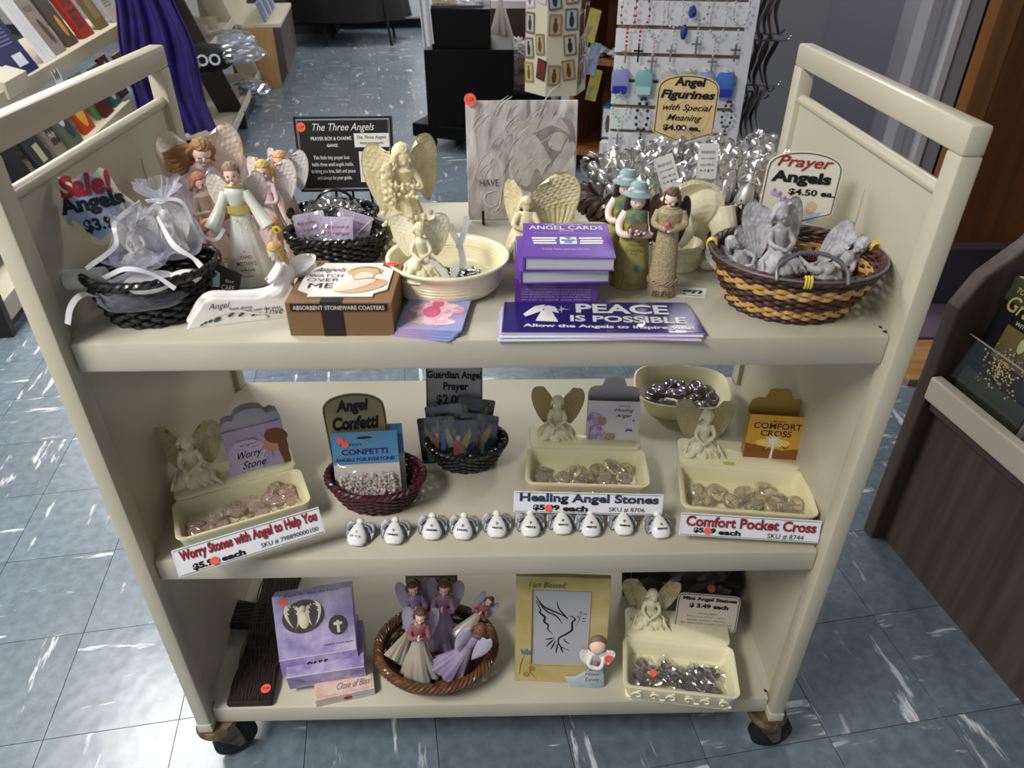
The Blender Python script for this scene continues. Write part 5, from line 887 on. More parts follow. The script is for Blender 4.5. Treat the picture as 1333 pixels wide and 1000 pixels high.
LVW = mat('lavender_wing', '#e3d9ea', .5, bump=(150, .4)); GNB = mat('greige_pink_gown', '#dccbb8', .5, n=(40, '#e0c3c0', .4, .65)); ORH = mat('auburn_hair', '#b97f62', .5, bump=(250, .8)); YLH = mat('blonde_hair', '#c9ae62', .45, bump=(250, .8)); PCW = mat('pale_pink_wing', '#e8dcda', .5, bump=(150, .4)); GPK = mat('dusty_pink_gown', '#d6c1c1', .5); SAD = mat('orange_skin', '#dba072', .5)
side_angel((.090, .232, Z1), R(35), .112, 'auburn haired angel in tan and pink gown below the largest angel', GNB, ORH, LVW, .5, base=MOSS)
side_angel((.166, .262, Z1), R(-12), .118, 'blonde angel in dusty pink gown behind the grandmother figurine', GPK, YLH, PCW, .2, base=mat('grey_brown_base', '#7d7264', .6), ww=.26)
side_angel((.138, .318, Z1), R(0), .105, 'orange haired angel with white wings, hidden behind the blonde one', GNB, SAD, mat('white_wing', '#d5d5d6', .5, bump=(150, .4)), 0, group='two orange haired angels')
side_angel((.172, .325, Z1), R(-15), .112, 'rearmost orange haired angel next to the black sign board', GNB, SAD, MATS['white_wing'], 0, group='two orange haired angels')
# ---- white 'angel from above' reclining figure
t = thing('memorial_figurine', 'white reclining angel plaque lettered Angel from above with blonde hair', 'figurine', (.184, .052, Z1), R(14), scale=1.1); m = M()
side = [(-.062, 0), (.055, 0), (.052, .03), (.046, .042), (.030, .030), (.012, .024), (-.010, .027), (-.030, .030), (-.040, .026), (-.055, .009)]
m.add(prism([(x, z * 1.05) for x, z in side], -.006, .010)); m.add(tube(spline([(-.058, .002, .004), (-.036, .002, .029), (-.01, .002, .028), (.018, .002, .026), (.036, .002, .030), (.045, .002, .048), (.043, 0, .062)], 7), [.005, .006, .006, .007, .010, .010, .006], 12))
for s in (-1, 1): m.add(tube(spline([(.043, s * .006, .060), (.036, s * .010, .05), (.027, s * .004, .042)], 5), [.004, .0035, .0025], 8))
obj('body', m, WRS, t, fuse=.0011, relax=1); m = M(); m.add(tube([(.043, 0, .058), (.040, 0, .068)], .003, 8)); Q = head(m, (.038, -.001, .073), .0072, R(-55), .35); obj('head', m, mat('white_face', '#d8cfc8', .5), t); m = M(); hairm(m, Q, .0078, 'long', 2.4, locks=10); obj('hair', m, mat('straw_hair', '#c4a460', .45, bump=(300, .7)), t)
for s in (0, 1): obj('wing', wing(1, .020, .052, rows=6, cols=4, cup=.2), WRS, t, loc=(.046, .004 + .006 * s, .060 - .004 * s), rot=(R(10), R(62 + 14 * s), R(20)), ang=180)
letters(t, 'Angel', -.036, -.014, .018, .0265, INK, -.0068, shear=.5); letters(t, 'from above', -.016, .006, .0165, .0200, INK, -.0068, bold=.01); letters(t, 'watch over the ones', -.006, .034, .0125, .0160, INK, -.0068, bold=.01); letters(t, 'we', .008, .014, .0075, .0105, INK, -.0068, bold=.01); letters(t, 'Love', .017, .036, .006, .0145, INK, -.0068, shear=.5)
m = M()
for k, (x, z, a, b_) in enumerate(((-.046, .004, .002, .001), (-.042, .006, .0025, .0013), (-.037, .007, .0025, .0015), (-.030, .008, .0045, .0022), (-.016, .0115, .004, .0014), (-.006, .0105, .004, .0014), (.006, .0085, .003, .001), (.02, .004, .002, .0006))): m.add(([(p[0], -.0068, p[1]) for p in oval(x, z, a, b_, 12, .5)], [tuple(range(12))]))
obj('pierced_scroll', m, mat('recess_grey', '#4c4a48', .7), t, smooth=False); obj('scroll_edge', M().add(stroke([(-.05, .004), (-.03, .0125), (-.01, .015), (.012, .009), (.045, .003)], .0009, -.007)), WRS, t, smooth=False)
t = thing('black_tag', 'black folded tag with white print leaning on the white reclining angel', 'tag'); t.matrix_basis = place(.152, .080, Z1 + .034, R(18), R(-20), R(28)); obj('card', prism([(-.018, -.012), (.020, -.010), (.018, .016), (-.016, .020)], 0, .0006), INK, t, smooth=False); decal(t, 'pale_print', [[(-.012, -.008), (-.002, -.006), (-.006, .010), (-.013, .012)]], mat('aqua_print', '#8fb6b4', .5)); letters(t, 'CARE', .0, .014, -.007, -.001, WI, rot=R(10)); letters(t, 'for', .002, .012, .002, .006, WI, rot=R(10))
def cardpx(name, label, cat, x0, x1, yt, yb, Y, polyf, hx, rz=0, tilt=-8, ry=0, th=.0012, group=None, border=True):
    cx = (x0 + x1) / 2; p = Hy(cx, yb, Y); w_ = px(x1 - x0, p); u_ = Vector((0, sin(R(-tilt)), cos(R(tilt)))); nn = AX.cross(ray(cx, yt)); h_ = nn.dot(CAM - p) / nn.dot(u_)
    t = card(name, label, cat, place(p.x, p.y, p.z, R(rz), R(tilt), R(ry)), polyf(w_, h_), hx, border=border, th=th, group=group); return t, w_, h_
def L(t, s, w_, h_, a, b, c_, d, ma=INK, **k): return letters(t, s, a * w_, b * w_, c_ * h_, d * h_, ma, **k)
BKW = mat('black_wicker', '#0d0c0d', .35, coat=.3); DKW = mat('dark_brown_wicker', '#3a2019', .4, coat=.2, n=(80, '#25130f', .35, .7)); BRW = mat('bamboo_brown', '#3b2019', .5, n=(90, '#4d2c20', .35, .7)); YEL = mat('bamboo_yellow', '#cfa566', .4, n=(60, '#b98d4c', .35, .7)); WIR = mat('grey_wire', '#77757a', .35, .6)
# ---- black sale basket
t = thing('wicker_basket', 'glossy black oval wicker basket of gift bags at the left front', 'basket', (.078, .076, Z1), R(22)); basket(t, .071, .054, .054, .040, .058, 11, 30, BKW, rimr=.0042, strand=.0026)
# sale sign
t, w_, h_ = cardpx('sale_sign', 'Sale Angels sign with scalloped edge behind the black basket', 'sign', 92, 184, 222, 304, .085, lambda w, h: [(-.46 * w, .25 * h), (-.42 * w, .02 * h), (-.1 * w, -.18 * h), (.2 * w, -.12 * h), (.47 * w, .22 * h), (.5 * w, .42 * h), (.36 * w, .62 * h), (.30 * w, .95 * h), (.22 * w, 1.02 * h), (.1 * w, .92 * h), (-.02 * w, .98 * h), (-.16 * w, .90 * h), (-.36 * w, .98 * h), (-.44 * w, .88 * h), (-.38 * w, .7 * h), (-.48 * w, .56 * h)], '#d5d0bb', rz=12, ry=-5, border=False)
decal(t, 'blue_panel', [[(-.44 * w_, .25 * h_), (-.1 * w_, -.08 * h_), (.4 * w_, .2 * h_), (.46 * w_, .4 * h_), (.30 * w_, .62 * h_), (.02 * w_, .99 * h_), (-.38 * w_, .5 * h_)]], mat('sky_blue_card', '#93a6c9', .5), -.0005); decal(t, 'wing_print', [oval(-.3 * w_, .12 * h_, .05 * w_, .18 * h_, rot=.4), oval(.3 * w_, .28 * h_, .05 * w_, .18 * h_, rot=-.4)], mat('pale_yellow_print', '#cfc79a', .5), -.0008)
L(t, 'Sale!', w_, h_, -.38, .32, .62, .98, RED, bold=.05, shear=.2); L(t, 'Angels', w_, h_, -.46, .40, .32, .66, INK, bold=.05, rot=R(2)); L(t, '$3.99', w_, h_, -.24, .26, .04, .28, INK, bold=.05, rot=R(3))
ORG = film('white_organza', '#d6d8ea', .17, gloss=False, edge=.42); SAT = mat('white_satin', '#d8d8dc', .3, coat=.3)
def gift_bag(p, H, rz, lab, lie=0, sx=1.0):
    t = thing('organza_bag', 'white organza gift bag ' + lab, 'gift bag', p, (lie, 0, rz), 'organza gift bags in the black basket')
    o = Vector(p) * 40
    obj('bag', lathe([(.014, 0), (.033, .004), (.040, .018), (.038, .036), (.026, .052), (.010, .062), (.0055, .066), (.010, .071), (.021, .080), (.026, .088)], 90, lambda th, q, z: (1 + .05 * noise.noise(Vector((cos(th) * 2, sin(th) * 2, z * 50)) + o) * 2 + (.10 * sin(17 * th + 2 * sin(3 * th)) if q > .45 else .0) + (.25 * sin(6 * th + 1) + .15 * sin(13 * th)) * max(0, q - .66) * 2.6), sx=sx, sy=.8, capt=False), ORG, t, ang=180)
    obj('drawstring', tube([(.0075 * cos(a) * sx, .0062 * sin(a), .066 + .001 * sin(2 * a)) for a in np.linspace(0, 2 * PI, 24)[:-1]], .0014, 6, closed=True), SAT, t)
    t.scale = (H / .088,) * 3; return t
def satin(pts, wd, label): 
    P = spline(pts, 8); V = []; F = []
    for i, p in enumerate(P):
        a = P[max(i - 1, 0)]; b = P[min(i + 1, len(P) - 1)]; t_ = (b - a).normalized(); s = t_.cross(Vector((.1 * sin(i * .5), 1, .4 * cos(i * .4)))).normalized() * wd / 2; V += [p - s, p + s]
        if i: F.append((2 * i - 2, 2 * i - 1, 2 * i + 1, 2 * i))
    return tag(obj('satin_ribbon', (V, F), SAT, solid=.0006), label, 'ribbon', 'satin ribbons of the gift bags')
for k, (qx, qy, Y, H, bh, rz, lab) in enumerate(((186, 343, .070, .052, .068, R(10), 'holding a winged statuette, rear left in the black basket'), (228, 326, .105, .050, .086, R(-20), 'with tall ruffled top, rear right in the black basket'), (192, 396, .040, .030, .060, R(15), 'lying at the front of the black basket'))):
    p = Hy(qx, qy, Y); p.z = max(p.z, Z1 + .012)
    if k < 2: sit_angel('white_statuette', 'white angel statuette inside the %s organza bag' % ('left', 'right')[k], p, H, rz, WRS, 'white statuettes in gift bags', fz=70)
    else:
        q = thing('white_dish', 'white winged dish inside the front organza bag', 'figurine', p + Vector((.01, 0, .02)), rz); obj('dish', lathe([(.012, 0), (.024, .004), (.027, .009), (.024, .008), (.01, .004)], 30), WRS, q); obj('wing', ell((.036, .005, .006), (.018, .010, .009), 14, 8), WRS, q)
    gift_bag(p + Vector((0, -.002, -.004)), bh, rz, lab, lie=(0 if k < 2 else R(-8)), sx=(1, .95, 1.75)[k])
q = obj('paper_roll', tube([(-.022, 0, 0), (.02, .006, .002)], .011, 20), WHT, None, loc=Hy(112, 365, .05)); tag(q, 'rolled white paper tube at the left end of the black basket', 'paper')
P_ = lambda x, y, Y: Hy(x, y, Y)
satin([P_(183, 263, .08), P_(150, 290, .055), P_(150, 320, .04), P_(112, 350, .03)], .005, 'satin ribbon curving down the left gift bag')
satin([P_(205, 282, .07), P_(225, 318, .05), P_(250, 335, .045), P_(262, 347, .04)], .006, 'satin ribbon crossing the right gift bag')
satin([P_(190, 262, .09), P_(235, 262, .09), P_(255, 300, .10), P_(280, 312, .11), P_(292, 298, .12)], .004, 'satin ribbon looping out to the right of the gift bags')
satin([P_(128, 386, .02), P_(105, 385, .0), P_(92, 400, -.012), P_(88, 422, -.014)], .006, 'satin ribbon hanging over the left end of the black basket')
satin([P_(135, 362, .02), P_(165, 350, .015), P_(200, 358, .015), P_(228, 376, .015)], .005, 'satin ribbon looped across the front gift bag')
# ---- two black baskets at the back
t = thing('wicker_basket', 'rear black oval basket of bagged dark trinkets below the black sign', 'basket', (.238, .312, Z1), R(3)); basket(t, .061, .042, .045, .030, .034, 8, 28, BKW, rimr=.004, strand=.0024)
obj('handle', tube(spline([(-.03, .03, .034), (-.018, .028, .050), (0, .028, .056), (.018, .028, .050), (.03, .03, .034)], 6), .0022, 6), BKW, t)
for k in range(6):
    p = Vector((.238 + .021 * (k % 3 - 1), .300 + .022 * (k // 3), Z1 + .030 + .006 * (k % 3 == 1)))
    q = thing('bagged_trinket', 'dark trinket in a clear bag, %s row, %s, in the rear black basket' % (('front', 'back')[k // 3], ('left', 'middle', 'right')[k % 3]), 'trinket', p, (R(20), 0, R(30 * k)), 'bagged trinkets in the rear black basket')
    obj('trinket', crinkle((0, 0, 0), (.013, .010, .007), 70 + k, .3, 14, 10), mat('dark_pewter', '#2d2c2e', .35, .5), q); obj('bag', crinkle((0, 0, .002), (.020, .017, .013), 80 + k, .45), BAG, q, smooth=False)
t = thing('wicker_basket', 'front black oval basket of pink lettered packets behind the coaster box', 'basket', (.258, .226, Z1), R(2)); basket(t, .066, .044, .050, .032, .038, 9, 30, BKW, rimr=.004, strand=.0025)
PKC = mat('pink_lilac_card', '#c6bfda', .45); MAG = mat('magenta_ink', '#c2568e', .5)
for k, (qx, qy, rz, ry, w_) in enumerate(((452, 330, 12, 22, .046), (412, 332, -5, -12, .044), (438, 338, 2, 2, .046))):
    p = Hy(qx, qy, .222 - .007 * k); q = card('packet_card', 'pale lilac packet of silver jingles, %s of three' % ('rearmost right', 'left', 'front')[k], 'packet', place(p.x, p.y, p.z, R(rz), R(-22), R(ry)), rrect(w_, .056, .002, 2, 0, .028), '#c6bfda', border=False, group='jingle packets in the front black basket')
    for j in range(2): letters(q, ['Happiness', 'Blessings'][j], -.018, .018, .040 - .009 * j, .046 - .009 * j, MAG, -.001, shear=.4, bold=.01)
    m = M()
    for j in range(46): m.add(ell((RS.normal(0, .008), -.004 - RS.uniform(0, .003), RS.uniform(.004, .026)), RS.uniform(.0014, .0026), 5, 4))
    obj('jingles', m, mat('bright_silver', '#c9ced0', .15, 1), q, kind='stuff', smooth=False); obj('bag', sheet(lambda u, v: (w_ * 1.04 * (u - .5), -.0075 * sin(PI * u) ** .5 * (1 - .6 * v) - .0012 - .001 * noise.noise(Vector((u * 9, v * 9, k))), .056 * v), 16, 16), BAG, q, smooth=False)
    m = M()
    for a, b in (((-.02, .052), (0, .02)), ((.02, .052), (0, .02)), ((-.004, .054), (-.002, .008))): m.add(tube([(a[0], -.008, a[1]), (b[0], -.009, b[1])], .0004, 4))
    obj('fold_line', m, WHT, q)
# ---- bamboo basket
t = thing('bamboo_basket', 'large yellow and brown woven bamboo basket at the right front', 'basket', (.822, .083, Z1), R(-9))
rows = 15; rm = [BRW, BRW, YEL, YEL, YEL, BRW, BRW, BRW, BRW, YEL, YEL, YEL, BRW, BRW, BRW]; fl = [1, 1, .45, .45, .45, .8, .8, .8, .8, .45, .45, .45, 1, 1, 1]
basket(t, .095, .080, .066, .052, .064, rows, 44, BRW, rows_m=rm, rimr=.0042, strand=.00265, flatn=fl, stake_m=BRW, wave=.0022)
obj('wire_ring', tube([(.099 * cos(a), .084 * sin(a), .067) for a in np.linspace(0, 2 * PI, 90)[:-1]], .0016, 8, closed=True), WIR, t)
obj('wire_handle', tube(spline([(-.036, -.082, .066), (-.034, -.070, .078), (-.015, -.062, .089), (.0, -.060, .091), (.018, -.062, .089), (.036, -.070, .078), (.038, -.082, .066)], 10), .0022, 8), WIR, t); m = M()
for k in range(40): a = k / 39 * PI; m.add(ell((-.034 * cos(a), -.066 + .006 * sin(a), .078 + .012 * sin(a)), (.0008, .003, .003), 6, 5))
obj('handle_coil', m, WIR, t, kind='stuff')
TIE = mat('yellow_tie', '#d8c24a', .35)
for a in (-92, 18, 172):
    c_ = Vector((.097 * cos(R(a)), .082 * sin(R(a)), .066)); m = M()
    for j in range(3): m.add(tube([c_ + Vector((.003 * (j - 1) * -sin(R(a)), .003 * (j - 1) * cos(R(a)), 0)) + Vector((.0055 * cos(q) * cos(R(a)), .0055 * cos(q) * sin(R(a)), .0065 * sin(q))) for q in np.linspace(0, 2 * PI, 16)[:-1]], .0012, 5, closed=True))
    obj('tie', m, TIE, t)
GRS = mat('whitewashed_grey_resin', '#b3b2b6', .5, n=(120, '#8b8a90', .4, .7), bump=(250, .5))
for k, (dx, dy, z, rot, H, lb_) in enumerate(((-.012, .012, .050, (R(-18), 0, R(10)), .085, 'grey angel sitting upright in the middle of the bamboo basket'), (-.036, .006, .040, (R(-40), R(-22), R(25)), .068, 'grey angel lying on its side at the left in the bamboo basket'), (.038, .004, .040, (R(-30), R(35), R(-30)), .075, 'grey angel leaning right in the bamboo basket'))):
    sit_angel('grey_angel', lb_, (.822 + dx, .083 + dy, Z1 + z - .018), H, rot, GRS, 'grey angels in the bamboo basket', fz=80)
t, w_, h_ = cardpx('price_sign', 'cream Prayer Angels price sign standing in the bamboo basket', 'sign', 984, 1078, 197, 292, .158, lambda w, h: arch(w, h, .25 * h, .17 * h), '#dcd7c8', rz=-6, ry=3)
L(t, 'Prayer', w_, h_, -.38, .36, .74, .93, RED, bold=.02, shear=.3); L(t, 'Angels', w_, h_, -.42, .38, .53, .73, INK, bold=.05); L(t, '$4.50 ea.', w_, h_, -.15, .47, .40, .50, INK, bold=.03)
decal(t, 'flower_print', [oval((-.34 + .07 * k) * w_, (.42 - .045 * k + .03 * (k % 2)) * h_, .05 * w_, .045 * h_, 8, k) for k in range(6)], mat('lilac_print', '#a98fc0', .5, n=(200, '#c9b6d4', .4, .6))); decal(t, 'flower_print', [oval((-.34 + .08 * k) * w_, (.46 - .05 * k) * h_, .02 * w_, .025 * h_, 8) for k in range(5)], mat('rose_print2', '#9c7280', .5), -.001)
decal(t, 'child_print', [oval(.2 * w_, .27 * h_, .075 * w_, .07 * h_)], mat('straw_print', '#c9b78c', .5)); decal(t, 'child_print', [[(.16 * w_, .04 * h_), (.26 * w_, .04 * h_), (.34 * w_, .2 * h_), (.26 * w_, .19 * h_)]], mat('pale_blue_print', '#a9b9cf', .5)); decal(t, 'child_print', [oval(.19 * w_, .21 * h_, .05 * w_, .04 * h_)], mat('peach_print', '#d9b39c', .5), -.001)
# ---- dark braided basket with bagged silver angels
t = thing('braided_basket', 'dark brown braided basket heaped with bagged silver angels', 'basket', (.718, .322, Z1), R(-5)); basket(t, .120, .078, .098, .060, .046, 9, 36, DKW, rimr=.0085, strand=.0034, rim_n=3, rimamp=1.1)
m = M()
for j in range(3): m.add(tube([(.124 * cos(a) + .004 * cos(16 * a + 2.1 * j) * cos(a), .082 * sin(a) + .004 * cos(16 * a + 2.1 * j) * sin(a), .036 + .006 * sin(16 * a + 2.1 * j)) for a in np.linspace(0, 2 * PI, 140)[:-1]], .0034, 6, closed=True))
obj('braid', m, DKW, t)
SLV = mat('bright_pewter', '#cdcdce', .30, 1); CELL = film('crackly_cellophane', '#ffffff', .03, rough=.12, edge=.26)
def silver(loc, rot, label):
    t = thing('silver_angel', label, 'figurine', loc, rot, 'bagged silver angels in the braided basket'); H = .088
    obj('body', lathe([(.0175, 0), (.0165, .004), (.0135, .03), (.0095, .050), (.0075, .054), (.0085, .062), (.006, .068), (.0028, .071), (.0028, .073)], 28, lambda th, q, z: 1 + .02 * sin(8 * th) * (1 - q), sy=.8), SLV, t)
    m = M()
    for s in (-1, 1): m.add(tube(spline([(s * .007, 0, .066), (s * .014, -.004, .058), (s * .003, -.011, .061)], 5), [.0024, .0022, .0018], 7))
    obj('arm', m, SLV, t); m = M(); Q = head(m, (0, -.001, .079), .0066, 0, .2); obj('head', m, SLV, t); obj('hair', ell((0, .002, .0805), (.0072, .0066, .0078), 12, 8), SLV, t)
    for s in (-1, 1): put_wing(t, s, .018, .034, SLV, at=(.003, .006, .062), yaw=20, rows=4, cols=3, nu=10, nv=18)
    for k in range(5): obj('star_inlay', ([(.0022 * (1 if j % 2 else .45) * cos(2 * PI * j / 10), 0, .0022 * (1 if j % 2 else .45) * sin(2 * PI * j / 10)) for j in range(10)], [tuple(range(10))]), EYE, t, loc=((-.006, .005, 0, -.003, .007)[k], (-.0122, -.0120, -.0135, -.0105, -.0108)[k], (.016, .024, .008, .034, .012)[k]), smooth=False)
    obj('bag', ell((0, 0, .047), (.023, .017, .053), 18, 15, disp=lambda d: 1 + .18 * (abs(noise.noise(d * 3.4)) * 2 - .35) + .07 * noise.noise(d * 8)), CELL, t, smooth=False)
    return t
spots = [(845, 222, .268, -8), (893, 228, .262, 3), (936, 208, .270, 0), (985, 215, .275, 8), (1020, 212, .30, 14), (812, 215, .285, -20), (782, 232, .30, -42), (800, 195, .335, -12), (862, 196, .325, 6), (910, 190, .33, -4), (960, 198, .33, 10), (1005, 192, .345, 22), (832, 188, .37, -25), (888, 182, .375, 10), (937, 180, .37, -8), (985, 186, .375, 12), (768, 218, .345, -60)]
nm = ['first from the left in the front row', 'second in the front row, below the sign', 'third in the front row beside a label', 'fourth in the front row', 'rightmost of the front row', 'behind the turquoise hats', 'tipped over the left rim', 'leftmost of the middle row', 'second of the middle row', 'third of the middle row', 'fourth of the middle row', 'rightmost of the middle row', 'leftmost at the very back', 'second at the very back', 'third at the very back', 'rightmost at the very back', 'lying almost flat at the far left']
s0 = None
for (qx, qy, Y, ry), lb_ in zip(spots, nm):
    top_ = Hy(qx, qy - 4, Y); rot = (R(-6), R(ry), R(RS.uniform(-25, 15))); up = Euler(rot).to_matrix() @ Vector((0, 0, .086)); p = top_ - up; lb_ = 'bagged silver angel, ' + lb_
    if s0 is None: s0 = silver(p, rot, lb_)
    else: dup(s0, p, rot, lb_)
for k, (qx, qy, rz_) in enumerate(((872, 236, 22), (920, 222, 2))):
    p = Hy(qx, qy, .258); q = card('paper_tag', 'white folded paper tag %s among the silver angels' % ('tilted', 'upright')[k], 'tag', place(p.x, p.y, p.z, R(-5), R(-6), R(-rz_)), rrect(.026, .045, .001, 2, 0, .012), '#cfcfd0', border=False, group='tags among the silver angels')
    for j in range(4): letters(q, ['FRIENDS', 'are angels', 'who lift us', 'up'][j], -.009, .009, .022 - .008 * j, .0255 - .008 * j, mat('grey_ink', '#55555a', .5), -.0006)
p = Hy(921, 268, .235); q = thing('round_sticker', 'round red price sticker on the braided basket rim', 'sticker', p); sticker(q, 0, 0, .0065, 0, '1.49')
t, w_, h_ = cardpx('price_sign', 'tan Angel Figurines price sign above the silver angels', 'sign', 848, 926, 97, 187, .375, lambda w, h: arch(w, h, .22 * h, .16 * h), '#cdb583', rz=-3, ry=2)
for k in range(3): obj('halo_print', strip(oval(0, .42 * h_, (.40 - .09 * k) * w_, (.34 - .07 * k) * h_, 28), .0006, -.0005), mat('faint_rose_print', '#c79f88', .6), t, smooth=False)
L(t, 'Angel', w_, h_, -.24, .26, .80, .96, INK, bold=.04, shear=.1); L(t, 'Figurines', w_, h_, -.44, .44, .62, .78, INK, bold=.04, shear=.2); L(t, 'with Special', w_, h_, -.38, .42, .46, .58, INK, shear=.4, bold=.01); L(t, 'Meaning', w_, h_, -.30, .28, .31, .43, INK, shear=.4, bold=.01); L(t, '$4.00 ea.', w_, h_, -.34, .28, .18, .28, INK, bold=.04)
obj('stake', box((-.003, .0015, -.09), (.003, .003, .03)), WHT, t, smooth=False)
# ================================================================ MIDDLE SHELF
GLT = mat('glittery_gold_wing', '#b09a68', .35, .2, n=(700, '#e8dcb0', .62, .72), bump=(500, 1)); CRW = mat('cream_wing', '#c2b58e', .45, n=(90, '#a8996e', .4, .7), bump=(300, .7))
STG = bpy.data.materials.new('clear_stone'); STG.use_nodes = True; b = STG.node_tree.nodes['Principled BSDF'].inputs; b['Base Color'].default_value = lin('#fff6e6'); b['Roughness'].default_value = .03; b['Transmission Weight'].default_value = .92; b['IOR'].default_value = 1.45; b['Coat Weight'].default_value = .6
STP = bpy.data.materials.new('pink_clear_stone'); STP.use_nodes = True; b = STP.node_tree.nodes['Principled BSDF'].inputs; b['Base Color'].default_value = lin('#ffeee4'); b['Roughness'].default_value = .05; b['Transmission Weight'].default_value = .88; b['IOR'].default_value = 1.45; b['Coat Weight'].default_value = .6
INC = mat('pewter_inlay', '#b9b3a6', .3, .6)
def tray(name, label, loc, rz, w_, d_, h_, ledge=.42, ma=IVT, hl=None, slope=.0):
    """box tray: open basin in front, raised ledge behind; origin at the base centre"""
    t = thing(name, label, 'tray', loc, rz); n = 4; y0 = -d_ / 2; yl = d_ / 2 - ledge * d_; hl = hl or h_ + .004
    fw = w_; bc = (y0 + yl) / 2; bd = yl - y0
    L_ = [(rrect(fw * .86, bd * .84, .008, n, 0, bc + .002), 0), (rrect(fw * .88, bd * .87, .009, n, 0, bc + .002), .003), (rrect(fw * .97, bd * .97, .012, n, 0, bc), h_ - .006), (rrect(fw, bd, .013, n, 0, bc), h_ - .002), (rrect(fw * .99, bd * .985, .012, n, 0, bc), h_), (rrect(fw * .93, bd * .90, .010, n, 0, bc), h_ - .0005), (rrect(fw * .91, bd * .87, .009, n, 0, bc), h_ - .004), (rrect(fw * .84, bd * .78, .008, n, 0, bc), .014)]
    obj('basin', loops(L_), ma, t, ang=60)
    obj('ledge', loops([(rrect(fw * .86, ledge * d_, .008, n, 0, d_ / 2 - ledge * d_ / 2), 0), (rrect(fw * .95, ledge * d_ * 1.04, .010, n, 0, d_ / 2 - ledge * d_ / 2), hl - .003), (rrect(fw * .93, ledge * d_ * .98, .009, n, 0, d_ / 2 - ledge * d_ / 2), hl)]), ma, t, ang=60)
    return t
def local(loc, rz, p): return Matrix.Translation(loc) @ Matrix.Rotation(rz, 4, 'Z') @ Vector(p)
def grow(t, base, k):
    for c in t.children:
        if c.name.split('.')[0] in base: c.scale = (k, 1, k)
def lobebox(name, label, loc, rz, w_, h_, d_, style, hx, tabs='#9c98a2', tilt=-6, group='lobed gift boxes on the trays'):
    t = thing(name, label, 'box', loc, (R(tilt), 0, rz), group)
    if style == 'cloud': back = [(-.5, 0), (.5, 0), (.5, .78), (.47, .86), (.38, .90), (.28, .88), (.22, .96), (.08, 1.0), (-.08, 1.0), (-.22, .96), (-.28, .88), (-.38, .90), (-.47, .86), (-.5, .78)]
    else: back = [(-.5, 0), (.5, 0), (.5, .74), (.46, .82), (.36, .86), (.24, .86), (.18, .98), (.10, 1.0), (-.10, 1.0), (-.18, .98), (-.24, .86), (-.36, .86), (-.46, .82), (-.5, .74)]
    P = [(x * w_, z * h_) for x, z in back]; tm = mat('tab_' + tabs, tabs, .5)
    if style == 'cloud':
        for k in range(4): obj('carton_flap', prism([(x * (1 - .01 * k), z * (1 - .012 * (3 - k))) for x, z in P], .0035 * (k + 1), .0035 * (k + 1) + .0012), tm, t, smooth=False)
    else: obj('carton_flap', prism(P, d_ - .0012, d_), tm, t, smooth=False)
    fm = mat('front_' + hx, hx, .4, n=(40, hx, .4, .6)); hf = .72 if style == 'cloud' else .70
    obj('front', prism([(-.5 * w_, 0), (.5 * w_, 0), (.5 * w_, hf * h_), (-.5 * w_, hf * h_)] if style == 'cloud' else [(-.5 * w_, 0), (.5 * w_, 0), (.5 * w_, .70 * h_), (-.5 * w_, .70 * h_)], 0, .0012), fm, t, smooth=False)
    obj('side', box((-.5 * w_, .0012, 0), (-.5 * w_ + .001, d_, .68 * h_)), tm, t, smooth=False); obj('side', box((.5 * w_ - .001, .0012, 0), (.5 * w_, d_, .68 * h_)), tm, t, smooth=False)
    return t
def stone(loc, r, kind, label, group):
    t = thing('pocket_stone', label, 'stone', loc, (RS.uniform(-.6, .6), RS.uniform(-.6, .6), RS.uniform(0, 6)), group)
    o = Vector((RS.rand() * 9, 0, 0)); dz = .52 if kind != 'healing' else .48
    obj('stone', ell((0, 0, 0), (r, r * .85, r * dz), 24, 14, disp=(lambda d: 1 + .10 * noise.noise(d * 2.2 + o)) if kind == 'worry' else None), STP if kind == 'worry' else STG, t)
    if kind == 'comfort': obj('cross_inlay', M().add(cbox((0, 0, .0), (.0022, r * 1.1, .002))).add(cbox((0, r * .15, 0), (r * .7, .0022, .002))), INC, t, smooth=False)
    elif kind == 'healing': obj('angel_inlay', M().add(ell((0, -.001, 0), (r * .22, r * .42, .0012), 8, 6)).add(ell((0, r * .42, 0), (r * .14,) * 2 + (.0012,), 8, 6)).add(ell((-r * .3, r * .1, 0), (r * .22, r * .18, .001), 8, 5)).add(ell((r * .3, r * .1, 0), (r * .22, r * .18, .001), 8, 5)), INC, t, smooth=False)
    else: obj('thumb_relief', tube([(r * .45 * cos(a), r * .3 * sin(a), r * dz * .9) for a in np.linspace(0, 5, 14)], .0009, 5), STP, t)
    return t
def fill(loc, rz, w_, d_, spots_, r, kind, word, z=.0215):
    s0 = {}
    for k, (u, v, l) in enumerate(spots_):
        p = local(loc, rz, (u * w_, v * d_, z + l * .008)); lb_ = '%s, %s' % (word, posword(u, v, l)); g = {'worry': 'pink worry stones in the left tray', 'healing': 'clear angel stones in the middle tray', 'comfort': 'clear cross stones in the right tray'}[kind]
        rot = (RS.uniform(-.5, .5), RS.uniform(-.5, .5), RS.uniform(0, 6))
        if kind not in s0: s0[kind] = stone(p, r, kind, lb_, g)
        else: dup(s0[kind], p, rot, lb_, scale=RS.uniform(.9, 1.12))
_seen = {}
def posword(u, v, l):
    a = 'far left' if u < -.3 else 'left' if u < -.1 else 'centre' if u < .1 else 'right' if u < .3 else 'far right'; b = 'front' if v < -.33 else 'middle' if v < -.16 else 'back'
    s = '%s %s of the tray' % (b, a); _seen[s] = _seen.get(s, 0) + 1
    return s if _seen[s] == 1 else s + ', %s there' % ('second', 'third', 'fourth', 'fifth', 'sixth', 'seventh', 'eighth')[min(_seen[s] - 2, 6)]
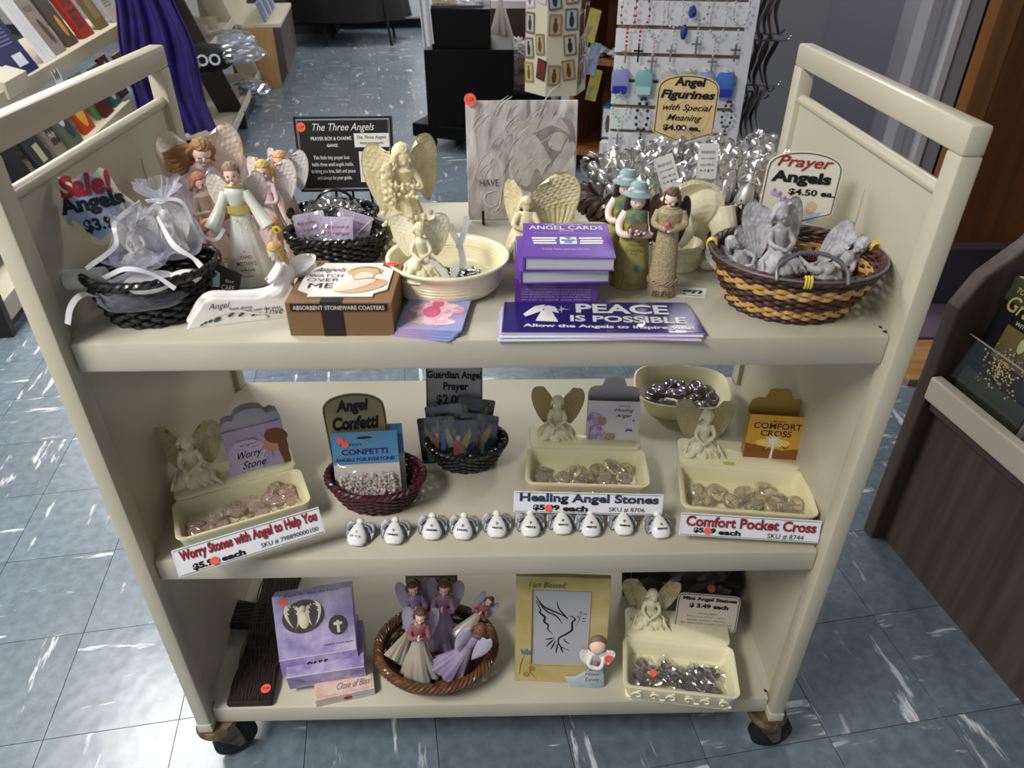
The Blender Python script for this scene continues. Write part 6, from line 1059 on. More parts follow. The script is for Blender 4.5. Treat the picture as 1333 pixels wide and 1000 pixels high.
def strip_sign(name, label, loc, rot, w_, h_, title, tm, price, sku, bold=.03, tx=(-.46, .47), tz=(.44, .92)):
    t = card(name, label, 'sign', Matrix.Translation(loc) @ Euler(rot).to_matrix().to_4x4(), [(-w_ / 2, 0), (w_ / 2, 0), (w_ / 2, h_), (-w_ / 2, h_)], '#dcdce0', border=False)
    obj('border_line', strip([(-w_ / 2 + .0015, .0015), (w_ / 2 - .0015, .0015), (w_ / 2 - .0015, h_ - .0015), (-w_ / 2 + .0015, h_ - .0015)], .0006), INK, t, smooth=False)
    L(t, title, w_, h_, tx[0], tx[1], tz[0] - .02, tz[1] - .02, INK, y=-.0009, bold=bold + .015); L(t, title, w_, h_, tx[0], tx[1], tz[0], tz[1], tm, y=-.0012, bold=bold)
    return t
# ---- worry stones
loc = Vector((.096, .098, Z2)); rz = R(24); t = tray('stone_tray', 'ivory tray of pink worry stones with angel, at the left', loc, rz, .182, .140, .040, .40)
sit_angel('tray_angel', 'seated cream angel on the left worry stone tray', local(loc, rz, (-.052, .046, .043)), .086, rz + R(-10), RESL, 'angels seated on the trays', glit=CRW, wing_w=.50, wing_h=.84, fz=100)
PRN = ('haze_print', 'face_print', 'hair_print', 'lettering', 'ray_print', 'angel_print', 'butterfly_print', 'dark_ground', 'glow_print', 'sun_print', 'rays', 'bird_print')
q = GB1 = lobebox('gift_box', 'lilac cloud-topped box with woman in profile on the left tray', local(loc, rz, (.038, .030, .036)), rz, .084, .112, .018, 'cloud', '#a99cb6', '#a8a4ae')
decal(q, 'haze_print', [oval(-.01, .026, .020, .018), oval(-.015, .01, .018, .01)], mat('lilac_haze', '#bdb2cc', .5)); decal(q, 'face_print', [oval(.016, .033, .0085, .010), [(.007, .033), (.004, .029), (.010, .026)]], mat('warm_face', '#b98a70', .5), -.001); decal(q, 'hair_print', [oval(.021, .040, .012, .009, rot=-.4), oval(.026, .026, .005, .016), oval(.027, .012, .004, .012)], mat('auburn_print', '#6f3f2c', .5), -.0014)
letters(q, 'Worry', -.020, .004, .020, .031, INK, -.0012, shear=.5); letters(q, 'Stone', -.018, .006, .010, .019, INK, -.0012, shear=.5); letters(q, 'Rub your worries away on this stone', -.018, .024, .003, .006, INK, -.0012)
m = M()
for k in range(12): a = 2 * PI * k / 12; m.add(stroke([(.014 + .010 * cos(a), .034 + .010 * sin(a)), (.014 + .014 * cos(a), .034 + .014 * sin(a)), (.014 + .019 * cos(a), .034 + .019 * sin(a))], .0004, -.0008))
obj('ray_print', m, mat('blue_haze', '#6f6fa0', .5), q, smooth=False)
for k in range(2): letters(q, ['The Original', 'angel'][k], -.018 + .002 * k, .002, .042 - .006 * k, .046 - .006 * k, mat('faint_lilac_ink', '#77688f', .5), -.001, shear=.4)
fill(loc, rz, .182, .140, [(-.36, -.20, 0), (-.28, -.34, 0), (-.22, -.22, .6), (-.18, -.36, .2), (-.10, -.12, .1), (-.05, -.12, .2), (-.04, -.24, .9), (-.02, -.40, 0), (.08, -.08, 0), (.10, -.22, .4), (.14, -.36, .2), (.20, -.10, .2), (.26, -.24, .6), (.25, -.02, .6), (.34, -.14, .4), (.37, -.30, 0), (.34, -.05, 0), (-.36, -.32, .2)], .0138, 'worry', 'pinkish worry stone')
t = strip_sign('strip_sign', 'white Worry Stones with Angel to Help You price strip', Hy(331, 722, -.018) + Vector((0, 0, 0)), (R(-28), R(-3), R(21)), .188, .037, 'Worry Stones with Angel to Help You', RED, 0, 0); 
w_, h_ = .188, .037; L(t, '$5.99', w_, h_, -.40, -.23, .07, .34, INK, bold=.05); L(t, 'each', w_, h_, -.21, -.05, .10, .32, INK, bold=.05); L(t, 'SKU # 798890000100', w_, h_, .06, .46, .14, .32, INK); sticker(t, -.255 * w_, .22 * h_, .0055, -.0016, '')
grow(GB1, PRN, 1.42)
# ---- confetti basket
MRW = mat('maroon_wicker', '#46121b', .4, coat=.2, n=(90, '#2c0a10', .35, .7))
bp = Vector((.290, .122, Z2)); t = thing('wicker_basket', 'maroon wicker basket holding angel confetti packets', 'basket', bp, R(-4)); basket(t, .071, .053, .050, .036, .046, 10, 32, MRW, rimr=.0042, strand=.0025)
t, w_, h_ = cardpx('price_sign', 'arched khaki Angel Confetti sign behind the blue packets', 'sign', 433, 511, 512, 600, .150, lambda w, h: arch(w, h, .24 * h), '#8f8660', rz=3, ry=-3)
L(t, 'Angel', w_, h_, -.28, .26, .70, .92, INK, bold=.05, shear=.25); L(t, 'Confetti', w_, h_, -.38, .38, .48, .68, INK, bold=.05, shear=.25)
for k, (x0, x1, yt, yb, Y) in enumerate(((452, 530, 553, 640, .128), (440, 524, 562, 655, .108))):
    t, w_, h_ = cardpx('confetti_packet', '%s blue topped packet of white angel confetti' % ('rear' if k == 0 else 'front'), 'packet', x0, x1, yt, yb, Y, lambda w, h: [(-w / 2, .56 * h), (w / 2, .56 * h), (w / 2, h), (-w / 2, h)], '#4f86b0', rz=2, ry=-1.5, tilt=-20, border=False, group='confetti packets in the maroon basket')
    decal(t, 'hang_hole', [oval(0, .92 * h_, .12 * w_, .018 * h_)], INK); 
    if k: L(t, 'CONFETTI', w_, h_, -.36, .34, .69, .77, mat('deep_blue_ink', '#1d1c5c', .5), bold=.03); L(t, 'ANGELS FOR EVERYONE!', w_, h_, -.46, .44, .60, .65, MATS['deep_blue_ink'], bold=.02); L(t, 'Angelstars', w_, h_, -.38, -.04, .80, .86, MATS['deep_blue_ink'], shear=.3); sticker(t, -.36 * w_, .90 * h_, .0052, s=''); sticker(t, -.29 * w_, .84 * h_, .0052, s='')
    else: L(t, 'ANGEL', w_, h_, -.05, .2, .9, .96, INK)
    for nm_, col, nn in ((('white_confetti', '#e0d8d0', 620), ('peach_confetti', '#d9a898', 160), ('iridescent_confetti', '#b9c6d6', 120)) if k else (('white_confetti', '#c9beb4', 60),)):
        m = M()
        for j in range(nn):
            x, z, s_, a, y = RS.uniform(-.42, .42) * w_, RS.uniform(.03, .44) * h_, RS.uniform(.0013, .0026), RS.rand() * 3, -RS.uniform(.002, .010)
            dx, dz, dy = s_ * cos(a), s_ * sin(a), s_ * RS.uniform(-.5, .5); m.add(([(x - dx, y, z - dz), (x + dz, y + dy, z - dx), (x + dx, y, z + dz), (x - dz, y - dy, z + dx)], [(0, 1, 2, 3)]))
        obj('confetti', m, mat(nm_, col, .35), t, smooth=False, kind='stuff')
    obj('bag', sheet(lambda u, v: (w_ * 1.03 * (u - .5), -.013 * max(sin(PI * u), 0) ** .5 * sin(PI * min(1, v * .96 + .04)) ** .5 - .0012 * noise.noise(Vector((u * 12, v * 12, k))), .58 * h_ * v), 22, 22), film('packet_film', '#ffffff', .03, rough=.08, edge=.2), t); obj('bag_back', prism([(-w_ * .5, 0), (w_ * .5, 0), (w_ * .5, .57 * h_), (-w_ * .5, .57 * h_)], .001, .0018), mat('milky_bag_back', '#cdc4bc', .5), t, smooth=False)
# ---- guardian angel prayer basket
bp = Vector((.421, .206, Z2)); t = thing('wicker_basket', 'small black wicker basket of guardian angel prayer packets', 'basket', bp, R(3)); basket(t, .062, .046, .042, .030, .042, 9, 30, BKW, rimr=.004, strand=.0025)
t, w_, h_ = cardpx('price_sign', 'grey Guardian Angel Prayer sign behind the black basket', 'sign', 556, 628, 476, 570, .250, lambda w, h: [(-w / 2, 0), (w / 2, 0), (w / 2 * .96, h), (-w / 2, h)], '#9a9a9e', rz=0, ry=2)
L(t, 'Guardian Angel', w_, h_, -.48, .46, .80, .93, INK, bold=.04); L(t, 'Prayer', w_, h_, -.20, .24, .64, .78, INK, bold=.04); L(t, '$2.00', w_, h_, -.32, .14, .46, .61, INK, bold=.02); L(t, 'each', w_, h_, .18, .42, .48, .56, INK, shear=.3)
DKG = mat('dark_prayer_card', '#16241f', .3, coat=.5, n=(50, '#1d3350', .42, .62))
for k, (qx, qy, Y, rz_, ry_, lb_) in enumerate(((612, 575, .218, 6, 14, 'rear right'), (585, 584, .210, -4, -10, 'rear left'), (618, 596, .198, 2, 10, 'right'), (574, 600, .192, -5, -9, 'left'), (596, 604, .186, 0, 2, 'front'))):
    p = Hy(qx, qy, Y); q = card('prayer_packet', 'dark guardian angel prayer packet, %s in the black basket' % lb_, 'packet', place(p.x, p.y, p.z, R(rz_), R(-24), R(ry_)), rrect(.060, .074, .003, 2, 0, .034), '#16241f', border=False, fm=DKG, group='guardian angel packets')
    decal(q, 'wing_print', [[(-.003, .030), (-.018, .060), (-.021, .048), (-.014, .026)], [(.003, .030), (.018, .060), (.021, .048), (.014, .026)]], mat('olive_wing_print', '#8c8458', .5)); decal(q, 'gown_print', [[(-.006, .038), (.006, .038), (.009, .006), (-.008, .006)]], mat('rose_gown_print', '#a0605c', .5), -.0009); decal(q, 'robe_print', [[(.002, .034), (.012, .028), (.014, .004), (.003, .006)], [(-.02, .014), (-.010, .018), (-.011, .0), (-.021, .0)]], mat('green_robe_print', '#4f7a62', .5), -.0007); decal(q, 'face_print', [oval(0, .042, .0035, .0042)], mat('face_print2', '#c29a80', .5), -.0012)
    decal(q, 'blue_print', [[(-.026, .02), (-.018, .024), (-.019, .052), (-.027, .05)]], mat('blue_print', '#3b5f86', .5), -.0006)
    obj('bag', sheet(lambda u, v: (.063 * (u - .5), -.0035 - .0022 * abs(noise.noise(Vector((u * 7, v * 7, k)))) * 2, -.004 + .078 * v), 16, 16), film('thin_film', '#ffffff', .02, rough=.06, edge=.25), q, smooth=False)
    if k == 4: obj('medal', lathe([(.0105, -.0006), (.011, 0), (.0105, .0006), (.0095, .0002)], 28), mat('dark_medal', '#4a4a4c', .35, .7, bump=(500, 1)), q, loc=(.006, -.006, .008), rot=(PI / 2, 0, 0)); obj('medal_rim', tube([(.0105 * cos(a) + .006, -.007, .008 + .0105 * sin(a)) for a in np.linspace(0, 2 * PI, 28)[:-1]], .0007, 5, closed=True), INK, q)
# ---- healing stones tray
loc = Vector((.606, .168, Z2)); rz = R(-3.5); t = tray('stone_tray', 'ivory tray of clear angel stones in the middle', loc, rz, .184, .140, .040, .38)
sit_angel('tray_angel', 'seated cream angel with gold glitter wings on the middle tray', local(loc, rz, (-.045, .046, .043)), .076, rz + R(-2), RESL, 'angels seated on the trays', glit=GLT, wing_w=.50, wing_h=.86, fz=100)
q = GB2 = lobebox('gift_box', 'grey white box with lilac angel print on the middle tray', local(loc, rz, (.042, .034, .040)), rz, .080, .104, .020, 'open', '#d0ced6', '#a9a6ab')
letters(q, 'Healing', -.0, .024, .043, .049, MATS['deep_blue_ink'], -.0012, shear=.4); letters(q, 'Angel', .002, .022, .035, .041, MATS['deep_blue_ink'], -.0012, shear=.4); letters(q, 'POCKET STONE', .004, .020, .051, .053, INK, -.0012)
decal(q, 'angel_print', [[(-.031, .0), (-.006, .0), (-.010, .016), (-.018, .026), (-.030, .024)], oval(-.024, .034, .009, .008, rot=.5)], mat('lilac_angel_print', '#8f78b0', .5, n=(160, '#c4b2cc', .4, .6)), -.0008); decal(q, 'hair_print', [oval(-.014, .030, .005, .006), oval(-.003, .008, .007, .005)], mat('sand_print', '#a8886a', .5), -.0011); decal(q, 'butterfly_print', [oval(.018, .018, .003, .0016, rot=.5), oval(.022, .018, .003, .0016, rot=-.5), oval(.025, .032, .0016, .0012)], mat('violet_print', '#6a5a86', .5), -.0011)
fill(loc, rz, .184, .140, [(-.36, -.14, 0), (-.38, -.30, .2), (-.20, -.30, .5), (-.10, -.12, 0), (-.08, -.40, .6), (.0, -.22, .1), (-.02, -.31, .4), (.10, -.10, .3), (.15, -.28, .5), (.22, -.06, .3), (.32, -.10, .2), (.31, -.26, .6), (.22, -.42, .3), (.36, -.40, 0), (-.34, -.44, 0), (.08, -.44, 0)], .0140, 'healing', 'clear angel stone')
t = strip_sign('strip_sign', 'white Healing Angel Stones price strip', Hy(765, 669, .058), (R(-20), R(1), R(-2)), .212, .032, 'Healing Angel Stones', mat('navy_ink', '#26355c', .5), 0, 0, bold=.02, tz=(.44, .95)); w_, h_ = .212, .032
L(t, '$5.99', w_, h_, -.37, -.19, .10, .40, INK, bold=.05); L(t, 'each', w_, h_, -.17, .0, .10, .38, INK, bold=.05); L(t, 'SKU # 8706', w_, h_, .14, .38, .12, .34, INK); sticker(t, -.265 * w_, .24 * h_, .0055, -.0016, '')
grow(GB2, PRN, 1.25)
# ---- ceramic dish with dark stones
loc = Vector((.795, .355, Z2)); rz = R(-8); t = thing('square_bowl', 'cream square fluted bowl of dark violet glass stones at the back', 'bowl', loc, rz)
def sq(a, z, p=3.2): 
    o = []
    for k in range(48): th = 2 * PI * k / 48; c_, s_ = cos(th), sin(th); r_ = (abs(c_) ** p + abs(s_) ** p) ** (-1 / p); o.append((a * r_ * c_, a * r_ * s_ * .80 * (1 + .0 * z)))
    return (o, z)
obj('bowl', loops([sq(.062, 0), sq(.064, .004), sq(.070, .02), sq(.082, .038), sq(.084, .040), sq(.081, .041), sq(.076, .036), sq(.066, .016), sq(.060, .008)]), IVT, t, ang=60)
DST = mat('violet_glass_stone', '#4a3f4c', .15, coat=.7, n=(120, '#8a7c8c', .5, .7)); s0 = None; kk = 0
for (u, v, l) in [(-.055, -.02, 0), (-.04, .02, .2), (-.03, -.03, .4), (-.015, .0, .6), (.0, -.035, .2), (.01, .02, .3), (.02, -.015, .8), (.035, .015, .4), (.04, -.03, 0), (-.02, .035, .2), (.055, .0, .2), (.0, .04, .1), (.03, .04, .2), (-.05, .0, .5), (-.005, -.01, 1.2), (.025, -.04, .3), (.05, .03, .1), (-.035, -.005, .9)]:
    p = local(loc, rz, (u, v * .9, .016 + .010 * l)); rot = (RS.uniform(-.7, .7), RS.uniform(-.7, .7), RS.uniform(0, 6)); lb_ = 'dark violet glass stone, ' + posword(u * 6, v * 6 - .25, l).replace('tray', 'square bowl')
    if s0 is None: s0 = thing('glass_stone', lb_, 'stone', p, rot, 'dark stones in the square bowl'); obj('stone', ell((0, 0, 0), (.0135, .0125, .0065), 22, 12), DST, s0); obj('ring_inlay', tube([(.0085 * cos(a), .0078 * sin(a), .0052) for a in np.linspace(0, 2 * PI, 24)[:-1]], .0006, 5, closed=True), AS, s0)
    else: dup(s0, p, rot, lb_)
# ---- comfort cross tray
loc = Vector((.833, .115, Z2)); rz = R(-7.5); t = tray('stone_tray', 'ivory tray of clear cross stones at the right', loc, rz, .190, .155, .040, .36)
sit_angel('tray_angel', 'seated cream angel with sparkly cream wings on the right tray', local(loc, rz, (-.056, .048, .043)), .080, rz + R(2), RESL, 'angels seated on the trays', glit=mat('cream_glitter_wing', '#b8ab84', .4, n=(700, '#efe7c6', .62, .72), bump=(500, 1)), wing_w=.50, wing_h=.86, fz=100)
q = GB3 = lobebox('gift_box', 'golden box with sunburst and birds on the right tray', local(loc, rz, (.048, .040, .036)), rz, .084, .118, .020, 'open', '#c9983a', '#a08032')
decal(q, 'dark_ground', [[(-.033, 0), (.033, 0), (.033, .022), (.01, .018), (-.01, .022), (-.033, .026)]], mat('brown_hill_print', '#85501f', .5)); decal(q, 'glow_print', [oval(-.002, .028, .020, .006), oval(-.002, .030, .009, .009)], mat('sun_glow_print', '#e8c562', .5), -.0008); decal(q, 'sun_print', [oval(-.002, .030, .005, .005), [(-.0035, .0), (.0005, .0), (-.001, .028), (-.002, .028)]], WHT, -.0011)
m = M()
for k in range(8): a = PI * k / 4 + .2; m.add(stroke([(-.002, .030), (-.002 + .008 * cos(a), .030 + .008 * sin(a)), (-.002 + .014 * cos(a), .030 + .014 * sin(a))], .0005, -.0012))
obj('rays', m, WHT, q, smooth=False); obj('bird_print', M().add(stroke([(.006, .022), (.010, .024), (.013, .021), (.018, .025)], .0005, -.0013)).add(stroke([(-.012, .017), (-.009, .019), (-.006, .018)], .0004, -.0013)), INK, q, smooth=False)
BI = mat('brown_ink', '#3a240c', .5); letters(q, 'COMFORT', -.027, .027, .047, .055, BI, -.0012, bold=.01); letters(q, 'CROSS', -.018, .017, .037, .045, BI, -.0012, bold=.01); letters(q, 'a Beautiful', -.010, .008, .0565, .059, BI, -.0012, shear=.3); letters(q, 'ALWAYS HERE TO COMFORT YOU', -.026, .026, .002, .0045, WHT, -.0012)
fill(loc, rz, .190, .155, [(-.36, -.14, 0), (-.32, -.30, .3), (-.34, -.42, 0), (-.20, -.16, .3), (-.10, -.26, .2), (-.06, -.42, 0), (-.02, -.20, 0), (.06, -.32, .5), (.10, -.22, .2), (.16, -.10, .9), (.20, -.30, .4), (.14, -.42, .1), (.28, -.18, .3), (.30, -.34, .3), (.37, -.26, .5), (.36, -.42, 0), (.26, -.42, 0), (.02, -.12, .0)], .0145, 'comfort', 'clear cross stone')
obj('tiny_label', prism([(-.008, 0), (.008, 0), (.008, .004), (-.008, .004)], -.0003, 0), mat('yellow_green_label', '#b4b84a', .5), t, loc=(-.018, .0185, .0445), rot=(R(-70), 0, 0), smooth=False)
t = strip_sign('strip_sign', 'white Comfort Pocket Cross price strip', Hy(974, 702, .012), (R(-18), R(2), R(-4)), .192, .034, 'Comfort Pocket Cross', RED, 0, 0, bold=.02, tz=(.46, .92)); w_, h_ = .192, .034
L(t, '$5.99', w_, h_, -.40, -.24, .14, .40, INK, bold=.05); L(t, 'each', w_, h_, -.22, -.06, .12, .36, INK, bold=.05); L(t, 'SKU # 8744', w_, h_, .13, .39, .08, .32, INK); sticker(t, -.30 * w_, .27 * h_, .0052, -.0016, '')
grow(GB3, PRN, 1.28)
# ---- row of egg bodied little angels
EGG = mat('white_glaze', '#e2e2de', .22, coat=.6); PEW = mat('pewter_wing', '#8f9298', .5, .6, bump=(300, .6)); s0 = None
for k, (qx, qy, word, ry, sp_) in enumerate(((463, 716, 'PEACE', 10, 'first'), (512, 714, 'HOPE', 2, 'second'), (562, 708, 'DREAM', 0, 'third'), (602, 708, 'LOVE', 4, 'fourth'), (647, 705, 'FAITH', 0, 'fifth'), (691, 704, 'HEAL', 0, 'sixth'), (733, 701, 'JOY', -2, 'seventh'), (770, 704, 'COMFORT', 0, 'eighth'), (813, 702, 'COURAGE', 0, 'ninth'), (862, 706, 'FRIENDSHIP', -6, 'tenth'))):
    p = G(qx, qy, Z2); p.y += .006; p.z = Z2 + .0002; lb_ = 'little white egg angel with pewter wings, %s from the left' % sp_
    if s0 is None:
        s0 = thing('egg_angel', lb_, 'figurine', p, (R(-52), 0, R(-8)), 'row of egg shaped angels', scale=1.18); t = s0
        obj('body', lathe([(.002, .0), (.008, .0012), (.0115, .006), (.0118, .011), (.0092, .018), (.0055, .0245), (.003, .027)], 26, sy=.62), EGG, t, loc=(0, -.0035, 0)); obj('head', ell((0, .0005, .0295), (.0048, .0045, .0045), 14, 10), EGG, t)
        for s in (-1, 1): m = M().add(wing(s, .0165, .022, rows=3, cols=3, nu=10, nv=16, relief=2)); obj('wing', m, PEW, t, loc=(s * .0035, .003, .0145), rot=(0, R(-s * 26), R(s * 12))); obj('arm_bar', tube([(s * .002, -.003, .0262), (s * .010, .0, .0245), (s * .0145, .001, .0185)], [.0016, .0017, .0012], 6), PEW, t)
        q = t
    else: q = dup(s0, p, (R(-52), 0, R(-ry)), lb_)
    letters(q, word, -.0062, .0062, .0098, .0122, INK, -.0112, rot=R(-3), bold=.01, name='word'); decal(q, 'motif', [[(x, z) for x, z in [( .0022 * (1 if j % 2 else .5) * cos(2 * PI * j / 10), .0165 + .0022 * (1 if j % 2 else .5) * sin(2 * PI * j / 10)) for j in range(10)]]], PEW, -.0104)
# ================================================================ BOTTOM SHELF
# ---- dark wooden cross leaning back against the rear
CW = mat('carved_dark_wood', '#241c18', .6, n=(6, '#14100e', .35, .65), bump=(90, 1), stretch=(14, 14, 1.2))
a0 = G(325, 921, Z3 + .002); topc = G(366, 752, Z3 + .03); up = topc - a0
t = thing('wooden_cross', 'large dark carved wooden cross lying at the left of the bottom shelf', 'cross'); t.matrix_basis = place(a0.x, a0.y, Z3 + .015, math.atan2(-up.x, up.y), R(-86))
Lc = up.length * 1.02; HW = .036
cp_ = [(-HW, 0), (HW, 0), (HW * .85, .54 * Lc), (HW * 3.0, .56 * Lc), (HW * 3.2, .78 * Lc), (HW * .85, .76 * Lc), (HW, Lc), (-HW * .9, Lc), (-HW * .85, .76 * Lc), (-HW * 2.3, .80 * Lc), (-HW * 2.4, .58 * Lc), (-HW * .85, .56 * Lc)]
obj('cross_body', prism(cp_, 0, .014), CW, t, smooth=False, bevel=.003); m = M()
for k in range(16): x = -HW * .9 + HW * 1.8 * k / 15; m.add(tube([(x + .002 * sin(z * 60 + k), -.0008, z * Lc) for z in np.linspace(.02, .54 if k in (3, 4, 11) else .97, 14)], .0012, 4))
for k in range(7): z = (.59 + .026 * k) * Lc; m.add(tube([(-HW * 2.25 + HW * 5.2 * q, -.0008, z + .002 * sin(q * 14 + k)) for q in np.linspace(0, 1, 12)], .0012, 4))
obj('grain_ridge', m, mat('carved_wood_light', '#3d332b', .55), t, kind='stuff'); m = M()
for k in range(26): m.add(ell((RS.uniform(-.6, .6) * HW, -.002, RS.uniform(.22, .5) * Lc), (.004, .002, .006), 8, 5))
obj('carved_relief', m, CW, t, kind='stuff'); sticker(t, .024, .022, .008, -.0025, '9.99')
# ---- lavender boxes
LVB = mat('lavender_marble', '#8479ab', .4, n=(26, '#c6bbd6', .36, .66), coat=.2)
P0 = G(368, 903, Z3); P1 = G(478, 886, Z3)
def lavbox(loc, rot, w_, h_, d_, label, full):
    t = thing('gift_box', label, 'box', loc, rot, 'lavender marbled boxes'); obj('carton', box((-w_ / 2, 0, 0), (w_ / 2, d_, h_)), LVB, t, smooth=False, bevel=.001); obj('fold_edge', M().add(cbox((0, -.0004, h_ - .0008), (w_, .0008, .0016))), mat('pale_fold', '#cfc6de', .5), t, smooth=False)
    for s in (-1, 1): obj('end_flap', ([(s * w_ / 2, -.0006, h_ * .9), (s * w_ * .28, -.0009, h_ * .45), (s * w_ / 2, -.0006, .02 * h_)], [(0, 1, 2)]), mat('lavender_flap', '#7d72ab', .4, n=(26, '#a196c0', .4, .6)), t, smooth=False)
    return t
pw = (P1 - P0).length; mid = (P0 + P1) / 2; rz = math.atan2(P1.y - P0.y, P1.x - P0.x)
l1 = lavbox((mid.x + .008, mid.y - .002, Z3 + .012), (R(8), 0, rz), .124, .040, .085, 'lower lavender marbled box, face down front', 0)
q0 = Hy(414, 866, mid.y + .012)
l2 = thing('gift_box', 'upper lavender box with oval windows showing a praying angel', 'box', (q0.x + .006, q0.y - .006, q0.z - .006), (R(-10), R(-1), rz), 'lavender marbled boxes'); w_, h_ = .124, .034
obj('carton', box((-w_ / 2, 0, 0), (w_ / 2, .085, h_)), LVB, l2, smooth=False, bevel=.001); letters(l2, '8655', -.020, .014, .008, .024, INK, -.0012, bold=.02)
for s in (-1, 1): obj('end_flap', ([(s * w_ / 2, -.0006, h_ * .95), (s * w_ * .28, -.0009, h_ * .45), (s * w_ / 2, -.0006, .02 * h_)], [(0, 1, 2)]), MATS['lavender_flap'], l2, smooth=False)
fh = .104; f = obj('window_face', prism([(-w_ / 2, 0), (w_ / 2, 0), (w_ / 2 + .003, fh), (-w_ / 2, fh)], 0, .030), LVB, l2, loc=(0, .0, h_ + .0005), rot=(R(-22), 0, 0), smooth=False, bevel=.001)
obj('fold_edge', cbox((0, -.0003, h_), (w_, .001, .0016)), MATS['pale_fold'], l2, smooth=False)
DKH = mat('box_interior', '#2c2626', .7); decal(f, 'window_hole', [oval(-.016, .066, .034, .027, 28, .18)], DKH); decal(f, 'window_hole', [oval(.037, .044, .0155, .0165, 22)], DKH)
m = M(); m.add(ell((-.016, .002, .060), (.010, .006, .016), 16, 10)); m.add(ell((-.016, -.001, .079), .0055, 12, 8)); obj('praying_angel', m, RESL, f)
for s in (-1, 1): obj('wing', wing(s, .026, .040, rows=5, cols=4, nu=12, nv=20), RESL, f, loc=(-.016 + s * .003, .001, .068))
obj('small_cross', M().add(cbox((.037, -.001, .042), (.0045, .003, .020))).add(cbox((.037, -.001, .047), (.014, .003, .0045))), RESL, f, smooth=False, bevel=.0008)
for a_ in ((-.016, .066, .034, .027, .18), (.037, .044, .0155, .0165, 0)): obj('window_pane', ([(x, -.0022, z) for x, z in oval(a_[0], a_[1], a_[2], a_[3], 24, a_[4])], [tuple(range(24))]), film('window_film', '#ffffff', .03, rough=.06, edge=.2), f, smooth=False)
letters(f, 'Angels For Bless the Home', -.045, .045, .100, .105, MATS['deep_blue_ink'], -.0008, shear=.4); letters(f, 'angels in God\'s hands', .010, .058, .012, .016, MATS['deep_blue_ink'], -.0008, shear=.3); sticker(f, -.044, .094, .0065, -.001, '')
# ---- small pinkish box
PKB = mat('peach_marble', '#c7a792', .4, n=(40, '#dcc8bb', .35, .65)); a0 = G(408, 926, Z3); b0 = G(491, 908, Z3); rz2 = math.atan2(b0.y - a0.y, b0.x - a0.x)
t = thing('small_box', 'small peach marbled box lying in front of the lavender boxes', 'box', ((a0.x + b0.x) / 2, (a0.y + b0.y) / 2 + .006, Z3), rz2); obj('carton', box((-.048, 0, 0), (.048, .05, .018)), PKB, t, smooth=False, bevel=.001)
decal(t, 'end_label', [[(-.005, .002), (.046, .002), (.046, .016), (-.005, .016)]], mat('pale_grey_label', '#b9bcc0', .5)); obj('flower_sticker', prism([(x, z) for x, z in oval(.004, .009, .0075, .0045, 9)], -.0012, -.0008), mat('red_sticker', '#b3262e', .5), t, smooth=False); letters(t, 'SKU 8655', .016, .036, .009, .012, MATS['green_ink'], -.0014)
f = obj('script_panel', prism([(-.044, -.02), (.044, -.02), (.044, .02), (-.044, .02)], -.0003, 0), PKB, t, loc=(0, .024, .0186), rot=(-PI / 2, 0, 0), smooth=False); letters(f, 'Close of Bliss', -.012, .042, -.014, -.002, MATS['grey_print'], -.0008, shear=.5)
# ---- wicker basket with prayerful angels
BW = mat('golden_brown_wicker', '#6b4522', .45, coat=.2, n=(70, '#442a14', .35, .7)); bp = Vector((.362, .084, Z3))
t = thing('wicker_basket', 'golden brown twig basket of prayerful angel figurines', 'basket', bp, 0); basket(t, .098, .082, .064, .054, .040, 8, 26, BW, rimr=.0045, strand=.0030, rim_n=5, rimamp=1.3, wobble=.0012)
m = M()
for k in range(10): P = [((.097 + .004 * sin(3 * a + k)) * cos(a), (.081 + .004 * cos(2 * a + k)) * sin(a), .030 + .009 * sin(2 * a + 1.7 * k) + .004) for a in np.linspace(0, 2 * PI, 70)[:-1]]; m.add(tube(P, .0019, 5, closed=True))
obj('wrapping_twig', m, BW, t)
PGW = mat('pastel_pearl_gown', '#b0a08f', .35, coat=.5, n=(30, '#97a598', .42, .62)); LGW = mat('lavender_gown', '#9a8aa5', .35, coat=.5, n=(30, '#84759a', .4, .66)); ROS = mat('rose_shawl', '#8f5a5c', .45, coat=.3); LWG = mat('iridescent_wing', '#a59cae', .25, coat=.6, bump=(150, .3)); CHB = mat('chestnut_hair', '#6f4a36', .5, bump=(250, .8))
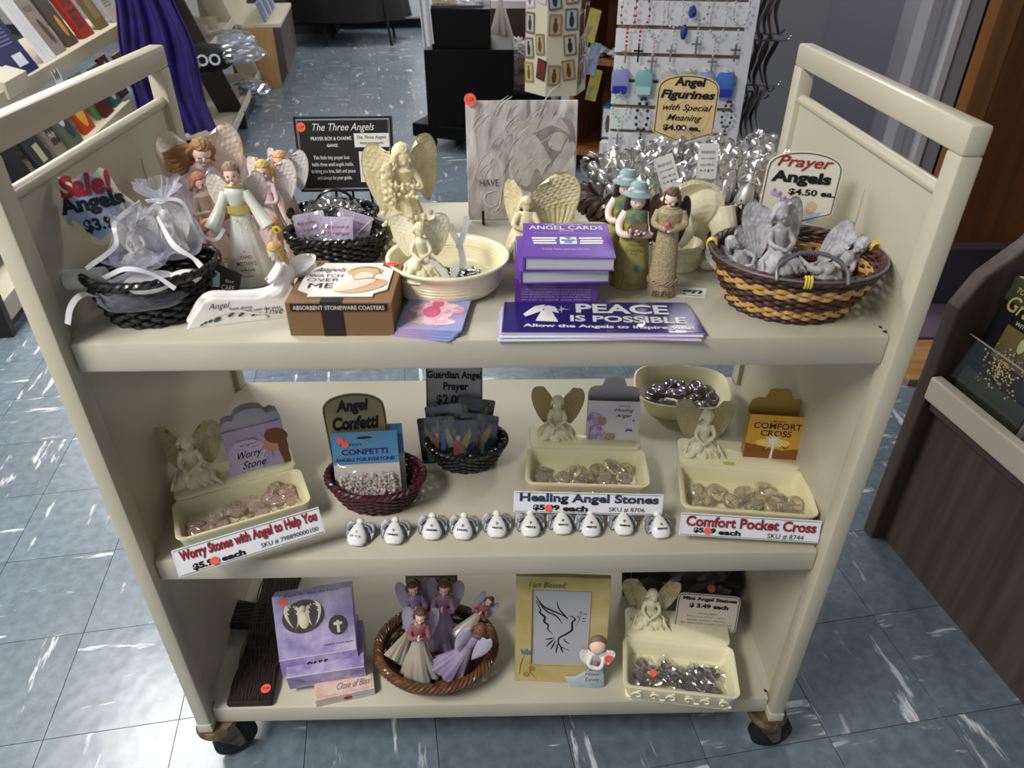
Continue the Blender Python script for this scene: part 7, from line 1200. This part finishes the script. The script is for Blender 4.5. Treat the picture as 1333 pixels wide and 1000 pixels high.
def pray(loc, rot, H, label, gown, bod, group='prayerful angels in the twig basket'):
    t = thing('praying_angel', label, 'figurine', loc, rot, group); m = M(); robe(m, H, .25 * H, 8, .12, waist=.60, sy=.72, sh=.08, wr=.062, train=.05 * H, flare=1.2); obj('gown', m, gown, t, fuse=H / 100, relax=2)
    m = M(); m.add(lathe([(.066 * H, .60 * H), (.082 * H, .70 * H), (.086 * H, .775 * H), (.05 * H, .82 * H), (.03 * H, .84 * H)], 24, sy=.82))
    for s in (-1, 1): m.add(tube(spline([(s * .08 * H, 0, .775 * H), (s * .12 * H, -.05 * H, .62 * H), (s * .015 * H, -.12 * H, .67 * H)], 6), [.034 * H, .036 * H, .028 * H], 10))
    obj('shawl', m, bod, t, fuse=H / 110, relax=1); m = M(); m.add(tube([(0, 0, .82 * H), (0, -.01 * H, .9 * H)], .028 * H, 8)); Q = head(m, (0, -.015 * H, .925 * H), .075 * H, 0, .15); m.add(tube([(0, -.125 * H, .65 * H), (0, -.13 * H, .72 * H)], [.022 * H, .012 * H], 8)); obj('skin', m, SKN, t)
    for s in (-1, 1): obj('eye', M().add(ell((s * .026 * H, -.066 * H, .006 * H), .007 * H, 6, 5), Q), EYE, t)
    m = M(); hairm(m, Q, .081 * H, 'curly', 1.7, locks=10); obj('hair', m, CHB, t, fuse=H / 110, relax=1)
    for s in (-1, 1): put_wing(t, s, .19 * H, .46 * H, LWG, at=(.04 * H, .07 * H, .72 * H), yaw=18, rows=4, cols=3, relief=.4)
    return t
zb = Z3 + .012
pray((.330, .052, zb), (R(-10), R(6), R(0)), .134, 'front praying angel in rose shawl and pale green gown', PGW, ROS)
pray((.368, .108, zb), (R(-8), R(4), R(-6)), .140, 'tallest praying angel in mauve gown, back middle of the basket', LGW, mat('mauve_bodice', '#8f6a80', .4, coat=.3))
pray((.335, .112, zb), (R(-9), R(-3), R(10)), .134, 'praying angel with grey lilac wings at back left', LGW, LGW)
pray((.386, .050, zb + .006), (R(8), R(-26), R(165)), .124, 'praying angel seen from behind leaning right with long lilac wings', LGW, LGW)
pray((.402, .100, zb + .03), (R(-35), R(28), R(-30)), .09, 'praying angel lying down at back right of the basket', PGW, ROS)
pray((.292, .060, zb + .022), (R(-30), R(62), R(25)), .10, 'praying angel lying sideways at the left, pale gown toward the front', PGW, PGW)
t, w_, h_ = cardpx('price_sign', 'cream Prayerful Angels sign behind the twig basket', 'sign', 533, 598, 749, 815, .190, lambda w, h: [(-w / 2, 0), (w / 2, -.05 * h), (w / 2, h), (-w / 2, h)], '#a09672', rz=0, border=True)
L(t, 'Prayerful', w_, h_, -.36, .36, .76, .94, INK, bold=.05); L(t, 'Angels', w_, h_, -.24, .26, .54, .74, INK, bold=.05); L(t, 'each', w_, h_, .20, .42, .30, .44, INK, shear=.3, bold=.01)
# ---- blessed picture frame
pb = G(728, 889, Z3 + .002); pl, pr_ = G(670, 885, Z3), G(786, 892, Z3); w_ = (pr_ - pl).length; h_ = .212
FY = mat('yellow_washed_frame', '#ab9858', .5, n=(20, '#bfae78', .35, .65), bump=(60, .2)); t = thing('framed_print', 'yellow washed photo frame lettered I am Blessed with dove drawing', 'frame'); t.matrix_basis = place(pb.x, pb.y + .002, Z3 + .001, R(-3.5), R(-12)); ww, hh = w_ / 2, h_
x0, x1, z0, z1 = -ww * .64, ww * .60, .036, h_ * .875
obj('frame', M().add(box((-ww, 0, 0), (ww, .010, z0))).add(box((-ww, 0, z1), (ww, .010, hh))).add(box((-ww, 0, z0), (x0, .010, z1))).add(box((x1, 0, z0), (ww, .010, z1))), FY, t, smooth=False); obj('inner_edge', strip([(x0 - .001, z0 - .001), (x1 + .001, z0 - .001), (x1 + .001, z1 + .001), (x0 - .001, z1 + .001)], .001, -.0006), mat('brown_edge', '#8a7348', .5), t, smooth=False)
obj('print', box((x0, .0025, z0), (x1, .004, z1)), mat('white_insert', '#a9a9ae', .35), t, smooth=False); obj('backing', box((-ww + .004, .0045, .004), (ww - .004, .009, hh - .004)), DKH, t, smooth=False); obj('strut', box((-.015, .010, .0), (.015, .012, .10)), DKH, t, smooth=False)
iw, ih = x1 - x0, z1 - z0; U = lambda u, v: (x0 + u * iw, z0 + v * ih)
m = M()
for pts, wd in (([(.05, .92), (.2, .78), (.45, .70), (.62, .64)], .0016), ([(.06, .86), (.25, .72), (.42, .66), (.53, .56)], .0014), ([(.42, .86), (.46, .76), (.58, .66), (.63, .62)], .0013), ([(.06, .84), (.14, .74), (.13, .70), (.22, .64), (.21, .58), (.28, .54), (.28, .48), (.36, .42)], .0018), ([(.64, .66), (.70, .66), (.75, .62), (.70, .58), (.70, .48), (.60, .42), (.48, .36), (.50, .26), (.66, .20)], .0017), ([(.24, .34), (.32, .35), (.40, .37)], .0013), ([(.26, .24), (.32, .29), (.40, .35)], .0014), ([(.34, .20), (.38, .26), (.43, .33)], .0014), ([(.44, .15), (.45, .22), (.47, .30)], .0014), ([(.56, .16), (.53, .22), (.50, .28)], .0014), ([(.56, .36), (.60, .32), (.68, .29)], .001)): m.add(stroke([U(*p) for p in pts], wd, .0022))
obj('dove_drawing', m, INK, t, smooth=False); m = M().add(stroke([U(.77, .54), U(.82, .62), U(.86, .72)], .0006, .0022))
for u, v, r_ in ((.80, .66, 2.2), (.84, .72, 1.2), (.92, .70, .3), (.90, .64, .2), (.90, .60, 0)): m.add(([(p[0], .0022, p[1]) for p in oval(*U(u, v), .0032, .0012, 10, r_)], [tuple(range(10))]))
obj('olive_twig', m, mat('grey_green_ink', '#5d6f66', .5), t, smooth=False); letters(t, 'I am Blessed', -ww * .72, .004, hh * .905, hh * .955, BI, -.0008, shear=.25)
decal(t, 'blue_tulip', [[(-ww * .86, .056), (-ww * .66, .056), (-ww * .62, .068), (-ww * .70, .064), (-ww * .74, .070), (-ww * .80, .064), (-ww * .88, .069)]], mat('slate_blue_print', '#5f7480', .5)); m = M().add(stroke([(-ww * .78, .056), (-ww * .86, .04), (-ww * .90, .014)], .0006, -.0008)).add(stroke([(-ww * .6, .03), (-ww * .66, .02), (-ww * .5, .006)], .0005, -.0008))
obj('stem_drawing', m, mat('olive_ink', '#4f5a3c', .5), t, smooth=False); m = M()
for x, z in ((-ww * .62, .028), (-ww * .74, .015)):
    for r_ in (.0052, .0032): m.add(strip(oval(x, z, r_, r_, 14), .0009, -.0008))
obj('orange_flower', m, mat('orange_flower_ink', '#a8643c', .5), t, smooth=False)
# little angel on the frame
A_ = obj('angel_relief', prism([(-.030, -.004), (.006, -.005), (.012, .002), (.010, .02), (.006, .040), (.007, .052), (-.006, .052), (-.006, .040), (-.012, .022), (-.026, .012), (-.040, .012)], -.006, .001), mat('pale_blue_gown', '#a9b2b8', .45, n=(26, '#7f9cb8', .45, .66)), t, loc=(ww * .80, -.001, .0), smooth=True, bevel=.002)
obj('head', ell((0, -.004, .062), (.0105, .009, .0105), 16, 12), SKN, A_); obj('hair', ell((0, -.001, .065), (.0112, .009, .0105), 16, 12), mat('grey_brown_hair', '#75685c', .5), A_); obj('arm', tube(spline([(-.007, -.006, .050), (-.010, -.009, .036), (.004, -.011, .034), (.009, -.006, .048)], 6), .0026, 8), WRS, A_)
for s in (-1, 1): obj('wing', wing(s, .020, .022, rows=2, cols=4, relief=1.5, nu=14, nv=18), WRS, A_, loc=(s * .003, -.004, .044), rot=(0, R(-s * 10), 0))
obj('rose', ell((-.001, -.011, .040), .0035, 8, 6), MATS['dusky_rose'], A_)
for s, z in (('Faith', .025), ('Hope', .017), ('Love', .009)): letters(A_, s, -.014, .004, z, z + .006, mat('pink_brown_ink', '#8f6460', .5), -.0068, shear=.3)
sticker(A_, .014, .047, .0055, -.010, '')
A_.scale = (1.3, 1.1, 1.35)
# ---- mini statues tray
loc = Vector((.770, .062, Z3)); rz = R(-8); t = tray('statue_tray', 'cream tray with scroll relief holding bagged mini statues', loc, rz, .186, .158, .046, .38, ma=CER)
obj('foot', loops([(rrect(.170, .128, .008, 4, 0, -.006), 0), (rrect(.172, .130, .008, 4, 0, -.006), .006), (rrect(.165, .124, .008, 4, 0, -.006), .009)]), CER, t, ang=60); m = M()
for k in range(6):
    c_ = -.068 + .0272 * k; s = 1 if k % 2 else -1; y = -.0755; q = []
    for j in range(16): a = j / 15 * 5.2; r_ = .0095 * (1 - j / 22); q.append((c_ + s * r_ * cos(a) * .95, y - .0012, .024 + r_ * sin(a) * .9))
    m.add(tube(q, [.0011, .0016, .0011], 6)); m.add(ell((c_ + s * .012, y - .001, .017), (.0035, .0018, .0025), 8, 6)); m.add(ell((c_ - s * .002, y - .001, .035), (.004, .0016, .002), 8, 6))
obj('scroll_relief', m, CER, t)
sit_angel('tray_angel', 'seated ivory angel on the bottom shelf statue tray', local(loc, rz, (-.048, .052, .049)), .082, rz + R(2), CER, 'angels seated on the trays', glit=mat('ivory_wing', '#c4ba94', .5, n=(90, '#a89c72', .4, .7), bump=(400, 1)), wing_w=.56, wing_h=.86, fz=100)
t, w_, h_ = cardpx('price_sign', 'rounded white Mini Angel Statues price sign on the cream tray', 'sign', 876, 957, 774, 823, .105, lambda w, h: rrect(w, h, .010, 4, 0, h / 2), '#bfb3a6', rz=-4, ry=4, tilt=-20)
L(t, 'Mini Angel Statues', w_, h_, -.42, .44, .80, .92, INK, bold=.05); L(t, '$ 3.49 each', w_, h_, -.30, .32, .62, .75, INK, bold=.05)
for k, s in enumerate(('Choose SKU', 'Spring Green & Peach = 925416', 'Lavender & Green = 5R62541X', 'Pale Green & Pale Lavender = 5R62541X', 'Yellow, Lime Green & Green = 5R62541X')): L(t, s, w_, h_, (-.14, -.32, -.30, -.40, -.42)[k], (.14, .30, .32, .42, .42)[k], .47 - .088 * k, .51 - .088 * k, mat('thin_grey_ink', '#4a4340', .5))
s0 = None
for k, (u, v, l, rz_) in enumerate([(-.28, -.14, .3, .2), (-.22, -.26, .5, 1.2), (-.08, -.16, .4, 2.0), (-.02, -.28, .3, .6), (.10, -.18, .7, 1.0), (.14, -.29, .6, 2.4), (.26, -.16, .5, .9), (.28, -.28, .7, 2.2), (.02, -.22, 1.2, .4), (-.30, -.29, .4, .3), (.20, -.23, 1.4, 2.2)]):
    p = local(loc, rz, (u * .186, v * .158, .016 + .010 * l)); rot = (R(80), RS.uniform(-.4, .4), rz_ * 1.7); lb_ = 'bagged mini angel statue in the cream tray, ' + ('far left at the back', 'left near the front rim', 'left of centre at the back', 'centre near the front rim', 'right of centre at the back', 'half buried right of centre', 'far right at the back', 'far right near the front rim', 'lying on top of the heap', 'front left corner', 'uppermost on the right side')[k]
    if s0 is None:
        s0 = thing('mini_statue', lb_, 'figurine', p, rot, 'bagged mini statues in the cream tray'); m = M().add(lathe([(.009, -.018), (.008, -.010), (.004, .004), (.005, .010), (.002, .014)], 16, sy=.8)).add(ell((0, 0, .018), .0042, 10, 8)); obj('body', m, mat('dark_green_statue', '#3f4a44', .35, coat=.3, n=(90, '#6b5a66', .4, .65)), s0)
        for s in (-1, 1): obj('wing', ell((s * .007, .003, .006), (.006, .0015, .010), 10, 6), MATS['dark_green_statue'], s0)
        obj('bag', ell((0, 0, 0), (.017, .010, .026), 26, 20, disp=lambda d: 1 + .35 * (abs(noise.noise(d * 3.4)) * 2 - .3) + .15 * noise.noise(d * 9)), film('statue_bag', '#ffffff', .09, rough=.07, edge=.45), s0, smooth=False)
    else: dup(s0, p, rot, lb_)
p = local(loc, rz, (-.042, -.040, .034)); q = thing('round_sticker', 'round red sticker on the mini statue bags', 'sticker', p, (R(-50), 0, 0)); sticker(q, 0, 0, .006, 0, '')
# ---- things behind the tray
t = thing('black_plaque', 'black framed card standing behind the mini statue tray', 'plaque', Hy(842, 800, .22), (R(-8), 0, R(3))); t.location.z = Z3; obj('frame', box((-.052, 0, 0), (.052, .008, .20)), INK, t, smooth=False); obj('line_print', strip([(-.040, .02), (.046, .02), (.046, .19), (-.040, .19)], .0008), SIL, t, smooth=False); obj('side_card', box((-.050, -.002, .10), (-.032, 0, .19)), mat('grey_blue_card', '#8a9098', .4), t, smooth=False)
m = M().add(tube(spline([(-.052, -.004, .19), (-.058, -.006, .12), (-.054, -.006, .03)], 6), .003, 6)); obj('tassel', m, mat('dark_green_cord', '#1e2c28', .7), t)
t = thing('dark_parcel', 'dark maroon and black parcel in shiny film at the back right', 'parcel', (.830, .255, Z3 + .035), (R(12), 0, R(-12))); obj('parcel', box((-.095, -.05, -.03), (.095, .05, .040)), mat('dark_maroon', '#2a1216', .35, n=(12, '#120a0e', .4, .6)), t, smooth=False, bevel=.006); obj('wrapping', ell((0, 0, .005), (.118, .075, .050), 30, 20, disp=lambda d: 1 + .10 * noise.noise(d * 5)), film('dark_film', '#ffffff', .03, rough=.06, edge=.25), t, smooth=False); sticker(obj('sticker_flap', prism(rrect(.02, .02, .002), 0, .0005), mat('dark_maroon2', '#2a1216', .4), t, loc=(.04, -.056, .03), rot=(R(-40), 0, 0), smooth=False), 0, 0, .007, -.001, '')
